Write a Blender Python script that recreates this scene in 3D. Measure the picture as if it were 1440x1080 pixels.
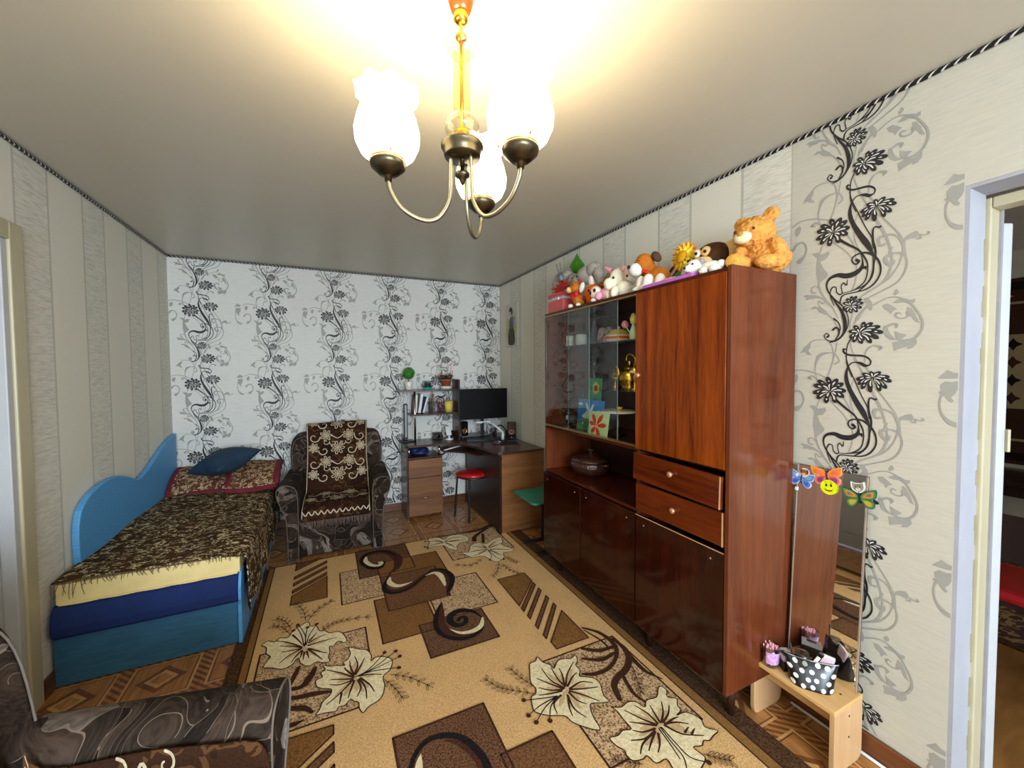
import bpy, bmesh, math, random
from mathutils import Matrix, Vector, Euler
from math import sin, cos, pi, radians as rad

for o in list(bpy.data.objects):
    bpy.data.objects.remove(o)
random.seed(7)
SC = bpy.context.scene
COL = SC.collection

# ------------------------------------------------------------------ camera, world, lights, exposure
cam_data = bpy.data.cameras.new('camera')
cam_data.sensor_width = 36.0
cam_data.sensor_fit = 'HORIZONTAL'
cam_data.lens = 554.5 / 1440 * 36.0
cam_data.clip_start = 0.02
cam = bpy.data.objects.new('camera', cam_data)
COL.objects.link(cam)
_yaw, _pit, _rol = rad(25.2335), rad(1.9985), rad(-0.3668)
_f = Vector((sin(_yaw)*cos(_pit), cos(_yaw)*cos(_pit), -sin(_pit)))
_r = Vector((cos(_yaw), -sin(_yaw), 0))
_u = _r.cross(_f)
_r2 = cos(_rol)*_r + sin(_rol)*_u
_u2 = -sin(_rol)*_r + cos(_rol)*_u
_m = Matrix((_r2, _u2, -_f)).transposed().to_4x4()
_m.translation = Vector((-1.8815, -4.3210, 1.4992))
cam.matrix_world = _m
SC.camera = cam

SC.view_settings.view_transform = 'Standard'
SC.view_settings.look = 'None'
SC.view_settings.gamma = 1.0
SC.view_settings.use_curve_mapping = False
SC.view_settings.exposure = 0.42

world = bpy.data.worlds.new('world')
SC.world = world
world.use_nodes = True
world.node_tree.nodes['Background'].inputs[0].default_value = (0.62, 0.75, 1.0, 1)
world.node_tree.nodes['Background'].inputs[1].default_value = 1.0

# daylight entering through the window behind the camera
wl = bpy.data.lights.new('window_daylight', 'AREA')
wl.shape = 'RECTANGLE'
wl.size = 2.0
wl.size_y = 1.5
wl.energy = 205
wl.color = (0.74, 0.86, 1.0)
wlo = bpy.data.objects.new('window_daylight', wl)
COL.objects.link(wlo)
wlo.location = (-1.6, -6.87, 1.55)
wlo.rotation_euler = (rad(72), 0, 0)
# fill light added to brighten the neighbouring room; no window is built there
nl = bpy.data.lights.new('neighbour_fill', 'AREA')
nl.shape = 'RECTANGLE'
nl.size = 1.2
nl.size_y = 1.3
nl.energy = 14
nl.color = (1.0, 0.95, 0.85)
nlo = bpy.data.objects.new('neighbour_fill', nl)
COL.objects.link(nlo)
nlo.location = (2.0, -6.85, 1.55)
nlo.rotation_euler = (rad(90), 0, 0)

# ------------------------------------------------------------------ colour + node helpers
def lin(c):
    out = []
    for v in c[:3]:
        v = v/255.0
        out.append(v/12.92 if v <= 0.04045 else ((v+0.055)/1.055)**2.4)
    return (out[0], out[1], out[2], 1.0)

class NT:
    def __init__(self, name):
        self.m = bpy.data.materials.new(name)
        self.m.use_nodes = True
        self.t = self.m.node_tree
        self.b = self.t.nodes['Principled BSDF']
        self.out = self.t.nodes['Material Output']
    def n(self, typ, **kw):
        nd = self.t.nodes.new(typ)
        for k, v in kw.items():
            setattr(nd, k, v)
        return nd
    def l(self, a, b):
        self.t.links.new(a, b)
    def val(self, sock, v):
        if hasattr(v, 'is_linked') or isinstance(v, bpy.types.NodeSocket):
            self.l(v, sock)
        else:
            sock.default_value = v
    def math(self, op, a, b=0.0, c=0.0):
        nd = self.n('ShaderNodeMath', operation=op)
        self.val(nd.inputs[0], a); self.val(nd.inputs[1], b); self.val(nd.inputs[2], c)
        return nd.outputs[0]
    def mix(self, f, a, b, mode='MIX'):
        nd = self.n('ShaderNodeMix', data_type='RGBA', blend_type=mode)
        self.val(nd.inputs[0], f); self.val(nd.inputs[6], a); self.val(nd.inputs[7], b)
        return nd.outputs[2]
    def ramp(self, f, stops, interp='LINEAR'):
        nd = self.n('ShaderNodeValToRGB')
        e = nd.color_ramp.elements
        nd.color_ramp.interpolation = interp
        while len(e) < len(stops): e.new(0.5)
        for i, (p, c) in enumerate(stops):
            e[i].position = p
            e[i].color = c if len(c) == 4 else (c[0], c[1], c[2], 1)
        self.l(f, nd.inputs[0])
        return nd.outputs[0]
    def coord(self, kind='Object', scale=(1, 1, 1), rot=(0, 0, 0), loc=(0, 0, 0)):
        tc = self.n('ShaderNodeTexCoord')
        mp = self.n('ShaderNodeMapping')
        mp.inputs['Scale'].default_value = scale
        mp.inputs['Rotation'].default_value = rot
        mp.inputs['Location'].default_value = loc
        self.l(tc.outputs[kind], mp.inputs[0])
        return mp.outputs[0]
    def noise(self, vec, scale=5, detail=3, rough=.5, dist=0):
        nd = self.n('ShaderNodeTexNoise')
        self.l(vec, nd.inputs['Vector'])
        nd.inputs['Scale'].default_value = scale
        nd.inputs['Detail'].default_value = detail
        nd.inputs['Roughness'].default_value = rough
        nd.inputs['Distortion'].default_value = dist
        return nd.outputs[0]
    def sep(self, vec):
        nd = self.n('ShaderNodeSeparateXYZ')
        self.l(vec, nd.inputs[0])
        return nd.outputs
    def bump(self, h, strength=.3, dist=.01):
        nd = self.n('ShaderNodeBump')
        nd.inputs['Strength'].default_value = strength
        nd.inputs['Distance'].default_value = dist
        self.l(h, nd.inputs['Height'])
        self.l(nd.outputs[0], self.b.inputs['Normal'])
    def base(self, v): self.val(self.b.inputs['Base Color'], v)
    def set(self, rough=None, metal=None, spec=None, coat=None, coatr=None, sheen=None):
        b = self.b
        if rough is not None: self.val(b.inputs['Roughness'], rough)
        if metal is not None: b.inputs['Metallic'].default_value = metal
        if spec is not None: b.inputs['Specular IOR Level'].default_value = spec
        if coat is not None: b.inputs['Coat Weight'].default_value = coat
        if coatr is not None: b.inputs['Coat Roughness'].default_value = coatr
        if sheen is not None: b.inputs['Sheen Weight'].default_value = sheen
        return self.m

_mc = {}
def mat(name, rgb, rough=.5, metal=0, var=.12, vs=12, bump=0, bs=60, spec=.5, coat=0, sheen=0, stretch=(1, 1, 1)):
    """plain procedural material: colour with a little noise variation and relief"""
    if name in _mc: return _mc[name]
    t = NT(name)
    v = t.coord('Object', scale=stretch)
    c = lin(rgb)
    nz = t.noise(v, vs, 4)
    lo = tuple(x*(1-var) for x in c[:3]) + (1,)
    hi = tuple(min(1, x*(1+var)) for x in c[:3]) + (1,)
    t.base(t.ramp(nz, [(.3, lo), (.7, hi)]))
    if bump:
        t.bump(t.noise(v, bs, 3), bump, .01)
    _mc[name] = t.set(rough, metal, spec, coat, sheen=sheen)
    return _mc[name]

def glass_mat(name, tint=(235, 240, 238), refl=.5, rough=.02):
    if name in _mc: return _mc[name]
    t = NT(name)
    tr = t.n('ShaderNodeBsdfTransparent'); tr.inputs[0].default_value = lin(tint)
    gl = t.n('ShaderNodeBsdfGlossy'); gl.inputs['Roughness'].default_value = rough
    lw = t.n('ShaderNodeLayerWeight'); lw.inputs[0].default_value = .5
    fr = t.math('ADD', .04, t.math('MULTIPLY', t.math('POWER', lw.outputs['Facing'], 5.0), .96))
    mx = t.n('ShaderNodeMixShader')
    t.l(t.math('MULTIPLY', fr, refl*2), mx.inputs[0])
    t.l(tr.outputs[0], mx.inputs[1]); t.l(gl.outputs[0], mx.inputs[2])
    t.l(mx.outputs[0], t.out.inputs[0])
    t.t.nodes.remove(t.b)
    _mc[name] = t.m
    return t.m

def wood_mat(name, dark, light, axis='z', scale=1.0, rough=.15, coat=.5, fig=.6, contrast=1.0, spec=.5):
    """veneer with grain along one axis"""
    if name in _mc: return _mc[name]
    t = NT(name)
    s = {'z': (9, 9, .7), 'x': (.7, 9, 9), 'y': (9, .7, 9)}[axis]
    v = t.coord('Object', scale=tuple(k*scale for k in s))
    n1 = t.noise(v, 1.0, 4, .6, fig)
    v2 = t.coord('Object', scale=tuple(k*scale*7 for k in s))
    n2 = t.noise(v2, 1.5, 3, .6, .2)
    f = t.math('ADD', t.math('MULTIPLY', n1, .72), t.math('MULTIPLY', n2, .28))
    h = .16/contrast
    t.base(t.ramp(f, [(.5-h, lin(dark)), (.5+h, lin(light))]))
    t.set(rough, 0, spec, coat, .06)
    _mc[name] = t.m
    return t.m

# ------------------------------------------------------------------ mesh helpers
class MB:
    def __init__(s):
        s.V = []; s.F = []; s.M = []; s.S = []
    def add(s, vs, fs, mi=0, smooth=False):
        b = len(s.V)
        s.V += [tuple(v) for v in vs]
        for f in fs:
            s.F.append(tuple(b+i for i in f)); s.M.append(mi); s.S.append(smooth)
        return s
    def box(s, x0, x1, y0, y1, z0, z1, mi=0, T=None):
        vs = [(x, y, z) for z in (z0, z1) for y in (y0, y1) for x in (x0, x1)]
        if T is not None: vs = [T @ Vector(v) for v in vs]
        return s.add(vs, [(0, 2, 3, 1), (4, 5, 7, 6), (0, 1, 5, 4), (2, 6, 7, 3), (0, 4, 6, 2), (1, 3, 7, 5)], mi)
    def obox(s, c, d, rot=(0, 0, 0), mi=0):
        T = Matrix.Translation(c) @ Euler(rot).to_matrix().to_4x4()
        return s.box(-d[0]/2, d[0]/2, -d[1]/2, d[1]/2, -d[2]/2, d[2]/2, mi, T)
    def lathe(s, prof, seg=20, c=(0, 0, 0), mi=0, T=None, smooth=True, wob=None):
        vs = []; fs = []
        n = len(prof)
        for j in range(seg):
            a = 2*pi*j/seg
            for i, (r, z) in enumerate(prof):
                k = wob(a, i) if wob else (1, 0)
                vs.append(Vector((c[0]+r*k[0]*cos(a), c[1]+r*k[0]*sin(a), c[2]+z+k[1])))
        if T is not None: vs = [T @ v for v in vs]
        for j in range(seg):
            for i in range(n-1):
                a = j*n+i; b = ((j+1) % seg)*n+i
                if prof[i][0] < 1e-6 and prof[i+1][0] < 1e-6: continue
                fs.append((a, b, b+1, a+1))
        return s.add(vs, fs, mi, smooth)
    def cyl(s, p0, p1, r, seg=12, mi=0, r2=None, caps=True, smooth=True):
        p0 = Vector(p0); p1 = Vector(p1)
        d = p1-p0
        L = d.length
        T = Matrix.Translation(p0) @ d.to_track_quat('Z', 'Y').to_matrix().to_4x4()
        r2 = r if r2 is None else r2
        vs = [T @ Vector((r*cos(2*pi*i/seg), r*sin(2*pi*i/seg), 0)) for i in range(seg)]
        vs += [T @ Vector((r2*cos(2*pi*i/seg), r2*sin(2*pi*i/seg), L)) for i in range(seg)]
        s.add(vs, [(i, (i+1) % seg, seg+(i+1) % seg, seg+i) for i in range(seg)], mi, smooth)
        if caps:
            s.add(vs[:seg], [tuple(range(seg))[::-1]], mi); s.add(vs[seg:], [tuple(range(seg))], mi)
        return s
    def tube(s, pts, r, seg=8, mi=0, caps=True):
        pts = [Vector(p) for p in pts]
        n = len(pts)
        rs = r if isinstance(r, (list, tuple)) else [r]*n
        vs = []
        up = None
        for i, p in enumerate(pts):
            t = (pts[min(i+1, n-1)]-pts[max(i-1, 0)]).normalized()
            if up is None:
                up = Vector((0, 0, 1)) if abs(t.z) < .9 else Vector((1, 0, 0))
            a = t.cross(up).normalized(); b = a.cross(t).normalized()
            up = b
            for k in range(seg):
                q = 2*pi*k/seg
                vs.append(p+rs[i]*(cos(q)*a+sin(q)*b))
        fs = [(i*seg+k, i*seg+(k+1) % seg, (i+1)*seg+(k+1) % seg, (i+1)*seg+k) for i in range(n-1) for k in range(seg)]
        s.add(vs, fs, mi, True)
        if caps:
            s.add(vs[:seg], [tuple(range(seg))], mi); s.add(vs[-seg:], [tuple(range(seg))[::-1]], mi)
        return s
    def ell(s, c, r, rot=(0, 0, 0), mi=0, seg=16, rings=10):
        R = Euler(rot).to_matrix()
        c = Vector(c)
        if not isinstance(r, (tuple, list)): r = (r, r, r)
        vs = []; fs = []
        for i in range(rings+1):
            t = pi*i/rings
            for j in range(seg):
                a = 2*pi*j/seg
                vs.append(c+R @ Vector((r[0]*sin(t)*cos(a), r[1]*sin(t)*sin(a), r[2]*cos(t))))
        for i in range(rings):
            for j in range(seg):
                a = i*seg+j; b = i*seg+(j+1) % seg
                fs.append((a, a+seg, b+seg, b))
        return s.add(vs, fs, mi, True)
    def prism(s, poly, z0, z1, mi=0, f=None):
        """poly in (a,b), extruded z0..z1; f maps (a,b,z)->xyz"""
        f = f or (lambda a, b, z: (a, b, z))
        n = len(poly)
        vs = [f(a, b, z0) for a, b in poly]+[f(a, b, z1) for a, b in poly]
        fs = [tuple(range(n))[::-1], tuple(range(n, 2*n))]+[(i, (i+1) % n, n+(i+1) % n, n+i) for i in range(n)]
        return s.add(vs, fs, mi)
    def flat(s, poly, f, mi=0):
        return s.add([f(a, b) for a, b in poly], [tuple(range(len(poly)))], mi)
    def grid(s, nu, nv, f, mi=0, smooth=True):
        vs = [f(i/(nu-1), j/(nv-1)) for j in range(nv) for i in range(nu)]
        fs = [(j*nu+i, j*nu+i+1, (j+1)*nu+i+1, (j+1)*nu+i) for j in range(nv-1) for i in range(nu-1)]
        return s.add(vs, fs, mi, smooth)
    def mesh(s, name, mats):
        me = bpy.data.meshes.new(name)
        me.from_pydata([tuple(v) for v in s.V], [], s.F)
        for m in mats: me.materials.append(m)
        me.polygons.foreach_set('material_index', s.M)
        me.polygons.foreach_set('use_smooth', s.S)
        me.update()
        return me
    def build(s, name, mats, parent=None, loc=(0, 0, 0), rot=(0, 0, 0), bevel=0, seg=2, sub=0, remesh=0, solid=0, fix=True, disp=None, smooth_mod=0):
        if not isinstance(mats, (list, tuple)): mats = [mats]
        me = s.mesh(name, mats)
        if fix:
            bm = bmesh.new(); bm.from_mesh(me)
            bmesh.ops.remove_doubles(bm, verts=bm.verts, dist=1e-6)
            bmesh.ops.recalc_face_normals(bm, faces=bm.faces)
            bm.to_mesh(me); bm.free()
        o = bpy.data.objects.new(name, me)
        COL.objects.link(o)
        o.location = loc; o.rotation_euler = rot
        if parent is not None: o.parent = parent
        if solid:
            md = o.modifiers.new('solid', 'SOLIDIFY'); md.thickness = solid; md.offset = 0
        if bevel:
            md = o.modifiers.new('bevel', 'BEVEL'); md.width = bevel; md.segments = seg; md.limit_method = 'ANGLE'; md.angle_limit = rad(35)
        if remesh:
            md = o.modifiers.new('remesh', 'REMESH'); md.mode = 'VOXEL'; md.voxel_size = remesh; md.use_smooth_shade = True
            md = o.modifiers.new('sm', 'SMOOTH'); md.factor = .5; md.iterations = 4
        if sub:
            md = o.modifiers.new('sub', 'SUBSURF'); md.levels = sub; md.render_levels = sub
        if disp:
            tx = bpy.data.textures.new(name+'_fur', 'CLOUDS'); tx.noise_scale = disp[1]
            md = o.modifiers.new('fur', 'DISPLACE'); md.texture = tx; md.strength = disp[0]; md.mid_level = .5
        return o

def tag(o, label, cat, group=None, kind=None):
    o['label'] = label
    o['category'] = cat
    if group: o['group'] = group
    if kind: o['kind'] = kind
    return o
def thing(name, label, cat, loc=(0, 0, 0), rotz=0, group=None):
    o = bpy.data.objects.new(name, None)
    o.empty_display_size = .05
    COL.objects.link(o)
    o.location = loc; o.rotation_euler = (0, 0, rotz)
    return tag(o, label, cat, group)
def struct(o):
    o['kind'] = 'structure'
    return o
def dup(root, loc, rotz, label=None, group=None):
    r = root.copy(); COL.objects.link(r); r.location = loc; r.rotation_euler = (0, 0, rotz)
    if label: r['label'] = label
    if group: r['group'] = group
    for ch in list(root.children):
        c = ch.copy(); COL.objects.link(c); c.parent = r
        for g in list(ch.children):
            d = g.copy(); COL.objects.link(d); d.parent = c
    return r

def crom(pts, per=6):
    """Catmull-Rom through tuples of any length"""
    if len(pts) < 3: return [tuple(p) for p in pts]
    out = []
    P = [pts[0]]+list(pts)+[pts[-1]]
    for i in range(1, len(P)-2):
        a, b, c, d = P[i-1:i+3]
        for k in range(per):
            t = k/per
            out.append(tuple(.5*((2*b[j])+(-a[j]+c[j])*t+(2*a[j]-5*b[j]+4*c[j]-d[j])*t*t+(-a[j]+3*b[j]-3*c[j]+d[j])*t**3) for j in range(len(b))))
    out.append(tuple(pts[-1]))
    return out
def ribbon(mb, pts, f, mi=0, per=6, cap=True):
    """flat stroke through (x,y,width) points; f maps (x,y)->xyz"""
    P = crom(pts, per)
    n = len(P)
    L = []; R = []
    for i, (x, y, w) in enumerate(P):
        a = P[max(i-1, 0)]; b = P[min(i+1, n-1)]
        dx, dy = b[0]-a[0], b[1]-a[1]
        d = math.hypot(dx, dy) or 1e-9
        nx, ny = -dy/d*max(w, .0)/2, dx/d*max(w, .0)/2
        L.append((x+nx, y+ny)); R.append((x-nx, y-ny))
    vs = [f(*q) for q in L]+[f(*q) for q in R]
    mb.add(vs, [(i, i+1, n+i+1, n+i) for i in range(n-1)], mi)
    if cap:
        for i, j in ((0, 1), (n-1, n-2)):
            x, y, w = P[i]
            a = math.atan2(y-P[j][1], x-P[j][0])-pi/2
            mb.flat([(x+w/2*cos(a+pi*k/6), y+w/2*sin(a+pi*k/6)) for k in range(7)], f, mi)
# flat print measured on the wall and the carpet, in millimetres
WP_RIB=[('k',[(54,163,4.3),(46,166,6.1),(47,153,7.0),(66,141,7.8),(112,135,7.5),(133,118,4.9),(131,101,4.9),(120,98,4.1)]),('k',[(131,101,2.5),
(118,98,10.9),(103,107,11.0),(85,112,4.3),(70,106,4.4),(59,85,6.2),(57,49,13.2),(68,8,14.8),(92,-43,18.7),(114,-83,19.1),(132,-124,6.5)]),
('k',[(54,138,3.5),(62,102,3.5),(82,49,3.4),(106,-13,3.4),(125,-55,3.7),(133,-80,4.9),(139,-108,7.3),(140,-135,6.5),(137,-160,4.1),(135,-195,4.1),
(126,-220,5.7),(107,-243,5.8),(88,-258,3.4)]),('k',[(153,-29,7.3),(149,-31,5.7),(138,-25,4.9),(131,-35,5.7),(131,-70,7.4),(136,-103,8.2)]),
('k',[(132,-124,3.3),(134,-160,3.3),(133,-191,4.9),(125,-220,5.7),(107,-239,5.0),(69,-252,3.4),(38,-256,2.6)]),('k',[(82,-135,11.1),(89,-142,9.3),
(84,-150,6.0),(75,-148,5.1),(67,-134,5.2),(72,-119,5.2),(93,-112,5.9),(115,-116,7.5),(137,-134,7.3),(152,-160,6.4),(157,-192,5.6),(151,-217,5.6),
(136,-240,5.7),(111,-255,5.0),(73,-260,4.3),(46,-262,4.4),(34,-272,5.3),(30,-293,5.3)]),('k',[(4,-14,11.9),(21,-37,10.8),(54,-68,8.8),(85,-95,6.8),
(104,-125,5.9),(116,-155,5.0),(117,-191,4.1),(110,-221,4.2),(92,-240,4.2),(65,-254,2.6)]),('k',[(95,-114,2.5),(101,-143,5.0),(98,-169,12.6),
(75,-187,19.7),(48,-189,20.1),(20,-180,15.2),(-7,-188,10.1),(-18,-210,6.5),(-12,-240,5.5),(9,-273,5.4),(34,-300,4.4),(51,-331,3.5)]),
('k',[(53,-205,2.2),(51,-226,4.4),(40,-215,4.0),(33,-229,3.5),(37,-254,3.5),(28,-259,5.3),(18,-248,3.6),(15,-229,3.6),(3,-226,5.4),(-5,-246,3.7),
(-1,-271,3.2),(10,-301,2.3)]),('k',[(105,-171,6.7),(110,-168,8.3),(112,-177,4.2)]),('k',[(-8,-248,4.6),(14,-288,5.4),(35,-324,9.7),(46,-359,13.1),
(49,-387,12.2),(45,-415,8.8),(29,-438,6.2),(8,-448,5.4),(-4,-449,2.7)]),('k',[(9,-277,3.6),(39,-308,3.5),(55,-341,3.5),(60,-370,3.5),(54,-402,4.3),
(37,-429,5.3),(13,-444,5.4),(-9,-441,3.7),(-23,-424,3.7),(-15,-411,3.7),(-6,-420,4.6),(-11,-426,9.2)]),('k',[(10,-354,6.3),(26,-371,4.0),
(33,-395,4.0),(28,-419,3.6)]),('k',[(8,-399,8.1),(18,-391,7.2),(27,-399,5.3),(28,-419,6.2),(17,-439,3.6)]),('k',[(43,-318,8.8),(47,-326,7.0)]),
('k',[(93,-420,5.0),(73,-436,4.3),(59,-464,3.5),(56,-501,3.5),(59,-544,3.5),(76,-591,3.4)]),('k',[(140,52,8.2),(130,61,5.8),(112,61,2.5)]),
('g',[(115,60,3.8),(86,48,3.9),(72,7,3.9),(73,-44,3.9),(85,-88,3.8),(104,-130,3.8)]),('g',[(-35,-40,3.8),(-46,-76,3.8)]),('g',[(-48,-204,7.6),
(-38,-240,6.6),(-16,-278,5.5),(6,-311,4.5),(23,-351,3.6)]),('g',[(-10,-335,4.6),(11,-364,4.5),(26,-399,4.4)]),('g',[(-94,-258,6.9),(-69,-252,14.4),
(-38,-262,6.6),(-18,-285,4.6),(10,-316,3.6)]),('g',[(-58,-237,5.7),(-72,-234,8.7),(-74,-216,6.8),(-61,-210,4.8),(-47,-220,3.8)]),('g',[(-20,-273,3.7),
(-31,-286,5.6),(-47,-273,4.7),(-45,-293,3.8),(-28,-311,2.8)]),('g',[(-45,41,3.8),(-54,73,4.8),(-52,107,6.7),(-40,141,14.3),(-7,153,5.6),(18,146,4.6),
(31,119,5.4),(18,107,8.2)]),('g',[(23,193,3.6),(14,136,3.6),(-2,73,4.1),(-14,48,3.7)]),('g',[(-13,205,4.6),(5,180,4.1),(11,131,4.1),(0,78,4.1)]),
('g',[(-11,205,3.7),(-57,209,4.3),(-84,190,5.8),(-99,163,7.9)]),('g',[(-159,63,4.2),(-126,81,5.1),(-75,76,5.9),(-26,57,4.7),(-13,49,3.7)]),
('g',[(-45,41,4.8),(-65,56,8.7),(-78,47,9.8),(-65,42,4.8)]),('g',[(-208,2,5.9),(-215,-19,5.1),(-215,-48,5.1),(-207,-74,7.5),(-191,-94,14.0),
(-175,-101,15.4)]),('g',[(-123,-89,22.1),(-104,-71,7.9),(-97,-42,6.9),(-110,-13,7.0),(-134,-12,9.2),(-150,-33,13.4)]),('g',[(81,127,3.5),
(112,65,3.4)]),('g',[(118,98,4.2),(137,60,4.1)]),('g',[(141,-1,7.3),(160,-44,8.8),(174,-83,7.1),(183,-120,6.3),(188,-156,6.2),(185,-194,7.8),
(170,-230,7.1),(140,-254,5.7),(104,-275,5.0),(82,-312,4.2)]),('g',[(159,2,4.0),(190,-45,4.7),(211,-81,5.4),(219,-118,6.1),(217,-151,4.5),
(205,-190,3.8),(181,-227,4.7),(147,-251,4.0),(96,-282,3.4)]),('g',[(221,-105,6.1),(225,-148,5.3),(231,-184,6.0),(223,-219,5.3),(201,-249,5.4),
(158,-271,4.8),(119,-291,4.9),(97,-324,4.2)]),('g',[(255,-105,5.1),(265,-105,4.4),(265,-93,3.6),(276,-98,3.6),(286,-94,5.7),(282,-88,3.6)]),
('g',[(216,-108,6.1),(206,-83,6.9),(184,-68,7.0),(160,-68,9.6),(148,-75,11.3),(153,-100,7.2),(167,-98,8.7)]),('g',[(225,-157,6.0),(212,-143,6.9),
(189,-139,7.8),(170,-151,11.9),(177,-172,11.0),(191,-177,10.1),(194,-164,7.0)]),('g',[(187,-117,7.8),(180,-137,3.9)]),('g',[(41,-15,3.5),(61,-49,3.5),
(75,-86,3.4),(82,-156,3.4),(80,-215,3.4),(69,-250,3.4)]),('g',[(5,-47,3.2),(46,-91,3.1),(66,-122,3.0)]),('g',[(67,223,3.4),(71,171,3.4),(94,110,3.4),
(113,64,3.3)]),('g',[(90,-369,5.1),(112,-326,6.6),(137,-318,4.0),(172,-300,3.9),(202,-298,4.6),(235,-318,5.2),(258,-351,5.8),(275,-390,6.4),
(274,-423,7.2),(257,-451,7.3),(228,-458,7.5),(209,-447,6.1)]),('g',[(236,-358,7.4),(237,-373,5.2),(220,-378,4.5),(205,-370,4.6),(207,-357,6.1),
(217,-360,4.5)]),('g',[(178,-405,6.3),(194,-396,8.5),(208,-400,9.1),(205,-411,3.8)]),('g',[(81,-381,5.1),(90,-355,5.9),(112,-328,8.3)]),
('g',[(116,-533,3.3),(116,-504,4.1),(126,-481,4.9),(144,-471,6.4),(164,-479,10.3),(159,-488,5.6)]),('g',[(73,-341,3.4),(66,-380,3.4),(65,-422,3.4)]),
('g',[(120,91,4.1),(134,66,4.1)])]
WP_POLY=[('g',[(-77,-70),(-54,-69),(-43,-82),(-13,-75),(-11,-88),(-23,-106),(-43,-111),(-33,-138),(-14,-167),(-20,-178),(-35,-192),(-43,-200),
(-47,-214),(-52,-193),(-58,-157),(-58,-122),(-56,-93),(-70,-77)]),('g',[(-79,-301),(-64,-293),(-41,-301),(-19,-317),(-8,-338),(-28,-330),(-45,-320),
(-55,-304),(-68,-305)]),('g',[(-108,-243),(-94,-239),(-69,-245),(-47,-258),(-69,-262),(-85,-257)]),('g',[(-116,155),(-100,181),(-74,195),(-75,179),
(-83,165),(-68,144),(-87,148),(-97,160)]),('g',[(-144,53),(-126,65),(-120,51),(-125,32),(-134,20),(-145,33)]),('g',[(-224,52),(-215,62),(-207,70),
(-200,81),(-188,73),(-175,70),(-175,54),(-185,52),(-201,51),(-215,51)]),('g',[(-216,29),(-204,43),(-188,40),(-175,44),(-175,17),(-181,1),(-190,-10),
(-183,-22),(-188,-28),(-197,-21),(-205,-6),(-210,3),(-219,0),(-220,7),(-213,9)]),('g',[(219,-111),(222,-91),(236,-81),(252,-75),(258,-82),(261,-93),
(255,-101),(240,-99),(227,-101)]),('g',[(193,-318),(209,-306),(228,-307),(243,-315),(255,-312),(255,-325),(242,-331),(225,-321),(209,-322)]),
('g',[(163,-322),(179,-318),(193,-329),(207,-343),(197,-347),(188,-359),(183,-347),(171,-339)]),('g',[(234,-339),(245,-343),(255,-363),(264,-389),
(268,-399),(257,-394),(247,-375),(235,-368)]),('g',[(167,-411),(171,-398),(181,-406),(185,-423),(192,-437),(209,-455),(189,-452),(175,-438)]),
('g',[(201,-421),(215,-430),(229,-435),(235,-438),(225,-449),(212,-456),(205,-442)]),('g',[(196,-463),(219,-458),(238,-464),(261,-453),(263,-470),
(251,-486),(237,-489),(238,-479),(219,-486),(201,-494),(200,-476)]),('g',[(194,-287),(200,-272),(205,-270),(211,-280),(207,-289),(199,-293)]),
('g',[(101,-290),(119,-285),(132,-304),(135,-329),(129,-338),(121,-325),(108,-332),(116,-313),(111,-296)])]
WP_FLOWER=[(66,-312,73,-306,31,32,0),(96,-419,114,-421,52,41,1),(140,50,144,37,50,39,2),(3,-8,-1,0,56,51,3)]
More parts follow.
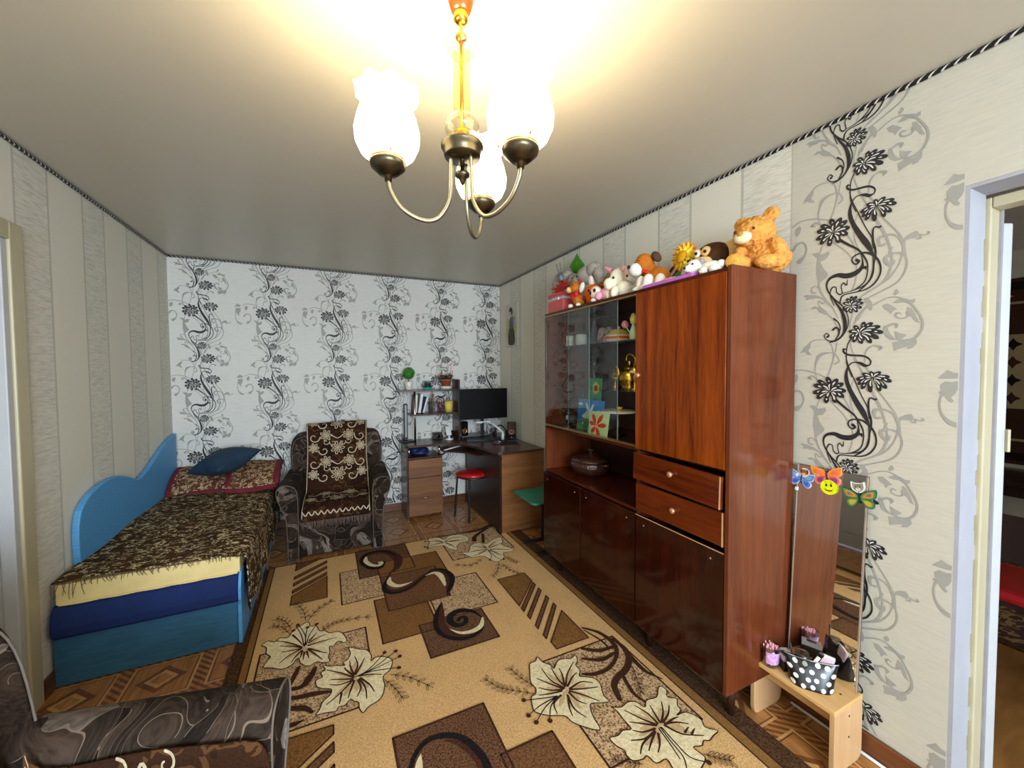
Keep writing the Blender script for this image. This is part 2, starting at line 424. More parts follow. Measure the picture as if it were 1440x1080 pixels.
RUG_RIB=[('b',[(-1560,-1184,18.8),(-1535,-1241,29.4),(-1602,-1223,40.3),(-1649,-1126,45.9),(-1653,-1047,47.7),(-1611,-980,49.6),(-1528,-960,55.0),
(-1452,-1004,71.2),(-1401,-1115,72.0),(-1404,-1215,64.7),(-1433,-1305,43.4),(-1482,-1352,14.0)]),('k',[(-1499,-1153,19.3),(-1535,-1241,29.4),
(-1602,-1223,33.0),(-1649,-1126,34.4),(-1655,-1046,31.8),(-1609,-961,29.2),(-1527,-950,25.5),(-1452,-997,25.2),(-1400,-1106,16.1)]),
('w',[(-1544,-1153,11.5),(-1523,-1163,30.6),(-1543,-1202,29.9),(-1597,-1175,33.8),(-1631,-1089,35.2),(-1620,-1015,12.2)]),('b',[(-1482,-1352,14.0),
(-1539,-1506,31.8),(-1542,-1572,46.0),(-1492,-1624,57.1),(-1398,-1611,55.5),(-1269,-1510,40.1),(-1199,-1484,34.4),(-1130,-1517,44.5),
(-1112,-1612,58.8),(-1132,-1704,52.6),(-1184,-1819,14.3)]),('k',[(-1502,-1409,10.1),(-1548,-1514,25.3),(-1547,-1593,33.3),(-1495,-1641,26.8),
(-1401,-1626,18.3),(-1270,-1514,13.3),(-1191,-1451,17.5),(-1121,-1485,31.4),(-1092,-1590,43.2),(-1120,-1697,34.2),(-1180,-1787,8.8)]),
('w',[(-1496,-1425,13.4),(-1508,-1496,38.6),(-1460,-1564,34.4),(-1364,-1554,6.4)]),('w',[(-1258,-1509,6.7),(-1190,-1499,30.7),(-1161,-1562,43.2),
(-1168,-1699,12.3)]),('b',[(-1240,-1878,5.5),(-1274,-1982,43.3),(-1304,-2095,58.8),(-1285,-2189,51.1),(-1230,-2240,37.1),(-1164,-2256,26.4),
(-1101,-2228,6.8)]),('k',[(-1250,-1894,5.4),(-1300,-1988,27.7),(-1333,-2099,30.3),(-1320,-2189,26.4),(-1256,-2259,27.8),(-1171,-2276,23.8),
(-1094,-2232,15.9),(-1067,-2166,4.8)]),('k',[(-1061,-2151,4.8),(-1094,-2060,25.4),(-1158,-2019,38.4),(-1221,-2036,44.9),(-1246,-2092,43.0),
(-1221,-2148,37.2),(-1169,-2143,30.7),(-1156,-2096,26.9),(-1182,-2087,21.9),(-1200,-2107,24.0)]),('w',[(-1266,-2166,4.5),(-1223,-2219,19.9),
(-1156,-2235,31.3),(-1096,-2210,30.0),(-1061,-2145,9.7)]),('k',[(-1648,-2940,15.9),(-1621,-2861,17.3),(-1593,-2817,19.4),(-1539,-2785,21.6),
(-1473,-2795,25.8),(-1415,-2836,27.9),(-1377,-2909,30.2),(-1364,-2984,28.4),(-1384,-3066,23.9)]),('b',[(-1479,-2816,6.3),(-1434,-2851,18.7),
(-1400,-2916,21.4),(-1389,-2979,22.6),(-1406,-3056,20.8)]),('w',[(-1580,-2831,2.4),(-1592,-2861,23.3),(-1607,-2909,33.3)]),('v',[(-576,-2483,13.3),
(-520,-2550,21.7),(-501,-2629,27.0),(-515,-2702,23.7),(-568,-2758,20.5),(-647,-2795,21.2),(-727,-2793,22.3),(-778,-2768,13.7)]),
('v',[(-480,-2632,16.7),(-475,-2721,29.7),(-506,-2788,31.9),(-564,-2835,31.9),(-638,-2859,32.2),(-686,-2892,29.2),(-715,-2962,22.9)]),
('v',[(-472,-2650,14.5),(-486,-2784,22.7),(-490,-2883,21.3),(-453,-2960,5.1)]),('v',[(-515,-2681,18.0),(-604,-2673,25.3),(-676,-2624,19.6)]),
('v',[(-548,-2721,17.3),(-638,-2731,25.9),(-718,-2683,14.8)]),('v',[(-609,-2861,18.8),(-635,-2960,17.4),(-623,-3021,10.6)]),('v',[(-580,-2505,8.7),
(-547,-2614,12.4),(-548,-2679,9.9)]),('v',[(-1962,-2156,19.9),(-1980,-2205,35.1),(-2016,-2258,27.4),(-2072,-2250,19.7)]),('v',[(-2036,-2114,18.6),
(-2052,-2171,24.2),(-2067,-2223,18.6)]),('v',[(-1896,-2349,14.6),(-1964,-2330,29.1),(-2019,-2322,26.1),(-2085,-2304,21.7)]),('v',[(-1967,-2437,13.4),
(-2004,-2395,27.4),(-2080,-2367,23.4)]),('v',[(-1998,-2463,6.5),(-2033,-2470,23.0),(-2072,-2459,21.8)]),('v',[(-789,-909,16.8),(-650,-922,25.7),
(-523,-861,31.4)]),('v',[(-523,-861,31.4),(-448,-866,40.9),(-479,-1079,28.9)]),('v',[(-538,-901,30.8),(-701,-1024,36.5),(-739,-1108,42.6)]),
('v',[(-624,-1008,24.8),(-680,-1170,26.7)])]
RUG_FLOWER=[([(-2229,-1850),(-2203,-1824),(-2166,-1849),(-2143,-1826),(-2103,-1839),(-2084,-1793),(-2056,-1763),(-2026,-1740),(-2004,-1740),
(-1994,-1786),(-1963,-1794),(-1946,-1852),(-1916,-1867),(-1893,-1899),(-1854,-1904),(-1828,-1930),(-1808,-2001),(-1820,-2022),(-1853,-1993),
(-1876,-2027),(-1894,-2018),(-1894,-2068),(-1901,-2100),(-1895,-2138),(-1929,-2133),(-1956,-2114),(-1983,-2129),(-2010,-2116),(-2031,-2084),
(-2040,-2045),(-2053,-2050),(-2065,-2079),(-2109,-2096),(-2157,-2062),(-2197,-2042),(-2189,-2008),(-2174,-1969),(-2197,-1934),
(-2202,-1882)],(-2020,-1964),[[(-2031,-1959),(-2099,-1887),(-2159,-1845)],[(-2031,-1965),(-2075,-1931),(-2136,-1901)],[(-2030,-1971),(-2079,-1966),
(-2124,-1957)],[(-2037,-1977),(-2084,-2000),(-2127,-2043)],[(-2029,-1990),(-2055,-2026),(-2072,-2064)],[(-2025,-1998),(-2033,-2048)],[(-1998,-1993),
(-1957,-2061),(-1929,-2110)],[(-1994,-1989),(-1944,-2038),(-1908,-2067)],[(-1999,-1961),(-1945,-1955),(-1856,-1958)],[(-1996,-1937),(-1960,-1915),
(-1916,-1902)],[(-2004,-2009),(-1992,-2068)],[(-2015,-2010),(-2019,-2067)],[(-1993,-1919),(-1961,-1866)],[(-2081,-1829),(-2049,-1892),
(-2028,-1941)]],[[(-2020,-1957),(-2036,-1858),(-2068,-1750)],[(-2017,-1959),(-2017,-1867),(-2057,-1741)],[(-2014,-1948),(-2014,-1855),
(-2009,-1793)],[(-2010,-1950),(-1995,-1864),(-1963,-1786)]],[(-2081,-1787),(-2061,-1739),(-2009,-1790),(-1961,-1779)]),([(-1804,-2074),(-1779,-2087),
(-1751,-2112),(-1716,-2136),(-1698,-2186),(-1703,-2231),(-1679,-2213),(-1644,-2224),(-1605,-2266),(-1622,-2330),(-1653,-2353),(-1663,-2378),
(-1661,-2419),(-1674,-2469),(-1697,-2499),(-1743,-2516),(-1766,-2538),(-1779,-2507),(-1780,-2472),(-1800,-2454),(-1812,-2439),(-1837,-2462),
(-1861,-2459),(-1874,-2478),(-1915,-2467),(-1952,-2461),(-1938,-2439),(-1927,-2402),(-1896,-2372),(-1890,-2338),(-1928,-2315),(-1953,-2288),
(-1955,-2248),(-1928,-2241),(-1935,-2206),(-1915,-2195),(-1925,-2157),(-1895,-2177),(-1868,-2185),(-1827,-2204),(-1833,-2179),(-1812,-2167),
(-1796,-2127)],(-1785,-2309),[[(-1792,-2306),(-1849,-2248),(-1908,-2198)],[(-1795,-2315),(-1844,-2296),(-1889,-2275)],[(-1799,-2323),(-1852,-2327),
(-1896,-2306)],[(-1796,-2324),(-1847,-2377),(-1909,-2423)],[(-1790,-2332),(-1809,-2386),(-1821,-2426)],[(-1791,-2296),(-1822,-2239),
(-1828,-2220)],[(-1791,-2291),(-1767,-2233),(-1776,-2161)],[(-1781,-2291),(-1753,-2240),(-1732,-2194)],[(-1790,-2286),(-1801,-2228),
(-1802,-2183)],[(-1773,-2335),(-1764,-2389),(-1783,-2435)],[(-1766,-2329),(-1745,-2398),(-1745,-2463)],[(-1760,-2327),(-1725,-2388),
(-1710,-2438)],[(-1765,-2309),(-1718,-2321),(-1666,-2346)],[(-1847,-2386),(-1858,-2444)]],[[(-1785,-2309),(-1722,-2287),(-1633,-2200)],[(-1778,-2308),
(-1701,-2287),(-1579,-2214)],[(-1771,-2306),(-1688,-2293),(-1567,-2261)],[(-1765,-2304),(-1689,-2309),(-1587,-2336)]],[(-1633,-2197),(-1578,-2212),
(-1565,-2260),(-1582,-2339)]),([(-998,-2632),(-980,-2598),(-945,-2595),(-923,-2573),(-918,-2608),(-912,-2624),(-890,-2653),(-887,-2680),(-845,-2644),
(-805,-2644),(-774,-2659),(-741,-2648),(-749,-2683),(-777,-2708),(-777,-2745),(-802,-2774),(-776,-2792),(-746,-2818),(-740,-2855),(-768,-2916),
(-765,-2953),(-804,-2944),(-847,-2928),(-868,-2956),(-880,-2996),(-887,-3045),(-911,-3038),(-946,-3004),(-973,-2970),(-983,-2934),(-1007,-2918),
(-1046,-2899),(-1090,-2859),(-1086,-2823),(-1069,-2782),(-1043,-2774),(-1027,-2744),(-1032,-2704)],(-902,-2810),[[(-907,-2802),(-940,-2736),
(-943,-2653)],[(-913,-2805),(-958,-2750),(-993,-2700)],[(-919,-2807),(-971,-2787),(-1013,-2751)],[(-928,-2813),(-980,-2804),
(-1033,-2789)],[(-898,-2796),(-906,-2742),(-896,-2663)],[(-899,-2790),(-873,-2734),(-864,-2691)],[(-892,-2793),(-845,-2736),
(-775,-2684)],[(-887,-2801),(-835,-2764),(-801,-2751)],[(-885,-2818),(-816,-2807),(-769,-2836)],[(-887,-2822),(-825,-2847),
(-763,-2866)],[(-893,-2830),(-847,-2878),(-805,-2934)],[(-901,-2836),(-891,-2888),(-867,-2919)],[(-916,-2845),(-929,-2918),
(-908,-2974)],[(-918,-2854),(-944,-2901),(-955,-2943)],[(-944,-2832),(-995,-2857),(-1009,-2907)]],[[(-960,-2829),(-1036,-2808),
(-1108,-2783)],[(-960,-2829),(-1053,-2839),(-1124,-2861)],[(-960,-2829),(-1037,-2856),(-1110,-2904)],[(-960,-2829),(-1017,-2866),
(-1056,-2923)]],[(-1108,-2783),(-1125,-2862),(-1111,-2905),(-1055,-2924)]),([(-775,-2982),(-738,-3000),(-693,-2992),(-660,-3008),(-645,-3045),
(-613,-3021),(-558,-3027),(-516,-2995),(-494,-2990),(-488,-3019),(-514,-3048),(-484,-3073),(-509,-3100),(-516,-3125),(-553,-3135),(-507,-3139),
(-482,-3170),(-477,-3199),(-491,-3227),(-458,-3260),(-493,-3267),(-527,-3275),(-548,-3265),(-572,-3277),(-608,-3267),(-601,-3308),(-610,-3322),
(-646,-3336),(-694,-3347),(-738,-3326),(-746,-3295),(-739,-3256),(-786,-3252),(-796,-3215),(-820,-3218),(-859,-3206),(-866,-3177),(-860,-3161),
(-876,-3131),(-879,-3094),(-842,-3100),(-808,-3091),(-772,-3100),(-771,-3049),(-768,-3014)],(-654,-3136),[[(-664,-3131),(-700,-3083),
(-736,-3020)],[(-670,-3132),(-711,-3104),(-756,-3073)],[(-684,-3142),(-739,-3133),(-771,-3109)],[(-693,-3151),(-754,-3158),
(-808,-3140)],[(-655,-3127),(-657,-3076),(-679,-3019)],[(-642,-3128),(-631,-3089),(-619,-3048)],[(-636,-3131),(-592,-3098),
(-559,-3057)],[(-629,-3134),(-579,-3114),(-542,-3084)],[(-629,-3143),(-579,-3159),(-541,-3186)],[(-635,-3149),(-603,-3206),
(-530,-3250)],[(-623,-3146),(-579,-3141),(-553,-3144)],[(-696,-3154),(-741,-3180),(-775,-3202)],[(-705,-3153),(-776,-3171),
(-814,-3198)],[(-689,-3165),(-716,-3200),(-748,-3223)],[(-585,-3207),(-554,-3197)],[(-566,-3224),(-538,-3213)]],[[(-660,-3146),(-669,-3215),
(-676,-3279),(-701,-3316)],[(-654,-3149),(-657,-3221),(-653,-3290),(-612,-3331)],[(-669,-3150),(-680,-3217),(-693,-3278)]],[(-607,-3335)]),
([(-913,-1272),(-854,-1286),(-802,-1190),(-725,-1164),(-678,-1219),(-588,-1165),(-511,-1152),(-530,-1243),(-559,-1293),(-504,-1413),(-543,-1438),
(-608,-1435),(-634,-1507),(-710,-1551),(-748,-1492),(-756,-1448),(-789,-1404),(-861,-1396),(-898,-1322)],(-692,-1305),[[(-696,-1298),(-750,-1231),
(-800,-1222)],[(-709,-1313),(-790,-1303),(-878,-1298)],[(-708,-1328),(-786,-1363),(-842,-1378)],[(-677,-1283),(-610,-1220),
(-541,-1188)],[(-671,-1301),(-593,-1277),(-544,-1259)],[(-681,-1326),(-604,-1364),(-530,-1409)],[(-688,-1344),(-657,-1426),
(-635,-1465)],[(-699,-1272),(-715,-1208)]],[[(-702,-1331),(-714,-1440),(-753,-1503)],[(-697,-1333),(-692,-1479),(-654,-1538)]],[(-751,-1499),
(-649,-1532)]),([(-1099,-898),(-1009,-908),(-974,-976),(-917,-918),(-835,-923),(-792,-962),(-765,-1027),(-796,-1097),(-863,-1097),(-918,-1165),
(-928,-1220),(-987,-1162),(-1005,-1091),(-1077,-1072),(-1136,-1058),(-1104,-985)],(-986,-1020),[[(-976,-1009),(-906,-975),(-814,-986)],[(-974,-1026),
(-900,-1046),(-810,-1057)],[(-980,-1046),(-945,-1105),(-933,-1173)],[(-997,-1015),(-1036,-963),(-1077,-943)],[(-1003,-1035),(-1055,-1035),
(-1106,-1035)]],[[(-992,-1017),(-1055,-986),(-1128,-941)],[(-995,-1032),(-1068,-1035),(-1148,-1052)]],[(-1132,-939),(-1159,-1047),(-1142,-1080)])]
RUG_SPRIG=[[(-1657,-2386),(-1620,-2458),(-1594,-2544)],[(-1627,-2365),(-1545,-2425),(-1457,-2536)],[(-1938,-1863),(-1884,-1817),(-1804,-1810),
(-1656,-1842)],[(-2098,-1807),(-2141,-1722),(-2198,-1680)],[(-2094,-1760),(-2131,-1667),(-2182,-1611)],[(-2021,-1714),(-2040,-1592),
(-2095,-1474)],[(-2011,-1718),(-1953,-1614),(-1868,-1552)],[(-1050,-2770),(-1125,-2713),(-1180,-2665),(-1224,-2583)],[(-1020,-2748),(-1058,-2668),
(-1085,-2572)],[(-527,-2841),(-572,-2925),(-603,-2985)],[(-596,-3303),(-558,-3339),(-521,-3368)],[(-787,-1432),(-901,-1509),
(-1024,-1449)],[(-700,-1556),(-763,-1675),(-830,-1736)],[(-688,-1587),(-675,-1694),(-634,-1785)],[(-618,-1487),(-602,-1563),
(-576,-1629)],[(-834,-3232),(-869,-3208),(-929,-3165)]]
# ------------------------------------------------------------------ room materials
W = 3.09; H = 2.5; FY = -6.9
def stripe_wall(name, edge, floral_below=None):
    """embossed striped wallpaper; bands run vertically, repeat .54 m along Y"""
    t = NT(name)
    geo = t.n('ShaderNodeNewGeometry')
    P = geo.outputs['Position']
    y = t.sep(P)[1]
    f = t.math('FRACT', t.math('DIVIDE', t.math('SUBTRACT', y, edge-54), .54))
    band = t.math('LESS_THAN', f, .435)
    d1 = t.math('ABSOLUTE', t.math('SUBTRACT', f, .435))
    d0 = t.math('MINIMUM', f, t.math('SUBTRACT', 1.0, f))
    ln = t.math('LESS_THAN', t.math('MINIMUM', d0, d1), .013)
    mp = t.n('ShaderNodeMapping'); t.l(P, mp.inputs[0]); mp.inputs['Scale'].default_value = (14, 14, 120)
    nz = t.noise(mp.outputs[0], 1.0, 3, .6, .6)
    fine = t.noise(P, 220, 2)
    plain = t.ramp(fine, [(.3, lin((222, 217, 201))), (.7, lin((229, 224, 208)))])
    tex = t.ramp(nz, [(.32, lin((200, 196, 182))), (.56, lin((222, 218, 204))), (.8, lin((230, 226, 213)))])
    c = t.mix(band, plain, tex)
    c = t.mix(t.math('MULTIPLY', ln, .6), c, lin((172, 169, 158)))
    h = t.math('ADD', t.math('MULTIPLY', band, nz), t.math('MULTIPLY', fine, .15))
    if floral_below is not None:
        fl = t.math('LESS_THAN', y, floral_below)
        sl = t.math('LESS_THAN', y, floral_below+.004)
        white = t.ramp(nz, [(.35, lin((191, 187, 172))), (.6, lin((197, 193, 178)))])
        c = t.mix(sl, c, lin((180, 176, 165)))
        c = t.mix(fl, c, white)
        h = t.math('MULTIPLY', h, t.math('SUBTRACT', 1.0, t.math('MULTIPLY', fl, .75)))
    t.base(c)
    t.bump(h, .35, .004)
    return t.set(.75, 0, .25)
def floral_wall(name):
    t = NT(name)
    geo = t.n('ShaderNodeNewGeometry'); P = geo.outputs['Position']
    x = t.sep(P)[0]
    mp = t.n('ShaderNodeMapping'); t.l(P, mp.inputs[0]); mp.inputs['Scale'].default_value = (12, 12, 150)
    nz = t.noise(mp.outputs[0], 1.0, 3, .6, .6)
    c = t.ramp(nz, [(.35, lin((218, 216, 209))), (.6, lin((227, 225, 219)))])
    f = t.math('FRACT', t.math('DIVIDE', t.math('ADD', x, 3.138+54), .54))
    sm = t.math('LESS_THAN', t.math('ABSOLUTE', t.math('SUBTRACT', f, .5)), .499)
    seam = t.math('SUBTRACT', 1.0, sm)
    c = t.mix(t.math('MULTIPLY', seam, .5), c, lin((190, 190, 186)))
    t.base(c); t.bump(nz, .3, .003)
    return t.set(.75, 0, .25)
M_left = stripe_wall('wallpaper_striped_l', -1.831)
M_right = stripe_wall('wallpaper_striped_r', -3.25, -3.25)
M_back = floral_wall('wallpaper_floral')
M_plain = mat('plaster_cream', (214, 208, 190), .8, var=.04, bump=.1)
M_white_paint = mat('white_paint', (186, 187, 187), .45, var=.05, vs=6, bump=.15, bs=25)
M_cream_paint = mat('cream_paint', (188, 178, 146), .4, var=.05, vs=5, bump=.1, bs=20)
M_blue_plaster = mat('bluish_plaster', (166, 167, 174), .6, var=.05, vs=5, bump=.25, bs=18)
M_ceil = mat('satin_stretch_ceiling', (196, 191, 176), .34, var=.01, spec=.4)
M_base = wood_mat('baseboard_wood', (78, 42, 22), (120, 70, 38), 'y', 1, .35, .2)
M_base_x = wood_mat('baseboard_wood_x', (78, 42, 22), (120, 70, 38), 'x', 1, .35, .2)

def lino_mat():
    """linoleum printed as parquet: squares with a diamond, framed by chevron bands"""
    t = NT('parquet_linoleum')
    geo = t.n('ShaderNodeNewGeometry'); P = geo.outputs['Position']
    s = t.sep(P)
    fx = t.math('ABSOLUTE', t.math('SUBTRACT', t.math('FRACT', t.math('DIVIDE', t.math('ADD', s[0], 2.641+16.75-.1675), .335)), .5))
    fy = t.math('ABSOLUTE', t.math('SUBTRACT', t.math('FRACT', t.math('DIVIDE', t.math('ADD', s[1], 1.884+16.25-.1625), .325)), .5))
    # after the shift 0 = tile edge band .. .5 = tile centre ; distance from centre:
    cx = t.math('SUBTRACT', .5, fx); cy = t.math('SUBTRACT', .5, fy)
    cx, cy = fx, fy            # distance from tile centre
    mx = t.math('MAXIMUM', cx, cy)
    dm = t.math('ADD', cx, cy)
    mp = t.n('ShaderNodeMapping'); t.l(P, mp.inputs[0]); mp.inputs['Scale'].default_value = (30, 4, 1)
    g1 = t.noise(mp.outputs[0], 1.5, 4, .6, .4)
    base = t.ramp(g1, [(.3, lin((142, 94, 50))), (.7, lin((190, 134, 76)))])
    dark = t.ramp(g1, [(.3, lin((104, 60, 30))), (.7, lin((134, 82, 43)))])
    lite = t.ramp(g1, [(.3, lin((184, 136, 82))), (.7, lin((212, 166, 108)))])
    inner = t.math('LESS_THAN', dm, .30)
    c = t.mix(inner, base, dark)
    c = t.mix(t.math('LESS_THAN', dm, .20), c, lite)
    c = t.mix(t.math('LESS_THAN', dm, .13), c, base)
    # framing lines and bands
    band = t.math('GREATER_THAN', mx, .40)
    zz = t.math('FRACT', t.math('MULTIPLY', t.math('ADD', t.math('ADD', s[0], s[1]), 20), 26))
    zz = t.math('GREATER_THAN', zz, .5)
    bc = t.mix(zz, base, dark)
    c = t.mix(band, c, bc)
    l1 = t.math('LESS_THAN', t.math('ABSOLUTE', t.math('SUBTRACT', mx, .40)), .014)
    c = t.mix(l1, c, lite)
    l2 = t.math('LESS_THAN', t.math('ABSOLUTE', t.math('SUBTRACT', mx, .37)), .006)
    c = t.mix(l2, c, lin((84, 50, 26)))
    t.base(c)
    return t.set(.32, 0, .5, .15, .2)
M_floor = lino_mat()

# ------------------------------------------------------------------ shell
m = MB(); m.box(-W-.1, 0.13, FY-.1, .1, -.1, 0)
struct(m.build('floor', M_floor))
m = MB(); m.box(-W-.1, 0.13, FY-.1, .1, H, H+.1)
struct(m.build('ceiling', M_ceil))
m = MB(); m.box(-W-.12, .13, 0, .12, 0, H)
wall_back = struct(m.build('wall_back', M_back))
DY0, DY1, DZ = -3.775, -4.68, 2.085           # right-hand door opening
m = MB()
m.box(0, .13, DY0, 0, 0, H); m.box(0, .13, DY1, DY0, DZ, H); m.box(0, .13, FY, DY1, 0, H)
wall_right = struct(m.build('wall_right', M_right))
LY0, LY1, LZ = -1.915, -2.72, 2.06            # left-hand door opening
m = MB()
m.box(-W-.12, -W, LY0, 0, 0, H); m.box(-W-.12, -W, LY1, LY0, LZ, H); m.box(-W-.12, -W, FY, LY1, 0, H)
wall_left = struct(m.build('wall_left', M_left))
WX0, WX1, WZ0, WZ1 = -2.65, -.55, .8, 2.32
m = MB()
m.box(-W-.12, WX0, FY-.12, FY, 0, H); m.box(WX1, .13, FY-.12, FY, 0, H)
m.box(WX0, WX1, FY-.12, FY, 0, WZ0); m.box(WX0, WX1, FY-.12, FY, WZ1, H)
struct(m.build('wall_front', M_plain))
wn = struct(bpy.data.objects.new('window_1', None)); COL.objects.link(wn); wn.location = (0, FY-.06, 0)
for (a, b, c, d) in ((WX0, WX1, WZ0, WZ0+.06), (WX0, WX1, WZ1-.06, WZ1), (WX0, WX0+.06, WZ0+.06, WZ1-.06), (WX1-.06, WX1, WZ0+.06, WZ1-.06), (-1.63, -1.57, WZ0+.06, WZ1-.06)):
    m = MB(); m.box(a, b, -.03, .03, c, d); m.build('frame_bar', M_white_paint, wn, bevel=.004)
for a, b in ((WX0+.06, -1.63), (-1.57, WX1-.06)):
    m = MB(); m.box(a, b, -.006, .006, WZ0+.06, WZ1-.06); m.build('pane', glass_mat('window_glass'), wn)
m = MB(); m.box(WX0-.08, WX1+.08, -.05, .2, WZ0-.04, WZ0); m.build('window_sill', M_white_paint, wn, bevel=.006)

# baseboards
def bb(name, x0, x1, y0, y1, mt):
    m = MB(); m.box(x0, x1, y0, y1, 0, .085); struct(m.build(name, mt, bevel=.006))
bb('baseboard_back', -W, 0, -.018, 0, M_base_x)
bb('baseboard_right', -.018, 0, DY0, -.018, M_base)
bb('baseboard_left', -W, -W+.018, -1.825, -.018, M_base)
m = MB(); m.tube([(-.028, DY0+.02, .006), (-.028, -3.3, .006)], .006, 6)
tag(m.build('white_cable', mat('white_pvc', (225, 225, 222), .4)), 'thin white cable lying along the foot of the right wall', 'cable')

# twisted black and white cord along the ceiling edge
def cord_mat(name, axis):
    t = NT(name)
    geo = t.n('ShaderNodeNewGeometry'); s = t.sep(geo.outputs['Position'])
    a = s[axis]
    f = t.math('FRACT', t.math('ADD', t.math('MULTIPLY', a, 34), t.math('MULTIPLY', s[2], 46)))
    t.base(t.mix(t.math('GREATER_THAN', f, .74), lin((18, 16, 18)), lin((205, 200, 192))))
    return t.set(.5, 0, .4)
def cord(name, p0, p1, axis, mt):
    m = MB(); N = 120
    p0 = Vector(p0); p1 = Vector(p1)
    pts = [p0.lerp(p1, i/N) for i in range(N+1)]
    m.tube(pts, [.0085+.0012*sin(i*2.1) for i in range(N+1)], 8)
    struct(m.build(name, mt))
MX, MY = cord_mat('cord_x', 0), cord_mat('cord_y', 1)
cord('trim_1', (-W+.008, -.008, H-.009), (-.008, -.008, H-.009), 0, MX)
cord('trim_2', (-.008, -.008, H-.009), (-.008, FY+.01, H-.009), 1, MY)
cord('trim_3', (-W+.008, -.008, H-.009), (-W+.008, FY+.01, H-.009), 1, MY)

# ------------------------------------------------------------------ wallpaper print
M_ink = mat('black_ink', (34, 34, 38), .55, var=.05)
M_greyink = mat('grey_ink', (158, 157, 150), .5, var=.04)
M_paper = mat('paper_white', (214, 212, 203), .75, var=.02)
def teardrop(base, tip, w, t0=0., t1=1., n=9):
    bx, by = base; dx, dy = tip[0]-bx, tip[1]-by
    L = math.hypot(dx, dy); ux, uy = dx/L, dy/L
    l, r = [], []
    for i in range(n+1):
        q = i/n
        k = t0+(t1-t0)*q
        ww = w*(sin(pi*min(1, q*.93+.02))**.8)*(.25+.75*q)
        if i == n: ww = w*.25
        l.append((bx+ux*L*k-uy*ww, by+uy*L*k+ux*ww)); r.append((bx+ux*L*k+uy*ww, by+uy*L*k-ux*ww))
    return l+r[::-1]
def motif(dv):
    """one repeat of the print in metres, mats 0 black 1 grey 2 white; z layer packed as third value"""
    mb = MB()
    lay = [.0006]
    f = lambda a, b: (a/1000, b/1000+dv, lay[0])
    def up(): lay[0] += .00002
    for c, pts in WP_POLY:
        up(); mb.flat(pts, f, 1)
    for c, pts in WP_RIB:
        if c == 'g': up(); ribbon(mb, pts, f, 1, 5)
    for c, pts in WP_RIB:
        if c == 'k': up(); ribbon(mb, pts, f, 0, 5)
    for (rx_, ry_, cx, cy, rx, ry, kind) in WP_FLOWER:
        rnd = random.Random(kind)
        for ring, (sc, n, off) in enumerate(((1, 11, 0), (.64, 6, .35))):
            for i in range(n):
                a = 2*pi*(i+off)/n+rnd.uniform(-.08, .08)
                tip = (cx+rx*sc*cos(a)*rnd.uniform(.9, 1.02), cy+ry*sc*sin(a)*rnd.uniform(.9, 1.02))
                L = math.hypot(tip[0]-rx_, tip[1]-ry_)
                if L < .35*min(rx, ry): continue
                w = min(rx, ry)*(.38 if ring == 0 else .36)
                # curved club-shaped petal: thin at the heart, blunt and heavy at the tip
                q = .10*L*(1 if cos(a) > 0 else -1)
                mid = ((rx_+tip[0])/2-(tip[1]-ry_)/L*q, (ry_+tip[1])/2+(tip[0]-rx_)/L*q)
                up(); ribbon(mb, [(rx_+(mid[0]-rx_)*.3, ry_+(mid[1]-ry_)*.3, w*.25), (mid[0], mid[1], w*.8), (tip[0]*.8+mid[0]*.2, tip[1]*.8+mid[1]*.2, w), (tip[0]*.95+mid[0]*.05, tip[1]*.95+mid[1]*.05, w*.75)], f, 0, 4)
                up(); ribbon(mb, [(rx_+(mid[0]-rx_)*.4, ry_+(mid[1]-ry_)*.4, w*.1), (mid[0], mid[1], w*.30), (mid[0]*.45+tip[0]*.55, mid[1]*.45+tip[1]*.55, w*.26)], f, 2, 4)
    return mb
def wall_print(name, parent, umin, umax, zs, clip, f):
    """column of repeats clipped to the strip, mapped onto the wall by f(u,z,layer)"""
    full = MB()
    for z in zs:
        q = motif(z)
        full.add(q.V, q.F); full.M[-len(q.M):] = q.M
    me = full.mesh(name, [M_ink, M_greyink, M_paper])
    bm = bmesh.new(); bm.from_mesh(me)
    for co, no in (((umin, 0, 0), (-1, 0, 0)), ((umax, 0, 0), (1, 0, 0)), ((0, clip[0], 0), (0, -1, 0)), ((0, clip[1], 0), (0, 1, 0))):
        bmesh.ops.bisect_plane(bm, geom=bm.verts[:]+bm.edges[:]+bm.faces[:], plane_co=co, plane_no=no, clear_outer=True)
    for v in bm.verts: v.co = f(*v.co)
    bm.to_mesh(me); bm.free()
    o = bpy.data.objects.new(name, me); COL.objects.link(o); o.parent = parent
    return o
ROWS = [2.04+.645, 2.04, 2.04-.645, 2.04-1.29, 2.04-1.935]
back_mesh = None
for k in range(6):
    X = -2.938+.54*k
    if k in (0, 5):
        wall_print('floral_print', wall_back, -W-X+.002, -.002-X, ROWS, (.09, 2.488), lambda u, z, l, X=X: (X+u, -l, z))
    elif back_mesh is None:
        o = wall_print('floral_print', wall_back, -1, 1, ROWS, (.09, 2.488), lambda u, z, l: (u, -l, z))
        o.location.x = X; back_mesh = o.data
    else:
        o = bpy.data.objects.new('floral_print', back_mesh); COL.objects.link(o); o.parent = wall_back; o.location.x = X
RR = [2.055+.645-.645*i for i in range(5)]
wall_print('floral_print', wall_right, -.155, .366, RR, (.09, 2.488), lambda u, z, l: (-l, -3.4086-u, z))
wall_print('floral_print', wall_right, -.26, -.1745, RR, (.09, 2.488), lambda u, z, l: (-l, -3.4086-.54-u, z))

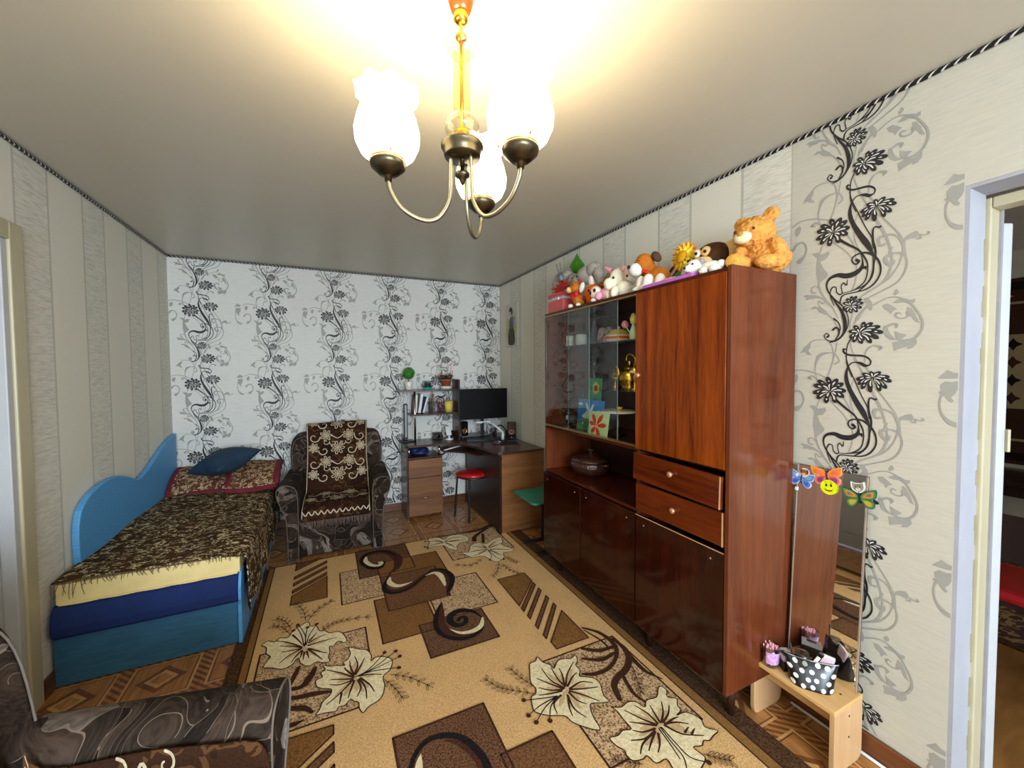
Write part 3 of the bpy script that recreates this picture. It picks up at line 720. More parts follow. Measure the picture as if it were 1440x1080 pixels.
# ------------------------------------------------------------------ left door (white leaf in a cream casing)
d1 = struct(bpy.data.objects.new('door_1', None)); COL.objects.link(d1); d1.location = (-W, (LY0+LY1)/2, 0)
oy = (LY0+LY1)/2
m = MB(); m.box(-.002, .022, LY0-oy, LY0+.082-oy, 0, LZ+.08); m.build('casing', M_cream_paint, d1, bevel=.006)
m = MB(); m.box(-.002, .022, LY1-.082-oy, LY1-oy, 0, LZ+.08); m.build('casing', M_cream_paint, d1, bevel=.006)
m = MB(); m.box(-.002, .022, LY1-oy, LY0-oy, LZ, LZ+.08); m.build('casing', M_cream_paint, d1, bevel=.006)
m = MB(); m.box(-.12, .012, LY0-.035-oy, LY0-oy, 0, LZ); m.build('jamb', M_white_paint, d1, bevel=.004)
m = MB(); m.box(-.12, .012, LY1-oy, LY1+.035-oy, 0, LZ); m.build('jamb', M_white_paint, d1, bevel=.004)
m = MB(); m.box(-.12, .012, LY1+.035-oy, LY0-.035-oy, LZ-.035, LZ); m.build('jamb', M_white_paint, d1, bevel=.004)
m = MB(); m.box(-.07, -.03, LY1+.038-oy, LY0-.038-oy, .01, LZ-.038)
lf = m.build('leaf', M_white_paint, d1, bevel=.004)
for z0, z1 in ((.15, .9), (1.05, 1.9)):
    m = MB(); m.box(-.03, -.022, LY1+.16-oy, LY0-.16-oy, z0, z1); m.build('panel', M_white_paint, lf, bevel=.006)
m = MB(); m.cyl((-.03, LY1+.09-oy, 1.0), (.02, LY1+.09-oy, 1.0), .01); m.tube([(.02, LY1+.09-oy, 1.0), (.02, LY1+.2-oy, 1.0)], .008)
m.build('door_handle', mat('steel', (170, 170, 170), .3, 1), lf)

# ------------------------------------------------------------------ right doorway into the neighbouring room
d2 = struct(bpy.data.objects.new('door_2', None)); COL.objects.link(d2); d2.location = (0, DY0, 0)
m = MB()      # rough plastered reveal, chipped along its inner edge
N = 40
for i in range(N):
    z0, z1 = i*DZ/N, (i+1)*DZ/N
    e = .128+.006*sin(i*1.7)+.004*sin(i*4.1)
    m.box(.0005, e, -.012, .0, z0, z1)
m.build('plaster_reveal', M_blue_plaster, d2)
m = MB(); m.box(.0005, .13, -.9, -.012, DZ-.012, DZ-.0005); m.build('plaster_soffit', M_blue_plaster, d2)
m = MB(); m.box(.135, .205, -.024, .05, 0, DZ-.02); m.build('frame_post', M_cream_paint, d2, bevel=.004)
m = MB(); m.box(.135, .205, -.9, -.024, DZ-.055, DZ-.02); m.build('frame_head', M_cream_paint, d2, bevel=.004)
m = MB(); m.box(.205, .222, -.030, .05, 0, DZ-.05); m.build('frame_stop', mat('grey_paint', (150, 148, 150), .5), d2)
m = MB(); m.box(.222, .235, -.02, .05, 0, DZ-.06); m.build('shadow_gap', mat('painted_gap_shade', (70, 52, 60), .7), d2)  # solid dark strip standing in for the shade between frame and leaf
m = MB(); m.box(-.02, .78, -.04, 0, 0.01, DZ-.085)
leaf = m.build('leaf', M_white_paint, d2, loc=(.262, .0, 0), rot=(0, 0, rad(62)), bevel=.006)
m = MB(); m.box(-.03, .005, -.045, -.035, 1.2, 1.28); m.build('hinge', M_cream_paint, leaf, bevel=.002)

# neighbouring room
NX = 3.5
m = MB(); m.box(.13, NX, FY-.1, .1, -.1, 0)
def lam():
    t = NT('brown_linoleum')
    v = t.coord('Object', scale=(2, 8, 1))
    n = t.noise(v, 1.4, 4, .6, .5)
    t.base(t.ramp(n, [(.3, lin((120, 78, 38))), (.7, lin((168, 118, 62)))]))
    return t.set(.3, 0, .5)
struct(m.build('floor_2', lam()))
m = MB(); m.box(.13, NX, FY-.1, .1, H, H+.1); struct(m.build('ceiling_2', M_ceil))
m = MB(); m.box(NX, NX+.1, FY-.1, .1, 0, H); struct(m.build('wall_far', mat('far_wallpaper', (196, 190, 170), .8, var=.06)))
m = MB(); m.box(.13, NX, 0, .1, 0, H); struct(m.build('wall_far_side', M_plain))
def wp(mb, name, mats, parent, **kw):
    """part modelled in room coordinates under an unrotated thing"""
    L = parent.location if parent.parent is None else (0, 0, 0)
    return mb.build(name, mats, parent, loc=(-L[0], -L[1], -L[2]), **kw)

# ------------------------------------------------------------------ carpet
def pile(name, a, b, s=170, thr=.5, soft=.12):
    t = NT(name)
    v = t.coord('Object')
    n = t.noise(v, s, 2, .7)
    big = t.noise(v, 4, 2)
    c = t.ramp(n, [(thr-soft, lin(a)), (thr+soft, lin(b))])
    c = t.mix(.25, c, t.ramp(big, [(.3, (.6, .6, .6, 1)), (.7, (1, 1, 1, 1))]), 'MULTIPLY')
    t.base(c); t.bump(n, .35, .006)
    t.set(.95, 0, .08)
    return t.m
P_sand = pile('pile_sand', (192, 148, 94), (230, 188, 132))
P_speck = pile('pile_speckled', (112, 80, 56), (212, 176, 132), 120, .47, .06)
P_olive = pile('pile_olive_brown', (104, 68, 34), (150, 106, 60))
P_mid = pile('pile_mid_brown', (84, 54, 34), (132, 92, 60))
P_dark = pile('pile_dark_brown', (66, 38, 24), (128, 92, 66), 140)
P_gold = pile('pile_gold', (126, 90, 48), (154, 112, 62))
P_line = pile('pile_line', (58, 34, 24), (76, 46, 32))
P_black = pile('pile_black', (22, 20, 20), (42, 36, 34))
P_brown = pile('pile_chestnut', (62, 34, 26), (84, 50, 38))
P_cream = pile('pile_cream', (216, 196, 150), (238, 222, 182), 60)
P_shade = pile('pile_beige', (190, 158, 116), (206, 176, 132), 60)
P_border = pile('pile_border', (58, 38, 24), (98, 70, 48), 120)

rug = thing('carpet', 'large beige and brown pile carpet with lilies and swirls on the floor', 'carpet', (-1.31, -2.4, 0))
RX0, RX1, RY0, RY1 = -2.36, -.272, -3.95, -.885
m = MB(); m.box(RX0, RX1, RY0, RY1, .001, .010); wp(m, 'backing', P_border, rug, bevel=.003)
def rect(x0, x1, y0, y1, z): return [(x0, y0, z), (x1, y0, z), (x1, y1, z), (x0, y1, z)]
def rugface(name, mt, poly, z, line=None, lw=.009):
    m = MB()
    m.add([(x, y, z) for x, y in poly], [tuple(range(len(poly)))], 0)
    if line:
        n = len(poly)
        for i in range(n):
            a, b = poly[i], poly[(i+1) % n]
            ribbon(m, [(a[0], a[1], lw), (b[0], b[1], lw)], lambda x, y: (x, y, z+.0003), 1)
    return wp(m, name, [mt, P_line], rug, fix=False)
R4 = lambda x0, x1, y0, y1: [(x0, y0), (x1, y0), (x1, y1), (x0, y1)]
rugface('gold_band', P_gold, R4(-2.30, -.368, -3.88, RY1-.001), .0104, True)
rugface('sand_field', P_sand, R4(-2.262, -.418, -3.84, RY1-.001), .0110, True, .007)
sq = [('dark', R4(-1.693, -1.30, -1.345, -.89)), ('olive', R4(-1.56, -1.095, -1.57, -1.155)), ('speck', R4(-1.82, -1.49, -1.63, -1.19)), ('speck', R4(-1.30, -.916, -2.035, -1.62)),
      ('olive', R4(-1.63, -1.32, -2.12, -1.672)), ('dark', R4(-1.42, -1.035, -2.34, -2.05)), ('mid', R4(-1.56, -1.165, -1.83, -1.39)),
      ('dark', R4(-1.667, -1.277, -3.25, -2.715)), ('mid', R4(-1.30, -1.07, -3.45, -2.965)), ('speck', R4(-2.225, -1.705, -2.495, -1.925)), ('speck', R4(-.952, -.465, -3.19, -2.61)), ('speck', R4(-1.01, -.482, -1.37, -.90))]
order = [9, 10, 11, 2, 3, 0, 1, 4, 5, 6, 8, 7]
for i, k in enumerate(order):
    c, poly = sq[k]
    rugface('woven_square', {'dark': P_dark, 'olive': P_olive, 'speck': P_speck, 'mid': P_mid}[c], poly, .0116+.0002*i, True)
def diag(x0, x1, y0, y1, flip, cuts):
    """brown block cut by slanted bars: cuts are (ya,yb) on the left edge; right edge shifted"""
    sh = .245 if not flip else -.245
    for (a, b) in cuts:
        poly = [(x0, a), (x1, a+sh), (x1, b+sh), (x0, b)]
        poly = [(x, max(min(y, y1), y0)) for x, y in poly]
        rugface('woven_bar', P_mid, poly, .0145, True, .007)
rugface('woven_block', P_olive, [(-.81, -1.785), (-.597, -1.785), (-.597, -1.905), (-.81, -2.135)], .0145, True, .007)
for a, b in ((-1.925, -1.962), (-2.008, -2.043), (-2.108, -2.142), (-2.200, -2.234)):
    rugface('woven_bar', P_mid, [(-.60, a), (-.60, b), (-.81, b-.238), (-.81, a-.238)], .0145, True, .007)
rugface('woven_block', P_olive, [(-.594, -2.29), (-.594, -2.565), (-.80, -2.565), (-.80, -2.505)], .0145, True, .007)
rugface('woven_block', P_olive, [(-2.117, -1.497), (-1.905, -1.497), (-1.905, -1.20), (-2.117, -1.38)], .0145, True, .007)
for a in (-1.18, -1.08, -.985):
    rugface('woven_bar', P_mid, [(-1.908, a), (-1.908, a+.045), (-2.117, a+.045-.17), (-2.117, a-.17)], .0145, True, .007)
rugface('woven_bar', P_mid, [(-2.117, -.895), (-1.96, -.895), (-2.117, -1.02)], .0145, True, .007)
rugface('woven_block', P_olive, [(-2.10, -2.53), (-1.884, -2.545), (-1.884, -2.59), (-2.10, -2.76)], .0145, True, .007)
for a in (-2.63, -2.73, -2.83):
    rugface('woven_bar', P_mid, [(-1.884, a), (-1.884, a-.045), (-2.10, a-.045-.16), (-2.10, a-.16)], .0145, True, .007)
_gc = [0]
def G(z):
    _gc[0] += 1
    zz_ = z+(_gc[0] % 13)*.00002
    return lambda a, b: (a/1000, b/1000, zz_)
mm_ = {'k': P_black, 'w': P_cream, 'b': P_brown, 'v': P_line}
zz = {'b': .0150, 'k': .0154, 'w': .0158, 'v': .0150}
nm = {'k': 'swirl', 'w': 'swirl_highlight', 'b': 'swirl_shade', 'v': 'vine'}
for c, pts in RUG_RIB:
    m = MB(); ribbon(m, pts, G(zz[c]), 0, 6); wp(m, nm[c], mm_[c], rug, fix=False)
for poly, ctr, veins, st, dots in RUG_FLOWER:
    big = max(abs(p[0]-ctr[0]) for p in poly) > 120
    m = MB()
    pp = crom([p+(0,) for p in poly+[poly[0]]], 3)[:-1]
    m.flat([p[:2] for p in pp], G(.0164), 0)
    pts = [(p[0], p[1], 5.0) for p in poly+[poly[0]]]
    ribbon(m, pts, G(.0167), 1, 3)
    # soft beige petal hearts between the veins
    for v in veins:
        e = v[-1]
        tip = (ctr[0]+(e[0]-ctr[0])*.72, ctr[1]+(e[1]-ctr[1])*.72)
        m.flat(teardrop(ctr, tip, 15), G(.0166), 2)
    for v in veins:
        n = len(v)
        ribbon(m, [(p[0], p[1], 11-6.5*i/(n-1)) for i, p in enumerate(v)], G(.0169), 1, 4)
    for v in st:
        n = len(v)
        ribbon(m, [(p[0], p[1], 6-2*i/(n-1)) for i, p in enumerate(v)], G(.0172), 3, 4)
    for d in dots:
        m.flat([(d[0]+11*cos(k*pi/5), d[1]+11*sin(k*pi/5)) for k in range(10)], G(.0174), 1)
    wp(m, 'lily', [P_cream, P_line, P_shade, P_black], rug, fix=False)
for pts in RUG_SPRIG:
    m = MB()
    P = crom([p+(3.,) for p in pts], 6)
    ribbon(m, P, G(.0161), 0, 1)
    for i in range(2, len(P)-1, 2):
        a = math.atan2(P[i+1][1]-P[i-1][1], P[i+1][0]-P[i-1][0])
        for s in (-1, 1):
            b = a+s*.75
            c0 = P[i]; c1 = (c0[0]+34*cos(b), c0[1]+34*sin(b))
            td = teardrop(c0[:2], c1, 7.5, n=6)
            ribbon(m, [(q[0], q[1], 2.2) for q in td+[td[0]]], G(.0161), 0, 1, False)
    wp(m, 'sprig', [P_line], rug, fix=False)

# ------------------------------------------------------------------ wall unit
Mw = wood_mat('mahogany_dark', (30, 8, 3), (58, 17, 6), 'z', 1.0, .10, .0, .5, spec=.32)
Mw_side = wood_mat('mahogany_side', (84, 38, 20), (116, 60, 33), 'z', 1.0, .16, .0, .8, spec=.35)
Mw_fig = wood_mat('mahogany_figured', (76, 24, 5), (150, 70, 16), 'z', 1.3, .12, .0, 1.2, spec=.3)
Mw_y = wood_mat('mahogany_shelf', (48, 16, 6), (90, 36, 14), 'y', 1.0, .14, .0, .5, spec=.4)
Mw_in = wood_mat('mahogany_inside', (40, 18, 11), (62, 30, 18), 'z', 1.0, .4, .1, .5)
M_brass = mat('brass', (205, 178, 110), .3, 1, var=.05)
M_knob = mat('knob_gold', (206, 150, 110), .28, .6)
M_edge = mat('worn_edge', (196, 160, 120), .5)
M_pane = glass_mat('cabinet_glass', (247, 249, 248), .55)
FX = -.43
YL, YD, YR = -1.80, -2.755, -3.285
cab = thing('wall_unit', 'tall glossy mahogany wall unit with glass display case against the right wall', 'cabinet', (-.22, -2.54, 0))
def cb(name, mt, x0, x1, y0, y1, z0, z1, bev=.0015, parent=None):
    m = MB(); m.box(x0, x1, y0, y1, z0, z1)
    return wp(m, name, mt, parent or cab, bevel=bev)
cb('side_panel', Mw_side, FX+.006, -.02, YL-.018, YL, .17, 1.905)
cb('side_panel', Mw_side, FX-.012, -.02, YR, YR+.018, .17, 1.908)
cb('divider', Mw_side, FX+.008, -.03, YD-.009, YD+.009, .19, 1.888)
cb('top_panel', Mw_y, FX, -.02, YR+.018, YL-.018, 1.888, 1.905)
cb('bottom_panel', Mw_y, FX+.01, -.02, YR+.018, YL-.018, .17, .19)
cb('niche_floor', Mw_y, FX, -.03, YD+.009, YL-.018, .757, .773)
cb('display_floor', Mw_y, FX+.004, -.03, YD+.009, YL-.018, 1.078, 1.096)
cb('back_panel', Mw_in, -.03, -.02, YR+.018, YL-.018, .19, 1.888)
# base doors
for y0, y1 in ((-2.268, YL-.003), (YD, -2.272), (YR+.02, YD-.006)):
    d = cb('base_door', Mw, FX-.012, FX+.005, y0+.001, y1-.001, .168, .752, .002)
    for yy in (y0+.06, y1-.06):
        m = MB(); m.cyl((FX-.0125, yy, .708), (FX-.0142, yy, .708), .0035, 8); wp(m, 'screw_cap', M_edge, d)
# drawers, the upper one sitting slightly askew and pulled out
def drawer(z0, z1, out, tilt, kz):
    m = MB(); m.box(FX-.014-out, FX+.003-out, YR+.021, YD-.014, z0, z1)
    d = wp(m, 'drawer', wood_mat('mahogany_drawer', (72, 24, 6), (120, 50, 14), 'y', 1.0, .14, .0, .8, spec=.3), cab, bevel=.0025)
    d.rotation_euler = (tilt, 0, 0)
    if tilt:
        c = Vector((0, -3.02+2.54, (z0+z1)/2))
        L = Vector(d.location); d.location = Matrix.Rotation(tilt, 3, 'X') @ (L-c)+c
    m = MB(); T = Matrix.Translation((FX-.014-out, -3.02, kz)) @ Matrix.Rotation(-pi/2, 4, 'Y')
    m.lathe([(0, .026), (.009, .025), (.014, .019), (.013, .012), (.006, .006), (.007, 0), (0, 0)], 14, T=T)
    wp(m, 'knob', M_knob, d)
    m = MB(); m.box(FX-.0005-out, FX+.2, YR+.04, YD-.03, z0+.012, z1-.02); wp(m, 'tray', Mw_in, d)
    m = MB(); m.box(FX-.0146-out, FX-.0138-out, YR+.021, YR+.027, z0, z1); wp(m, 'worn_edge', M_edge, d)
drawer(.938, 1.072, .022, rad(1.2), 1.022)
drawer(.778, .918, .004, 0, .852)
cb('drawer_rail', Mw, FX+.01, -.04, YR+.018, YD-.009, .921, .931)
cb('drawer_rail', Mw, FX+.01, -.04, YR+.018, YD-.009, 1.078, 1.090)
m = MB(); m.box(FX-.013, FX-.0105, YR+.022, YD-.006, .748, .7515); wp(m, 'worn_edge', M_edge, cab)
ud = cb('upper_door', Mw_fig, FX-.014, FX+.004, YR+.021, YD-.003, 1.092, 1.886, .002)
m = MB(); T = Matrix.Translation((FX-.014, YD-.035, 1.47)) @ Matrix.Rotation(-pi/2, 4, 'Y')
m.lathe([(0, .024), (.009, .023), (.013, .017), (.012, .011), (.006, .006), (.007, 0), (0, 0)], 14, T=T); wp(m, 'knob', M_knob, ud)
# glazing
cb('glass_rail', M_brass, FX-.004, FX+.020, YD+.009, YL-.018, 1.096, 1.106, .001)
cb('glass_rail', M_brass, FX-.004, FX+.020, YD+.009, YL-.018, 1.880, 1.888, .001)
cb('sliding_pane', M_pane, FX+.001, FX+.005, -2.342, YL-.02, 1.107, 1.879, 0)
cb('sliding_pane', M_pane, FX+.010, FX+.014, -2.590, -2.098, 1.107, 1.879, 0)
for yy, xx in ((-2.342, .003), (-2.590, .012), (-2.098, .012)):
    cb('pane_edge', mat('glass_edge', (96, 116, 110), .15), FX+xx-.002, FX+xx+.002, yy-.0016, yy+.0016, 1.107, 1.879, 0)
M_shelfglass = glass_mat('shelf_glass', (240, 246, 243), .5)
cb('glass_shelf', M_shelfglass, FX+.04, -.032, YD+.01, YL-.019, 1.656, 1.662, 0)
cb('glass_shelf', M_shelfglass, FX+.04, -.032, YD+.01, YL-.019, 1.376, 1.382, 0)
for x in (FX+.10, -.07):
    for y in (YL-.06, YD, YR+.06):
        m = MB(); m.cyl((x, y, 0), (x, y, .17), .013, 12, r2=.02); wp(m, 'leg', Mw_in, cab)

# ------------------------------------------------------------------ inside the display case
def stand(name, label, cat, x, y, z, rotz=0, group=None): return thing(name, label, cat, (x, y, z), rotz, group)
M_wax = mat('white_wax', (232, 234, 220), .5, var=.03)
M_crys = glass_mat('crystal', (246, 249, 249), 1.2)
M_gold = mat('polished_gold', (212, 172, 74), .22, 1, var=.15, vs=40)
M_porc = mat('porcelain', (228, 224, 208), .2, var=.03)
S1, S2, S0 = 1.662, 1.382, 1.096
for y, r, lab in ((-1.80-.035, .036, 'left white pillar candle on the upper glass shelf of the display case'), (-1.965, .040, 'right, slightly wider white pillar candle on the upper glass shelf')):
    t = thing('candle', lab, 'candle', (-.22, y, S1), 0, 'white candles in the display case')
    m = MB(); m.lathe([(0, 0), (r+.012, 0), (r+.016, .006), (r+.01, .008), (0, .008)], 20); m.build('saucer', M_porc, t)
    m = MB(); m.lathe([(0, .008), (r, .008), (r, .086), (r-.005, .09), (.006, .086), (0, .086)], 20); m.build('wax', M_wax, t)
    m = MB(); m.cyl((0, 0, .085), (0, 0, .097), .0015, 6); m.build('wick', M_ink, t)
t = thing('glass_cone', 'tall grey cut glass cone ornament at the back of the upper shelf', 'ornament', (-.12, -1.985, S1))
m = MB(); m.lathe([(0, 0), (.055, 0), (.052, .03), (.030, .10), (.012, .17), (.004, .20), (0, .2)], 12, smooth=False); m.build('cone', mat('smoky_glass', (120, 124, 126), .15), t)
m = MB(); m.lathe([(.056, 0), (.06, .004), (.056, .008)], 16); m.build('foot_ring', M_crys, t)
t = thing('photo_card', 'small colourful photo card leaning on the upper shelf beside the striped bowl', 'card', (-.20, -2.20, S1), rad(-90))
def pic_mat(name, cols, scale):
    t_ = NT(name)
    v = t_.coord('Object')
    n = t_.noise(v, scale, 3, .6, .6)
    k = len(cols)
    t_.base(t_.ramp(n, [(.3+.4*i/(k-1), lin(c)) for i, c in enumerate(cols)]))
    return t_.set(.35)
m = MB(); m.obox((0, 0, .062), (.12, .004, .118), (rad(-12), 0, rad(8))); m.build('print', pic_mat('photo_print', [(60, 66, 96), (150, 120, 130), (214, 190, 186), (120, 104, 70)], 22), t)
m = MB(); m.obox((0, .018, .045), (.05, .003, .085), (rad(20), 0, rad(8))); m.build('prop', M_porc, t)
t = thing('lidded_bowl', 'white and yellow lidded bowl with an orange stripe on the upper shelf', 'bowl', (-.22, -2.365, S1))
m = MB(); m.lathe([(0, 0), (.055, 0), (.075, .012), (.082, .03), (.080, .05)], 28); m.build('body', M_porc, t)
m = MB(); m.lathe([(.0825, .026), (.0832, .03), (.083, .042), (.0815, .042)], 28); m.build('stripe', mat('orange_glaze', (222, 100, 30), .2), t)
m = MB(); m.lathe([(.081, .05), (.07, .062), (.055, .07), (.052, .082), (.02, .09), (0, .091)], 28); l_ = m.build('lid', mat('yellow_glaze', (222, 208, 112), .2), t)
m = MB(); m.ell((0, 0, .098), .010); m.build('knob', M_porc, l_)
t = thing('tulip_ornament', 'porcelain tulip ornament with pink and yellow buds at the right of the upper shelf', 'ornament', (-.30, -2.585, S1))
m = MB(); m.lathe([(0, 0), (.02, 0), (.024, .03), (.016, .07), (.006, .10), (0, .1)], 14); m.build('stem_leaves', mat('pale_green_glaze', (196, 220, 190), .25), t)
m = MB(); m.lathe([(0, .09), (.016, .10), (.022, .125), (.012, .15), (0, .158)], 12); m.build('bud', mat('yellow_bud', (232, 220, 130), .3), t)
m = MB(); m.lathe([(0, 0), (.018, .008), (.022, .028), (.010, .046), (0, .05)], 12, T=Matrix.Translation((-.01, .048, .075)) @ Matrix.Rotation(rad(-25), 4, 'X')); m.build('bud', mat('pink_bud', (228, 150, 170), .3), t)
m = MB(); m.tube([(0, 0, .03), (-.004, .03, .055), (-.01, .048, .08)], .004); m.build('stem', mat('pale_green_glaze', (196, 220, 190), .25), t)
# gold figures
t = thing('gold_bird', 'small spiky gilded bird figure on the middle shelf', 'figurine', (-.24, -2.36, S2))
m = MB(); m.lathe([(0, 0), (.018, 0), (.012, .012), (.005, .03), (.005, .05)], 12)
m.ell((0, 0, .062), (.02, .028, .018)); m.build('body', M_gold, t)
for i in range(7):
    a = rad(-70+25*i)
    m = MB(); m.prism([(-.005, 0), (.005, 0), (0, .055)], -.002, .002, 0, lambda u, v, w, a=a: (w, v*sin(a)+u*cos(a), .07+v*cos(a)*1.1-u*sin(a))); m.build('feather', M_gold, t)
t = thing('gold_teapot', 'large gilded dragon teapot on the middle shelf behind the door edge', 'teapot', (-.24, -2.49, S2))
m = MB(); m.lathe([(0, 0), (.05, 0), (.045, .012), (.060, .04), (.068, .07), (.055, .105), (.035, .12), (0, .122)], 24); m.build('body', M_gold, t)
m = MB(); m.lathe([(.036, .118), (.03, .135), (.012, .142), (.010, .155), (.014, .165), (0, .172)], 18); m.build('lid', M_gold, t)
m = MB(); m.tube(crom([(0, .055, .05), (0, .09, .07), (0, .10, .11), (0, .115, .14)], 6), [.012]*19, 10); m.build('spout', M_gold, t)
m = MB(); m.tube(crom([(0, -.03, .12), (0, -.05, .17), (0, -.02, .205), (0, .02, .2), (0, .03, .17)], 6), .007, 8); m.build('handle', M_gold, t)
t = thing('gold_goblet', 'gilded goblet on the middle shelf right beside the teapot', 'goblet', (-.30, -2.60, S2))
m = MB(); m.lathe([(0, 0), (.03, 0), (.012, .012), (.008, .05), (.022, .07), (.03, .10), (.031, .13), (.028, .13), (.02, .075), (0, .07)], 18); m.build('cup', M_gold, t)
m = MB(); m.lathe([(.0305, .098), (.0318, .104), (.0305, .110)], 18); m.build('ring', M_porc, t)
t = thing('crystal_vase', 'slender clear crystal vase on the middle shelf above the sunflower card', 'vase', (-.13, -2.0, S2))
m = MB(); m.lathe([(0, 0), (.032, 0), (.012, .02), (.010, .09), (.022, .14), (.034, .22), (.032, .22), (.018, .14), (.004, .1)], 18); m.build('body', M_crys, t)
for z in (.02, .09, .14):
    m = MB(); m.lathe([(.012+z*.05, z), (.018+z*.05, z+.005), (.012+z*.05, z+.01)], 14); m.build('ring', M_crys, t)
# bottom of the case: cards and crystal
def card(name, label, x, y, w, h, tilt, col, decor):
    t = thing(name, label, 'card', (x, y, S0), rad(-90))
    m = MB(); m.obox((0, h/2*sin(tilt), h/2*cos(tilt)), (w, .003, h), (-tilt, 0, 0))
    c = m.build('sheet', mat(name+label[:6]+'_sheet', col, .45, var=.03), t)
    T = Matrix.Translation((0, h/2*sin(tilt)-.0017, h/2*cos(tilt))) @ Euler((-tilt, 0, 0)).to_matrix().to_4x4()
    for k, (nm_, polys, cc) in enumerate(decor):
        m = MB()
        for pl in polys: m.flat([(a*w, b*h) for a, b in pl], lambda a, b: tuple(T @ Vector((a, -.0004*(k+1), b))), 0)
        m.build(nm_, mat('print_'+nm_+label[:5], cc, .45, var=.04), c, fix=False)
    return t
def disc(cx, cy, r, n=16, ry=None): return [(cx+r*cos(2*pi*i/n), cy+(ry or r)*sin(2*pi*i/n)) for i in range(n)]
def star(cx, cy, r0, r1, n, ry=1): return [(cx+(r1 if i % 2 else r0)*cos(pi*i/n), cy+ry*(r1 if i % 2 else r0)*sin(pi*i/n)) for i in range(2*n)]
card('greeting_card', 'tall green card with a sunflower standing behind the other two cards', -.25, -2.147, .142, .345, rad(3), (28, 158, 106),
     [('sunflower_petals', [star(.08, .31, .33, .21, 14, .42)], (244, 196, 24)), ('sunflower_heart', [disc(.08, .31, .14, 16, .06)], (110, 62, 20)), ('sunflower_stem', [[(.06, .18), (.10, .18), (.09, .1), (.05, .1)]], (20, 100, 50)), ('blue_pot', [[(-.12, .12), (.26, .12), (.22, -.06), (-.06, -.06)]], (24, 104, 140))])
card('greeting_card', 'blue card with a white hare on green grass, left of the red flower card', -.32, -2.19, .275, .205, rad(6), (26, 134, 214),
     [('grass', [[(-.5, -.5), (.5, -.5), (.5, -.22), (.3, -.14), (.05, -.05), (-.2, -.12), (-.5, -.3)]], (26, 142, 66)), ('hare', [[(-.32, -.06), (-.2, .06), (-.12, .16), (-.2, .38), (-.14, .40), (-.05, .2), (0, .18), (.08, .36), (.14, .38), (.1, .2), (.06, .08), (.08, -.04), (.0, -.1), (-.2, -.12)]], (232, 240, 244)), ('cloud', [disc(.36, .12, .13, 14, .08), disc(-.4, .34, .1, 12, .05)], (226, 238, 246)), ('flower', [disc(-.25, -.28, .03, 8), disc(.1, -.3, .03, 8)], (250, 250, 240))])
card('greeting_card', 'pale green card with a big red flower, frontmost of the three cards', -.385, -2.365, .19, .145, rad(8), (196, 226, 160),
     [('petals', [teardrop((-.1, -.1), (-.32, .36), .13), teardrop((-.1, -.1), (.2, .40), .13), teardrop((-.1, -.1), (.4, -.02), .14), teardrop((-.1, -.1), (.1, -.5), .13), teardrop((-.1, -.1), (-.3, -.42), .13), teardrop((-.1, -.1), (-.45, .02), .13)], (226, 40, 22)), ('stamen', [disc(-.08, -.12, .05, 10), disc(-.12, -.02, .03, 8)], (248, 210, 140))])
t = thing('cake_stand', 'crystal footed cake stand with a white doily and yellow flower', 'cake stand', (-.25, -2.40, S0))
m = MB(); m.lathe([(0, 0), (.05, 0), (.046, .006), (.012, .014), (.008, .05), (.014, .08), (.008, .11), (.03, .138), (.10, .146), (.102, .152), (0, .150)], 24); m.build('stand', M_crys, t)
m = MB(); m.lathe([(0, .153), (.09, .153), (.104, .150), (.112, .140)], 24, wob=lambda a, i: (1+.05*sin(a*12)*(i == 3), 0)); m.build('doily', M_porc, t)
m = MB(); m.lathe([(0, .02), (.02, .018), (.012, .0), (0, 0)], 10, c=(0, -.012, .155), wob=lambda a, i: (1+.3*sin(a*5), 0)); m.build('flower', mat('yellow_flower', (240, 206, 40), .5), t)
t = thing('crystal_bell', 'little clear crystal bell between the cards and the left side', 'bell', (-.2, -1.955, S0))
m = MB(); m.lathe([(.05, .0), (.046, .06), (.036, .13), (.02, .19), (.006, .20), (.008, .225), (.012, .24), (0, .262)], 18); m.build('bell', M_crys, t)
m = MB(); m.lathe([(.05, 0), (.054, .004), (.05, .008)], 18); m.build('rim', M_crys, t)
t = thing('dog_figurine', 'small black and silver sitting dog figurine in the left corner of the case', 'figurine', (-.25, -1.87, S0))
m = MB(); m.ell((0, 0, .04), (.026, .03, .04)); m.ell((-.015, .01, .085), (.018, .018, .02)); m.ell((-.03, .01, .08), (.014, .01, .009)); m.ell((-.02, .0, .025), (.012, .012, .028)); m.ell((-.015, .025, .085), (.006, .008, .018)); m.ell((-.01, -.006, .088), (.006, .008, .018))
m.build('body', mat('black_glaze', (30, 32, 36), .15), t, remesh=.004)
m = MB(); m.ell((-.024, .004, .05), (.012, .016, .022)); m.build('chest', mat('silver_glaze', (190, 194, 200), .25, .5), t)
# clay casserole in the niche
t = thing('casserole', 'glossy brown clay casserole with a lid in the open niche', 'casserole', (-.22, -2.08, .773))
M_clay = mat('brown_clay', (62, 34, 26), .18, var=.2, vs=30, bump=.6, bs=45)
m = MB(); m.lathe([(0, 0), (.085, 0), (.12, .02), (.142, .055), (.138, .085), (.128, .098), (0, .098)], 32); m.build('pot', M_clay, t)
m = MB(); m.lathe([(.134, .098), (.136, .104), (.10, .125), (.05, .14), (.02, .145), (0, .146)], 32); l_ = m.build('lid', M_clay, t)
m = MB(); m.lathe([(.012, .144), (.010, .155), (.024, .165), (.026, .175), (0, .18)], 18); m.build('knob', M_clay, l_)
for s in (-1, 1):
    m = MB(); m.tube(crom([(0, s*.132, .085), (-.02, s*.16, .09), (0, s*.178, .092), (.02, s*.16, .09), (0, s*.132, .085)], 6), .011, 8); m.build('handle', M_clay, t)
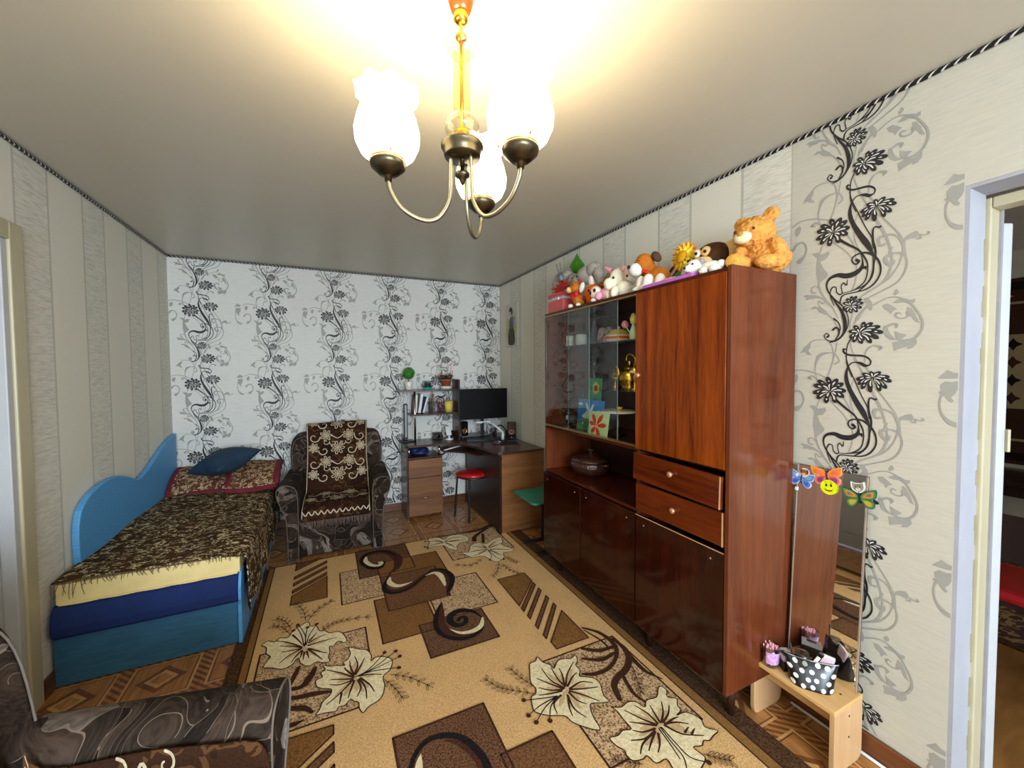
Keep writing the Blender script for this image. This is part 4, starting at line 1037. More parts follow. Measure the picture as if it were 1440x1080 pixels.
# ------------------------------------------------------------------ chandelier
ch = thing('chandelier', 'three-arm brass chandelier with frosted tulip shades and an orange cup at the ceiling', 'chandelier', (-1.5585, -3.35, 2.5))
M_bronze = mat('aged_brass', (92, 84, 66), .34, 1, var=.12)
M_arm = mat('brushed_brass', (158, 152, 130), .34, 1, var=.06)
M_goldm = mat('bright_brass', (206, 166, 60), .22, 1)
M_orange = mat('orange_plastic', (214, 52, 10), .3, var=.04)
M_amber = glass_mat('amber_glass', (252, 243, 208), .5)
M_clear = glass_mat('ball_glass', (248, 246, 232), .9)
z = lambda v: v-2.5
m = MB(); m.lathe([(.0, 0), (.036, 0), (.036, -.03), (.033, -.08), (.024, -.105), (.012, -.11), (0, -.11)], 24); m.build('ceiling_cup', M_orange, ch)
m = MB(); m.lathe([(0, -.105), (.014, -.108), (.018, -.114), (.014, -.12), (.019, -.126), (.012, -.132), (0, -.132)], 20); m.build('collar', M_goldm, ch)
def ball(zc, r, h, name):
    prof = [(r*sin(pi*i/10)*1.0+.0, zc+h*cos(pi*i/10)) for i in range(1, 10)]
    m = MB(); m.lathe(prof, 36, wob=lambda a, i: (1+.03*sin(a*12+i*.5), 0)); return m.build(name, M_clear, ch)
ball(z(2.315), .040, .034, 'glass_ball'); ball(z(2.112), .043, .034, 'glass_ball')
m = MB(); m.lathe([(.008, z(2.34)), (.014, z(2.336)), (.014, z(2.328)), (.008, z(2.322))], 16); m.build('collar', M_goldm, ch)
m = MB(); m.lathe([(.0205, z(2.31)), (.021, z(2.30)), (.021, z(2.15)), (.0205, z(2.145))], 24); m.build('glass_column', M_amber, ch)
m = MB(); m.cyl((0, 0, z(2.37)), (0, 0, z(2.05)), .0045, 10); m.build('rod', M_goldm, ch)
m = MB(); m.lathe([(.012, z(2.105)), (.019, z(2.10)), (.019, z(2.078)), (.012, z(2.074))], 18); m.build('collar', M_goldm, ch)
m = MB(); m.lathe([(.012, z(2.078)), (.048, z(2.072)), (.053, z(2.066)), (.053, z(2.060)), (.047, z(2.056)), (.046, z(2.042)), (.044, z(2.036)), (0, z(2.034))], 28); m.build('hub', M_bronze, ch)
m = MB(); m.lathe([(.006, z(2.032)), (.006, z(2.0)), (.018, z(1.998)), (.019, z(1.99)), (.010, z(1.985)), (.006, z(1.975)), (0, z(1.966))], 18); m.build('finial', M_bronze, ch)
def shade_mat():
    t = NT('frosted_lit_glass')
    t.base(lin((250, 246, 232)))
    t.b.inputs['Emission Color'].default_value = (1.0, 0.84, 0.53, 1)
    t.b.inputs['Emission Strength'].default_value = 4.2
    return t.set(.35)
M_shade = shade_mat()
def arm(az):
    d = Vector((sin(rad(az)), cos(rad(az)), 0)); R = .18
    pts = [d*.028+Vector((0, 0, z(2.034))), d*.030+Vector((0, 0, z(1.97))), d*.036+Vector((0, 0, z(1.92))), d*.065+Vector((0, 0, z(1.878))), d*.105+Vector((0, 0, z(1.872))), d*.150+Vector((0, 0, z(1.895))), d*.176+Vector((0, 0, z(1.935))), d*.180+Vector((0, 0, z(1.962)))]
    m = MB(); m.tube([Vector(p) for p in crom([tuple(q) for q in pts], 6)], .0052, 8)
    a = m.build('arm', M_arm, ch)
    c = (d.x*R, d.y*R, z(1.955))
    m = MB(); m.lathe([(0, 0), (.008, 0), (.009, .012), (.014, .014), (.022, .016), (.040, .032), (.0425, .042), (.040, .046), (0, .040)], 24, c=c); m.build('shade_holder', M_bronze, a)
    m = MB(); m.lathe([(.0405, .046), (.0412, .048), (.0412, .058), (.0395, .059)], 24, c=c); m.build('holder_ring', M_goldm, a)
    for k in range(3):
        q = k*2*pi/3+.5
        m = MB(); m.cyl((c[0]+.038*cos(q), c[1]+.038*sin(q), c[2]+.053), (c[0]+.052*cos(q), c[1]+.052*sin(q), c[2]+.053), .0022, 6); m.build('screw', M_goldm, a)
    prof = [(.030, .048), (.046, .052), (.062, .066), (.073, .090), (.075, .115), (.068, .145), (.059, .170), (.058, .185), (.065, .200), (.074, .207)]
    m = MB(); m.lathe(prof, 40, c=c, wob=lambda a_, i: (1+(.05*sin(a_*8) if i >= 8 else 0), (.006*cos(a_*8) if i >= 8 else 0)))
    m.build('shade', M_shade, a, solid=.002)
    pl = bpy.data.lights.new('bulb', 'POINT'); pl.energy = 12; pl.color = (1.0, .80, .50); pl.shadow_soft_size = .03
    po = bpy.data.objects.new('bulb', pl); COL.objects.link(po); po.parent = a; po.location = (c[0], c[1], c[2]+.17)
for az in (36, 152, 279): arm(az)

# ------------------------------------------------------------------ bed
M_blue = mat('blue_laminate', (84, 158, 214), .5, var=.12, vs=18, stretch=(1, 4, 4))
M_blue2 = mat('teal_blue_front', (50, 104, 138), .5, var=.16, vs=14, stretch=(1, 1, 5))
M_navy = mat('navy_upholstery', (8, 38, 96), .85, var=.15, bump=.3, bs=300)
M_foam = mat('cream_foam', (234, 212, 146), .9, var=.06, bump=.2, bs=120)
bed = thing('bed', 'blue single bed with a wavy side panel along the left wall', 'bed', (-2.70, -.9, 0))
m = MB(); m.box(-3.075, -2.345, -1.745, -1.728, .005, .235); wp(m, 'front_panel', M_blue2, bed, bevel=.002)
m = MB(); m.box(-2.345, -2.328, -1.76, -.06, .005, .255); wp(m, 'side_rail', M_blue, bed, bevel=.002)
m = MB(); m.box(-3.07, -2.35, -1.72, -.06, .06, .22); wp(m, 'base_box', M_blue2, bed)
# rounded navy seat edge (upholstered top of the base)
prof = [(-1.70, .235), (-1.765, .240), (-1.785, .262), (-1.79, .30), (-1.782, .345), (-1.772, .385), (-1.755, .398), (-1.70, .405), (-.05, .405), (-.05, .235)]
m = MB(); m.prism(prof, -3.07, -2.335, 0, lambda a, b, w: (w, a, b)); wp(m, 'upholstered_top', M_navy, bed, bevel=.012, seg=3)
# the end cheek that closes the seat edge at the open side
ck = [(-1.69, .22), (-1.775, .23), (-1.80, .27), (-1.80, .33), (-1.785, .375), (-1.765, .41), (-1.70, .415)]
m = MB(); m.prism(ck, -2.336, -2.322, 0, lambda a, b, w: (w, a, b)); wp(m, 'end_cheek', M_blue, bed, bevel=.003)
top = crom([(-1.53, .40), (-1.55, .60), (-1.535, .74), (-1.47, .815), (-1.33, .862), (-1.13, .868), (-.95, .82), (-.83, .775), (-.70, .79), (-.50, .86), (-.30, .93), (-.06, .98)], 5)
m = MB(); m.prism(list(top)+[(-.06, .30), (-1.53, .30)], -3.082, -3.052, 0, lambda a, b, w: (w, a, b)); wp(m, 'wavy_side_panel', M_blue, bed, bevel=.006)

fo = thing('foam_mattress', 'cream foam mattress lying on the blue bed', 'mattress', (-2.70, -.9, .405))
m = MB()
def foam(u, v):
    return None
xs = [-3.05+.72*i/40 for i in range(41)]
for zz_ in range(1):
    for i in range(40):
        x0, x1 = xs[i], xs[i+1]
        j0 = .008*sin(i*1.3)*sin(i*.37); j1 = .008*sin((i+1)*1.3)*sin((i+1)*.37)
        m.add([(x0, -1.765, .407+abs(j0)*.6), (x1, -1.765, .407+abs(j1)*.6), (x1, -1.765, .502), (x0, -1.765, .502), (x0, -.1, .407), (x1, -.1, .407), (x1, -.1, .502), (x0, -.1, .502)],
              [(0, 1, 2, 3), (3, 2, 6, 7), (7, 6, 5, 4), (4, 5, 1, 0)]+([(0, 3, 7, 4)] if i == 0 else [])+([(1, 5, 6, 2)] if i == 39 else []))
wp(m, 'foam_block', M_foam, fo)
m = MB()
for i in range(36):
    x = -3.03+.68*i/35
    m.obox((x, -1.768, .407), (.02, .006, .006+.006*abs(sin(i*2.7))), (0, 0, 0))
wp(m, 'torn_edge', M_foam, fo)['kind'] = 'stuff'

def squiggle(name, base, thread, scale=16, thick=.022, aniso=(1, 1, 1), bumpy=.25, second=None):
    t = NT(name)
    v = t.coord('Object', scale=aniso)
    n = t.noise(v, scale, 1.5, .5, .8)
    line = t.math('LESS_THAN', t.math('ABSOLUTE', t.math('SUBTRACT', n, .52)), thick)
    mask = t.math('GREATER_THAN', t.noise(v, scale*.7, 2), .47)
    fuzz = t.noise(v, 260, 2)
    b = t.ramp(fuzz, [(.3, lin(tuple(q*.8 for q in base))), (.7, lin(tuple(min(255, q*1.2) for q in base)))])
    if second:
        n2 = t.noise(v, scale*.45, 2)
        b = t.mix(t.math('GREATER_THAN', n2, .55), b, lin(second))
    c = t.mix(t.math('MULTIPLY', line, mask), b, lin(thread))
    t.base(c); t.bump(t.math('ADD', t.math('MULTIPLY', fuzz, .6), line), bumpy, .004)
    return t.set(.9, 0, .12)
M_spread = squiggle('brown_tapestry', (70, 47, 22), (206, 190, 150), 27, .034, (1, 1.5, 1), .3, (52, 36, 18))
bs = thing('bedspread', 'brown patterned tapestry bedspread with fringe draped over the bed', 'bedspread', (-2.70, -.9, .5))
m = MB()
import itertools
def bsp(u, v):
    y = -1.772+u*0+v*1.50
    front = max(0, 1-v*60)
    s = u*1.10
    if s < .74:
        x = -3.06+s; zz_ = .516+.006*sin(y*9+x*7)+.004*sin(x*17-y*4)-.03*max(0, (s-.62)/.12)**3*.5
    else:
        q = s-.74
        a = min(q/.05, 1)*pi/2
        x = -2.32+.022*sin(a)+.012*sin(y*16)*min(1, q*6)
        zz_ = .501-.03*(1-cos(a))-max(0, q-.04)*.9
        x += .02*q+.006*sin(y*31)*q*3
    return (x, y, zz_)
m.grid(60, 70, bsp)
wp(m, 'cloth', M_spread, bs, solid=.006)
M_fringe = mat('brown_fringe', (118, 92, 66), .9)
m = MB()
rn = random.Random(3)
for i in range(60):
    x = -3.06+.74*i/59
    L = (.012+.018*rn.random()) if .15 < i/59 else .05+.03*rn.random()
    dx = rn.uniform(-.02, .02)
    m.tube([(x, -1.773, .516), (x+dx*.5, -1.782, .514-L*.5), (x+dx, -1.780, .512-L)], [.002, .0016, .001], 4)
for i in range(90):
    y = -1.76+1.45*i/89
    q = bsp(1, (y+1.772)/1.5)
    L = .03+.03*rn.random()
    m.tube([q, (q[0]+.003, y+rn.uniform(-.01, .01), q[2]-L*.6), (q[0]+.002, y+rn.uniform(-.014, .014), q[2]-L)], [.002, .0016, .001], 4)
wp(m, 'fringe', M_fringe, bs)['kind'] = 'stuff'

M_burg = squiggle('burgundy_tapestry', (96, 62, 40), (186, 160, 124), 42, .07, (1, 1, 1), .3, (92, 44, 36))
M_hem = mat('burgundy_hem', (108, 18, 38), .85, var=.15, bump=.3, bs=150)
def headcover(label, x0, x1, y0, zf, zb, dz):
    t = thing('pillow_cover', label, 'bed cover', ((x0+x1)/2, -.25, .55), 0, 'burgundy covers at the head of the bed')
    m = MB()
    def f(u, v):
        x = x0+(x1-x0)*u; y = y0+(-.035-y0)*v
        e = sin(pi*min(1, max(0, v)))**.6
        zz_ = zf+(zb-zf)*(v**.8)+.05*e+.008*sin(x*14+y*9)+dz
        return (x, y+.02*sin(x*6), zz_)
    m.grid(24, 20, f); wp(m, 'cloth', M_burg, t, solid=.008)
    m = MB()
    def edge(k, v):   # front hem falls to the bed
        q = f(k, 0); return (q[0], q[1]-.006-.01*v, q[2]-.035*v+.002)
    m.grid(24, 4, edge); wp(m, 'hem', M_hem, t, solid=.008)
    m = MB(); m.grid(4, 20, lambda k, v: (f(0, v)[0]+.03*k-.0, f(0, v)[1], f(0, v)[2]+.006)); wp(m, 'hem', M_hem, t, solid=.004)
    m = MB(); m.grid(6, 20, lambda k, v: (f(1, v)[0]-.035+.05*k, f(1, v)[1], f(1, v)[2]+.006-.06*max(0, k-.6)**1.2)); wp(m, 'hem', M_hem, t, solid=.004)
    return t
headcover('burgundy-edged patterned cover on the left half of the bed head', -3.045, -2.62, -.40, .535, .655, 0)
headcover('burgundy-edged patterned cover on the right half of the bed head', -2.64, -2.27, -.50, .555, .665, .004)
t = thing('cushion', 'dark teal-blue cushion lying on the head of the bed', 'cushion', (-2.67, -.28, .745), 0)
m = MB()
N = 24
def cush(sgn):
    def f(u, v):
        a, b = u*2-1, v*2-1
        px = a*.20*(1-.16*(1-abs(b))*abs(a)**2); py = b*.20*(1-.16*(1-abs(a))*abs(b)**2)
        h = .10*((1-a*a)*(1-b*b))**.55
        return (px, py, sgn*h+.004*sin(a*9+b*5)*(1-a*a))
    return f
m.grid(N, N, cush(1)); m.grid(N, N, cush(-1))
c_ = m.build('cover', mat('dark_teal_cotton', (26, 52, 76), .8, var=.12, bump=.15, bs=200), t, rot=(Euler((rad(5), rad(-16), 0)).to_matrix() @ Euler((0, 0, rad(45))).to_matrix()).to_euler())
m = MB(); m.tube([cush(1)(k/20, 0) for k in range(21)], .003, 6)
m.build('seam', mat('dark_teal_cotton', (26, 52, 76), .8), c_)
# ------------------------------------------------------------------ armchairs
def feather_mat():
    """velour woven with overlapping feathers: pale outlines, tonal cells, fine barbs"""
    t = NT('feather_velour')
    v = t.coord('Object')
    warp = t.n('ShaderNodeTexNoise'); warp.inputs['Scale'].default_value = 4.5; warp.inputs['Detail'].default_value = 1
    t.l(v, warp.inputs['Vector'])
    mixv = t.n('ShaderNodeMix', data_type='VECTOR')
    mixv.inputs[0].default_value = .38
    t.l(v, mixv.inputs[4]); t.l(warp.outputs['Color'], mixv.inputs[5])
    mp = t.n('ShaderNodeMapping'); t.l(mixv.outputs[1], mp.inputs[0]); mp.inputs['Rotation'].default_value = (.5, .4, .6); mp.inputs['Scale'].default_value = (1, 3.6, 1.8)
    ve = t.n('ShaderNodeTexVoronoi', feature='DISTANCE_TO_EDGE'); t.l(mp.outputs[0], ve.inputs['Vector']); ve.inputs['Scale'].default_value = 7
    vc = t.n('ShaderNodeTexVoronoi', feature='F1'); t.l(mp.outputs[0], vc.inputs['Vector']); vc.inputs['Scale'].default_value = 7
    tone = t.sep(vc.outputs['Color'])[0]
    base = t.ramp(tone, [(.05, lin((32, 24, 19))), (.55, lin((52, 41, 33))), (.88, lin((68, 54, 45))), (1.0, lin((128, 118, 110)))])
    mp2 = t.n('ShaderNodeMapping'); t.l(mixv.outputs[1], mp2.inputs[0]); mp2.inputs['Rotation'].default_value = (.5, .4, .6); mp2.inputs['Scale'].default_value = (14, 90, 60)
    barb = t.noise(mp2.outputs[0], 1.2, 2, .6)
    c = t.mix(.75, base, t.ramp(barb, [(.35, (.4, .4, .4, 1)), (.65, (1.5, 1.5, 1.5, 1))]), 'MULTIPLY')
    line = t.math('LESS_THAN', ve.outputs['Distance'], .013)
    keep = t.math('GREATER_THAN', t.noise(v, 7, 1), .44)
    c = t.mix(t.math('MULTIPLY', t.math('MULTIPLY', line, keep), .7), c, lin((136, 118, 102)))
    t.base(c); t.bump(barb, .25, .003)
    return t.set(.88, 0, .15)
M_feather = feather_mat()
M_pipe = mat('brown_piping', (104, 92, 82), .7)
M_throw = squiggle('dark_brown_throw', (52, 30, 18), (86, 58, 34), 12, .03, (1, 1, 1), .2, (42, 24, 16))
M_thread = mat('cream_thread', (196, 178, 146), .8, var=.2, vs=80, bump=.4, bs=200)
M_thrfr = mat('taupe_fringe', (112, 92, 80), .9)

def armchair(label, loc, rotz, group):
    t = thing('armchair', label, 'armchair', loc, rotz, group)
    # front skirt / seat box
    m = MB(); m.box(-.31, .31, -.375, .30, .02, .315); m.build('seat_box', M_feather, t, bevel=.03, seg=3)
    # seat cushion
    m = MB(); m.box(-.272, .272, -.395, .16, .27, .392); m.build('seat_cushion', M_feather, t, bevel=.045, seg=4)
    # arms: flared profile swept front to back
    for s in (-1, 1):
        prof = crom([(.285, .02), (.345, .02), (.352, .20), (.362, .36), (.395, .45), (.420, .52), (.425, .57), (.405, .605), (.355, .615), (.305, .600), (.280, .56), (.272, .48), (.272, .30), (.275, .02)], 4)
        m = MB()
        ys = [(-.405, .93), (-.415, .97), (-.40, 1), (-.2, 1), (0, 1), (.22, 1.0)]
        n = len(prof)
        vs = []
        for (y, k) in ys:
            for (x, z_) in prof:
                vs.append((s*(.34+(x-.34)*k), y, .02+(z_-.02)*(k*.02+.98) if z_ > .1 else z_))
        fs = [(i*n+j, i*n+(j+1) % n, (i+1)*n+(j+1) % n, (i+1)*n+j) for i in range(len(ys)-1) for j in range(n)]
        fs += [tuple(range(n)), tuple(range((len(ys)-1)*n, len(ys)*n))]
        m.add(vs, fs, 0, True)
        a = m.build('arm', M_feather, t, bevel=.006)
        m = MB(); m.tube([(s*(.34+(x-.34)*.95), -.414, z_) for x, z_ in prof], .003, 6); m.build('piping', M_pipe, a)
    # back: winged outline, raked
    ol = crom([(-.345, .02), (-.35, .30), (-.385, .60), (-.395, .78), (-.375, .88), (-.33, .915), (-.27, .925), (-.25, .955), (-.15, .978), (0, .985), (.15, .978), (.25, .955), (.27, .925), (.33, .915), (.375, .88), (.395, .78), (.385, .60), (.35, .30), (.345, .02)], 3)
    rake = lambda z_: .10+.20*max(0, z_-.35)
    m = MB()
    n = len(ol)
    rings = [(1.0, .235), (1.0, .03), (.985, .008), (.95, 0)]
    vs = []
    for (k, dy) in rings:
        for x, z_ in ol: vs.append((x*k, rake(z_)+dy*(1-.25*z_), .02+(z_-.02)*k if z_ > .1 else z_))
    fs = [(i*n+j, i*n+(j+1) % n, (i+1)*n+(j+1) % n, (i+1)*n+j) for i in range(len(rings)-1) for j in range(n)]
    fs += [tuple(range(n))]
    m.add(vs, fs, 0, True)
    # front face as fan grid bulging slightly
    b = (len(rings)-1)*n
    cpt = (0, rake(.5)-.02, .5)
    base = len(m.V); m.V.append(cpt)
    for j in range(n):
        m.F.append((b+j, b+(j+1) % n, base)); m.M.append(0); m.S.append(True)
    bk = m.build('backrest', M_feather, t)
    m = MB(); m.tube([(x*.965, rake(z_)-.002, .02+(z_-.02)*.972) for x, z_ in ol if z_ > .5], .003, 6); m.build('piping', M_pipe, bk)
    for sx in (-.28, .28):
        for sy in (-.33, .25):
            m = MB(); m.cyl((sx, sy, 0), (sx, sy, .03), .02, 10); m.build('foot', M_ink, t)
    # throw
    path = crom([(.385, .70), (.385, .90), (.36, .985), (.315, 1.008), (.245, 1.0), (.205, .955), (.172, .80), (.125, .58), (.088, .45), (.05, .412), (-.10, .406), (-.30, .404), (-.385, .392), (-.408, .355), (-.412, .315)], 6)
    cum = [0]
    for a, b_ in zip(path, path[1:]): cum.append(cum[-1]+math.hypot(b_[0]-a[0], b_[1]-a[1]))
    L = cum[-1]
    import bisect
    def P(sv):
        sv = max(0, min(L*.9999, sv)); i = bisect.bisect_right(cum, sv)-1
        q = (sv-cum[i])/(cum[i+1]-cum[i]); a, b_ = path[i], path[i+1]
        return a[0]+(b_[0]-a[0])*q, a[1]+(b_[1]-a[1])*q, i
    def surf(x, sv, off=0):
        y, z_, i = P(sv)
        a, b_ = path[i], path[i+1]
        dy, dz = b_[0]-a[0], b_[1]-a[1]; d = math.hypot(dy, dz)
        ny, nz = -dz/d, dy/d      # outward normal
        if ny*(-1)+nz < 0 and z_ < .95: ny, nz = -ny, -nz
        wv = .004*sin(sv*19+x*8)
        if rotz > 1:        # bunched up against the arms
            z_ += max(0, abs(x)-.25)*(1.5 if z_ < .46 else 0); lift = abs(x) > .262; x = max(-.262, min(.262, x)); x -= math.copysign(off*1.2, x) if lift else 0
        return (x*(1+.02*sin(sv*7)), y+(off+wv)*(-abs(dz/d)), z_+(off+wv)*abs(dy/d))
    th = thing('throw', label.replace('armchair', 'throw spread over the armchair') if False else ('dark brown floral throw over ' + ('the armchair beside the bed' if rotz < 1 else 'the armchair in the near left corner')), 'throw', loc, rotz, 'floral armchair throws')
    m = MB(); hw = .262 if rotz < 1 else .36
    m.grid(32, 60, lambda u, v: surf(-hw+2*hw*u, L*v)); m.build('cloth', M_throw, th, solid=.005)
    m = MB()
    S0_ = cum[18]      # start of the visible face at the top
    f = lambda a, b_: surf(a, S0_+b_, .0045)
    LL = L-S0_
    def curl(cx, cy, r, s, w=.010):
        pts = []
        for k in range(10):
            a = k*.62; rr = r*(1-k*.085)
            pts.append((cx+s*rr*cos(a), cy+rr*sin(a), w*(1-.04*k)))
        ribbon(m, pts, f, 0, 3)
    rn = random.Random(11)
    def rose(cx, cy, r):
        for k in range(7):
            a = 2*pi*k/7
            td = teardrop((cx, cy), (cx+r*cos(a), cy+r*sin(a)), r*.26, .25)
            ribbon(m, [(q[0], q[1], .007) for q in td+[td[0]]], f, 0, 1, False)
        m.flat(disc(cx, cy, r*.2, 10), f, 0)
    for row, cy in enumerate((.07, .19, .31, .43, .55, .78, .92)):
        if cy > LL-.06: break
        if row % 2 == 0:
            rose(0, cy, .06); 
            for s in (-1, 1): curl(s*.12, cy+.02, .045, s); rose(s*.205, cy-.01, .042); curl(s*.10, cy-.06, .03, -s, .007)
        else:
            for s in (-1, 1): rose(s*.10, cy, .05); curl(s*.20, cy+.015, .05, -s); curl(s*.04, cy+.07, .03, s, .007)
            ribbon(m, [(-.05, cy, .01), (0, cy+.03, .008), (.05, cy, .01)], f, 0)
    if rotz > 1:
        for s in (-1, 1):
            for cy in (.60, .70, .80, .90): rose(s*.30, cy, .040); curl(s*.335, cy+.05, .022, s, .006)
    for k in range(11):     # scalloped border near the hem
        x = -.23+.046*k
        ribbon(m, [(x-.02, LL-.07, .007), (x, LL-.045, .009), (x+.02, LL-.07, .007)], f, 0, 4)
    for s in (-1, 1):
        ribbon(m, [(s*.255, .02, .006), (s*.257, LL*.5, .006), (s*.255, LL-.03, .006)], f, 0, 14)
    m.build('woven_flowers', M_thread, th, fix=False)
    m = MB()
    for i in range(70):
        x = -.26+.52*i/69
        q = surf(x, L)
        ln = .05+.03*rn.random()
        m.tube([q, (q[0]+rn.uniform(-.006, .006), q[1]-.006, q[2]-ln*.5), (q[0]+rn.uniform(-.01, .01), q[1]-.004, q[2]-ln)], [.0028, .0024, .0014], 4)
    m.build('fringe', M_thrfr, th)['kind'] = 'stuff'
    return t
armchair('brown feather-patterned armchair standing between the bed and the desk', (-1.805, -.455, 0), rad(-3), 'matching brown armchairs')
armchair('brown feather-patterned armchair cut off in the near left corner of the picture', (-2.494, -3.337, .012), rad(77), 'matching brown armchairs')

# ------------------------------------------------------------------ corner desk
M_dk = wood_mat('desk_top_dark', (52, 30, 22), (84, 52, 38), 'x', 1.2, .3, .2)
M_walnut = wood_mat('desk_walnut', (98, 62, 36), (140, 94, 58), 'x', 1.2, .4, .1, .8)
M_walnut2 = wood_mat('desk_walnut_side', (104, 64, 34), (150, 98, 54), 'x', 1.0, .4, .1, .8)
M_chrome = mat('chrome', (200, 202, 205), .15, 1)
M_black = mat('black_plastic', (20, 20, 22), .4, var=.1)
M_blackgl = mat('black_gloss', (8, 8, 9), .12, var=.05)
desk = thing('corner_desk', 'brown corner desk with drawer pedestal and raised shelves', 'desk', (-.6, -.5, 0))
ol = [(-1.19, -.015), (-1.19, -.36), (-1.16, -.385), (-.86, -.385)]
ol += crom([(-.80, -.39), (-.70, -.44), (-.61, -.56), (-.555, -.75), (-.52, -.95)], 5)
ol += [(-.495, -1.08), (-.46, -1.095), (-.02, -1.075), (-.02, -.015)]
m = MB(); m.prism(ol, .733, .756); wp(m, 'desk_top', M_dk, desk, bevel=.004)
m = MB(); m.box(-1.175, -1.159, -.345, -.03, .0, .733); wp(m, 'pedestal_side', M_dk, desk, bevel=.001)
m = MB(); m.box(-.825, -.809, -.345, -.03, .0, .61); wp(m, 'pedestal_side', M_walnut, desk, bevel=.001)
m = MB(); m.box(-1.159, -.809, -.345, -.03, .61, .624); wp(m, 'pedestal_top', M_dk, desk, bevel=.001)
m = MB(); m.box(-1.159, -.825, -.34, -.04, .03, .05); wp(m, 'pedestal_floor', M_walnut, desk)
for z0, z1, hz in ((.425, .606, None), (.045, .418, .22)):
    m = MB(); m.box(-1.158, -.826, -.362, -.345, z0, z1); d = wp(m, 'drawer', M_walnut, desk, bevel=.002)
    if hz:
        m = MB(); m.tube(crom([(-1.02, -.363, hz), (-1.005, -.38, hz), (-.975, -.38, hz), (-.96, -.363, hz)], 5), .004, 8); wp(m, 'handle', M_chrome, d)
for x in (-1.145, -.84):
    m = MB(); m.cyl((x, -.33, .624), (x, -.33, .733), .011, 12); wp(m, 'chrome_post', M_chrome, desk)
m = MB(); m.box(-.472, -.456, -1.06, -.12, .013, .733); wp(m, 'inner_panel', mat('desk_dark_laminate', (46, 30, 22), .35), desk)
m = MB()
for i in range(5):
    mm = MB(); z0 = .014+.1438*i; mm.box(-.455, -.02, -1.066, -1.05, z0, z0+.1432); wp(mm, 'end_plank', M_walnut2, desk, bevel=.0008)
m = MB(); m.cyl((-.463, -1.063, .70), (-.463, -1.075, .70), .008, 10); wp(m, 'screw_cap', M_chrome, desk)
m = MB(); m.box(-.456, -.30, -.045, -.03, .0, .733); wp(m, 'corner_panel', M_walnut, desk)
# keyboard tray under the curve
m = MB(); m.prism([(-.80, -.10), (-.80, -.36), (-.70, -.42), (-.60, -.54), (-.55, -.72), (-.48, -.72), (-.48, -.10)], .655, .668); wp(m, 'keyboard_tray', M_dk, desk, bevel=.002)
m = MB(); m.tube([(-.80, -.375, .68), (-.62, -.36, .71)], .007, 8); wp(m, 'tray_runner', mat('white_metal', (220, 220, 218), .35), desk)
# raised shelves
m = MB(); m.box(-1.215, -.60, -.25, -.02, 1.285, 1.302); wp(m, 'upper_shelf', M_dk, desk, bevel=.001)
m = MB(); m.box(-1.10, -.60, -.25, -.02, 1.035, 1.052); wp(m, 'middle_shelf', M_dk, desk, bevel=.001)
m = MB(); m.box(-.60, -.584, -.26, -.02, .756, 1.405); wp(m, 'shelf_side', M_dk, desk, bevel=.001)
m = MB(); m.cyl((-1.06, -.22, .756), (-1.06, -.22, 1.285), .011, 12); wp(m, 'shelf_post', M_chrome, desk)
DT = .756
# ---- things on the desk shelves
t = thing('topiary', 'round green artificial topiary ball in a white pot on the desk shelf', 'plant', (-1.10, -.13, 1.302))
m = MB(); m.lathe([(0, 0), (.028, 0), (.032, .01), (.042, .085), (.040, .088), (.034, .08), (0, .075)], 20); m.build('pot', M_porc, t)
m = MB(); m.cyl((0, 0, .07), (0, 0, .11), .005, 8); m.build('stem', mat('brown_stem', (80, 56, 34), .8), t)
m = MB(); m.ell((0, 0, .172), .056, seg=20, rings=14)
rn = random.Random(5)
for i in range(260):
    a, b = rn.uniform(0, 2*pi), math.acos(rn.uniform(-1, 1))
    d = Vector((sin(b)*cos(a), sin(b)*sin(a), cos(b)))
    p = Vector((0, 0, .172))+d*.055
    q = d.to_track_quat('Z', 'Y')
    w = rn.uniform(.004, .007)
    vs = [p+q @ Vector(v) for v in ((-w, 0, 0), (0, -w*.5, .006), (w, 0, .001), (0, w*.5, .014))]
    m.add(vs, [(0, 1, 3), (1, 2, 3)])
m.build('leaf_ball', mat('bright_green_leaf', (52, 120, 28), .6, var=.35, vs=60), t)
t = thing('crystal_lotus', 'clear crystal lotus with a turquoise heart on the desk shelf', 'ornament', (-.905, -.13, 1.302))
m = MB(); m.lathe([(0, 0), (.034, 0), (.042, .012), (.03, .035), (.006, .052), (0, .054)], 12, smooth=False); m.build('turquoise_heart', mat('turquoise_glass', (50, 178, 160), .15), t)
for ring, (n, r, h) in enumerate(((9, .075, .06), (7, .05, .10))):
    for i in range(n):
        a = 2*pi*(i+.5*ring)/n
        d = Vector((cos(a), sin(a), 0)); e = Vector((-sin(a), cos(a), 0))
        pts = [d*.02, d*(r*.7)+e*.018+Vector((0, 0, h*.5)), d*r+Vector((0, 0, h)), d*(r*.7)-e*.018+Vector((0, 0, h*.5)), d*(r*.6)+Vector((0, 0, h*.45))]
        m = MB(); m.add(pts, [(0, 1, 4), (1, 2, 4), (2, 3, 4), (3, 0, 4)]); m.build('petal', glass_mat('lotus_crystal', (196, 214, 216), 2.2), t, solid=.002)
t = thing('potted_flower', 'terracotta pot of pink flowers in a white saucer on the desk shelf', 'plant', (-.70, -.13, 1.302))
m = MB(); m.lathe([(0, 0), (.058, 0), (.066, .03), (.062, .03), (.055, .006), (0, .006)], 24); m.build('saucer', M_porc, t)
m = MB(); m.lathe([(0, .008), (.042, .008), (.056, .085), (.061, .085), (.061, .105), (.056, .105), (.05, .095), (0, .09)], 24); m.build('pot', mat('terracotta', (166, 84, 52), .8), t)
m = MB()
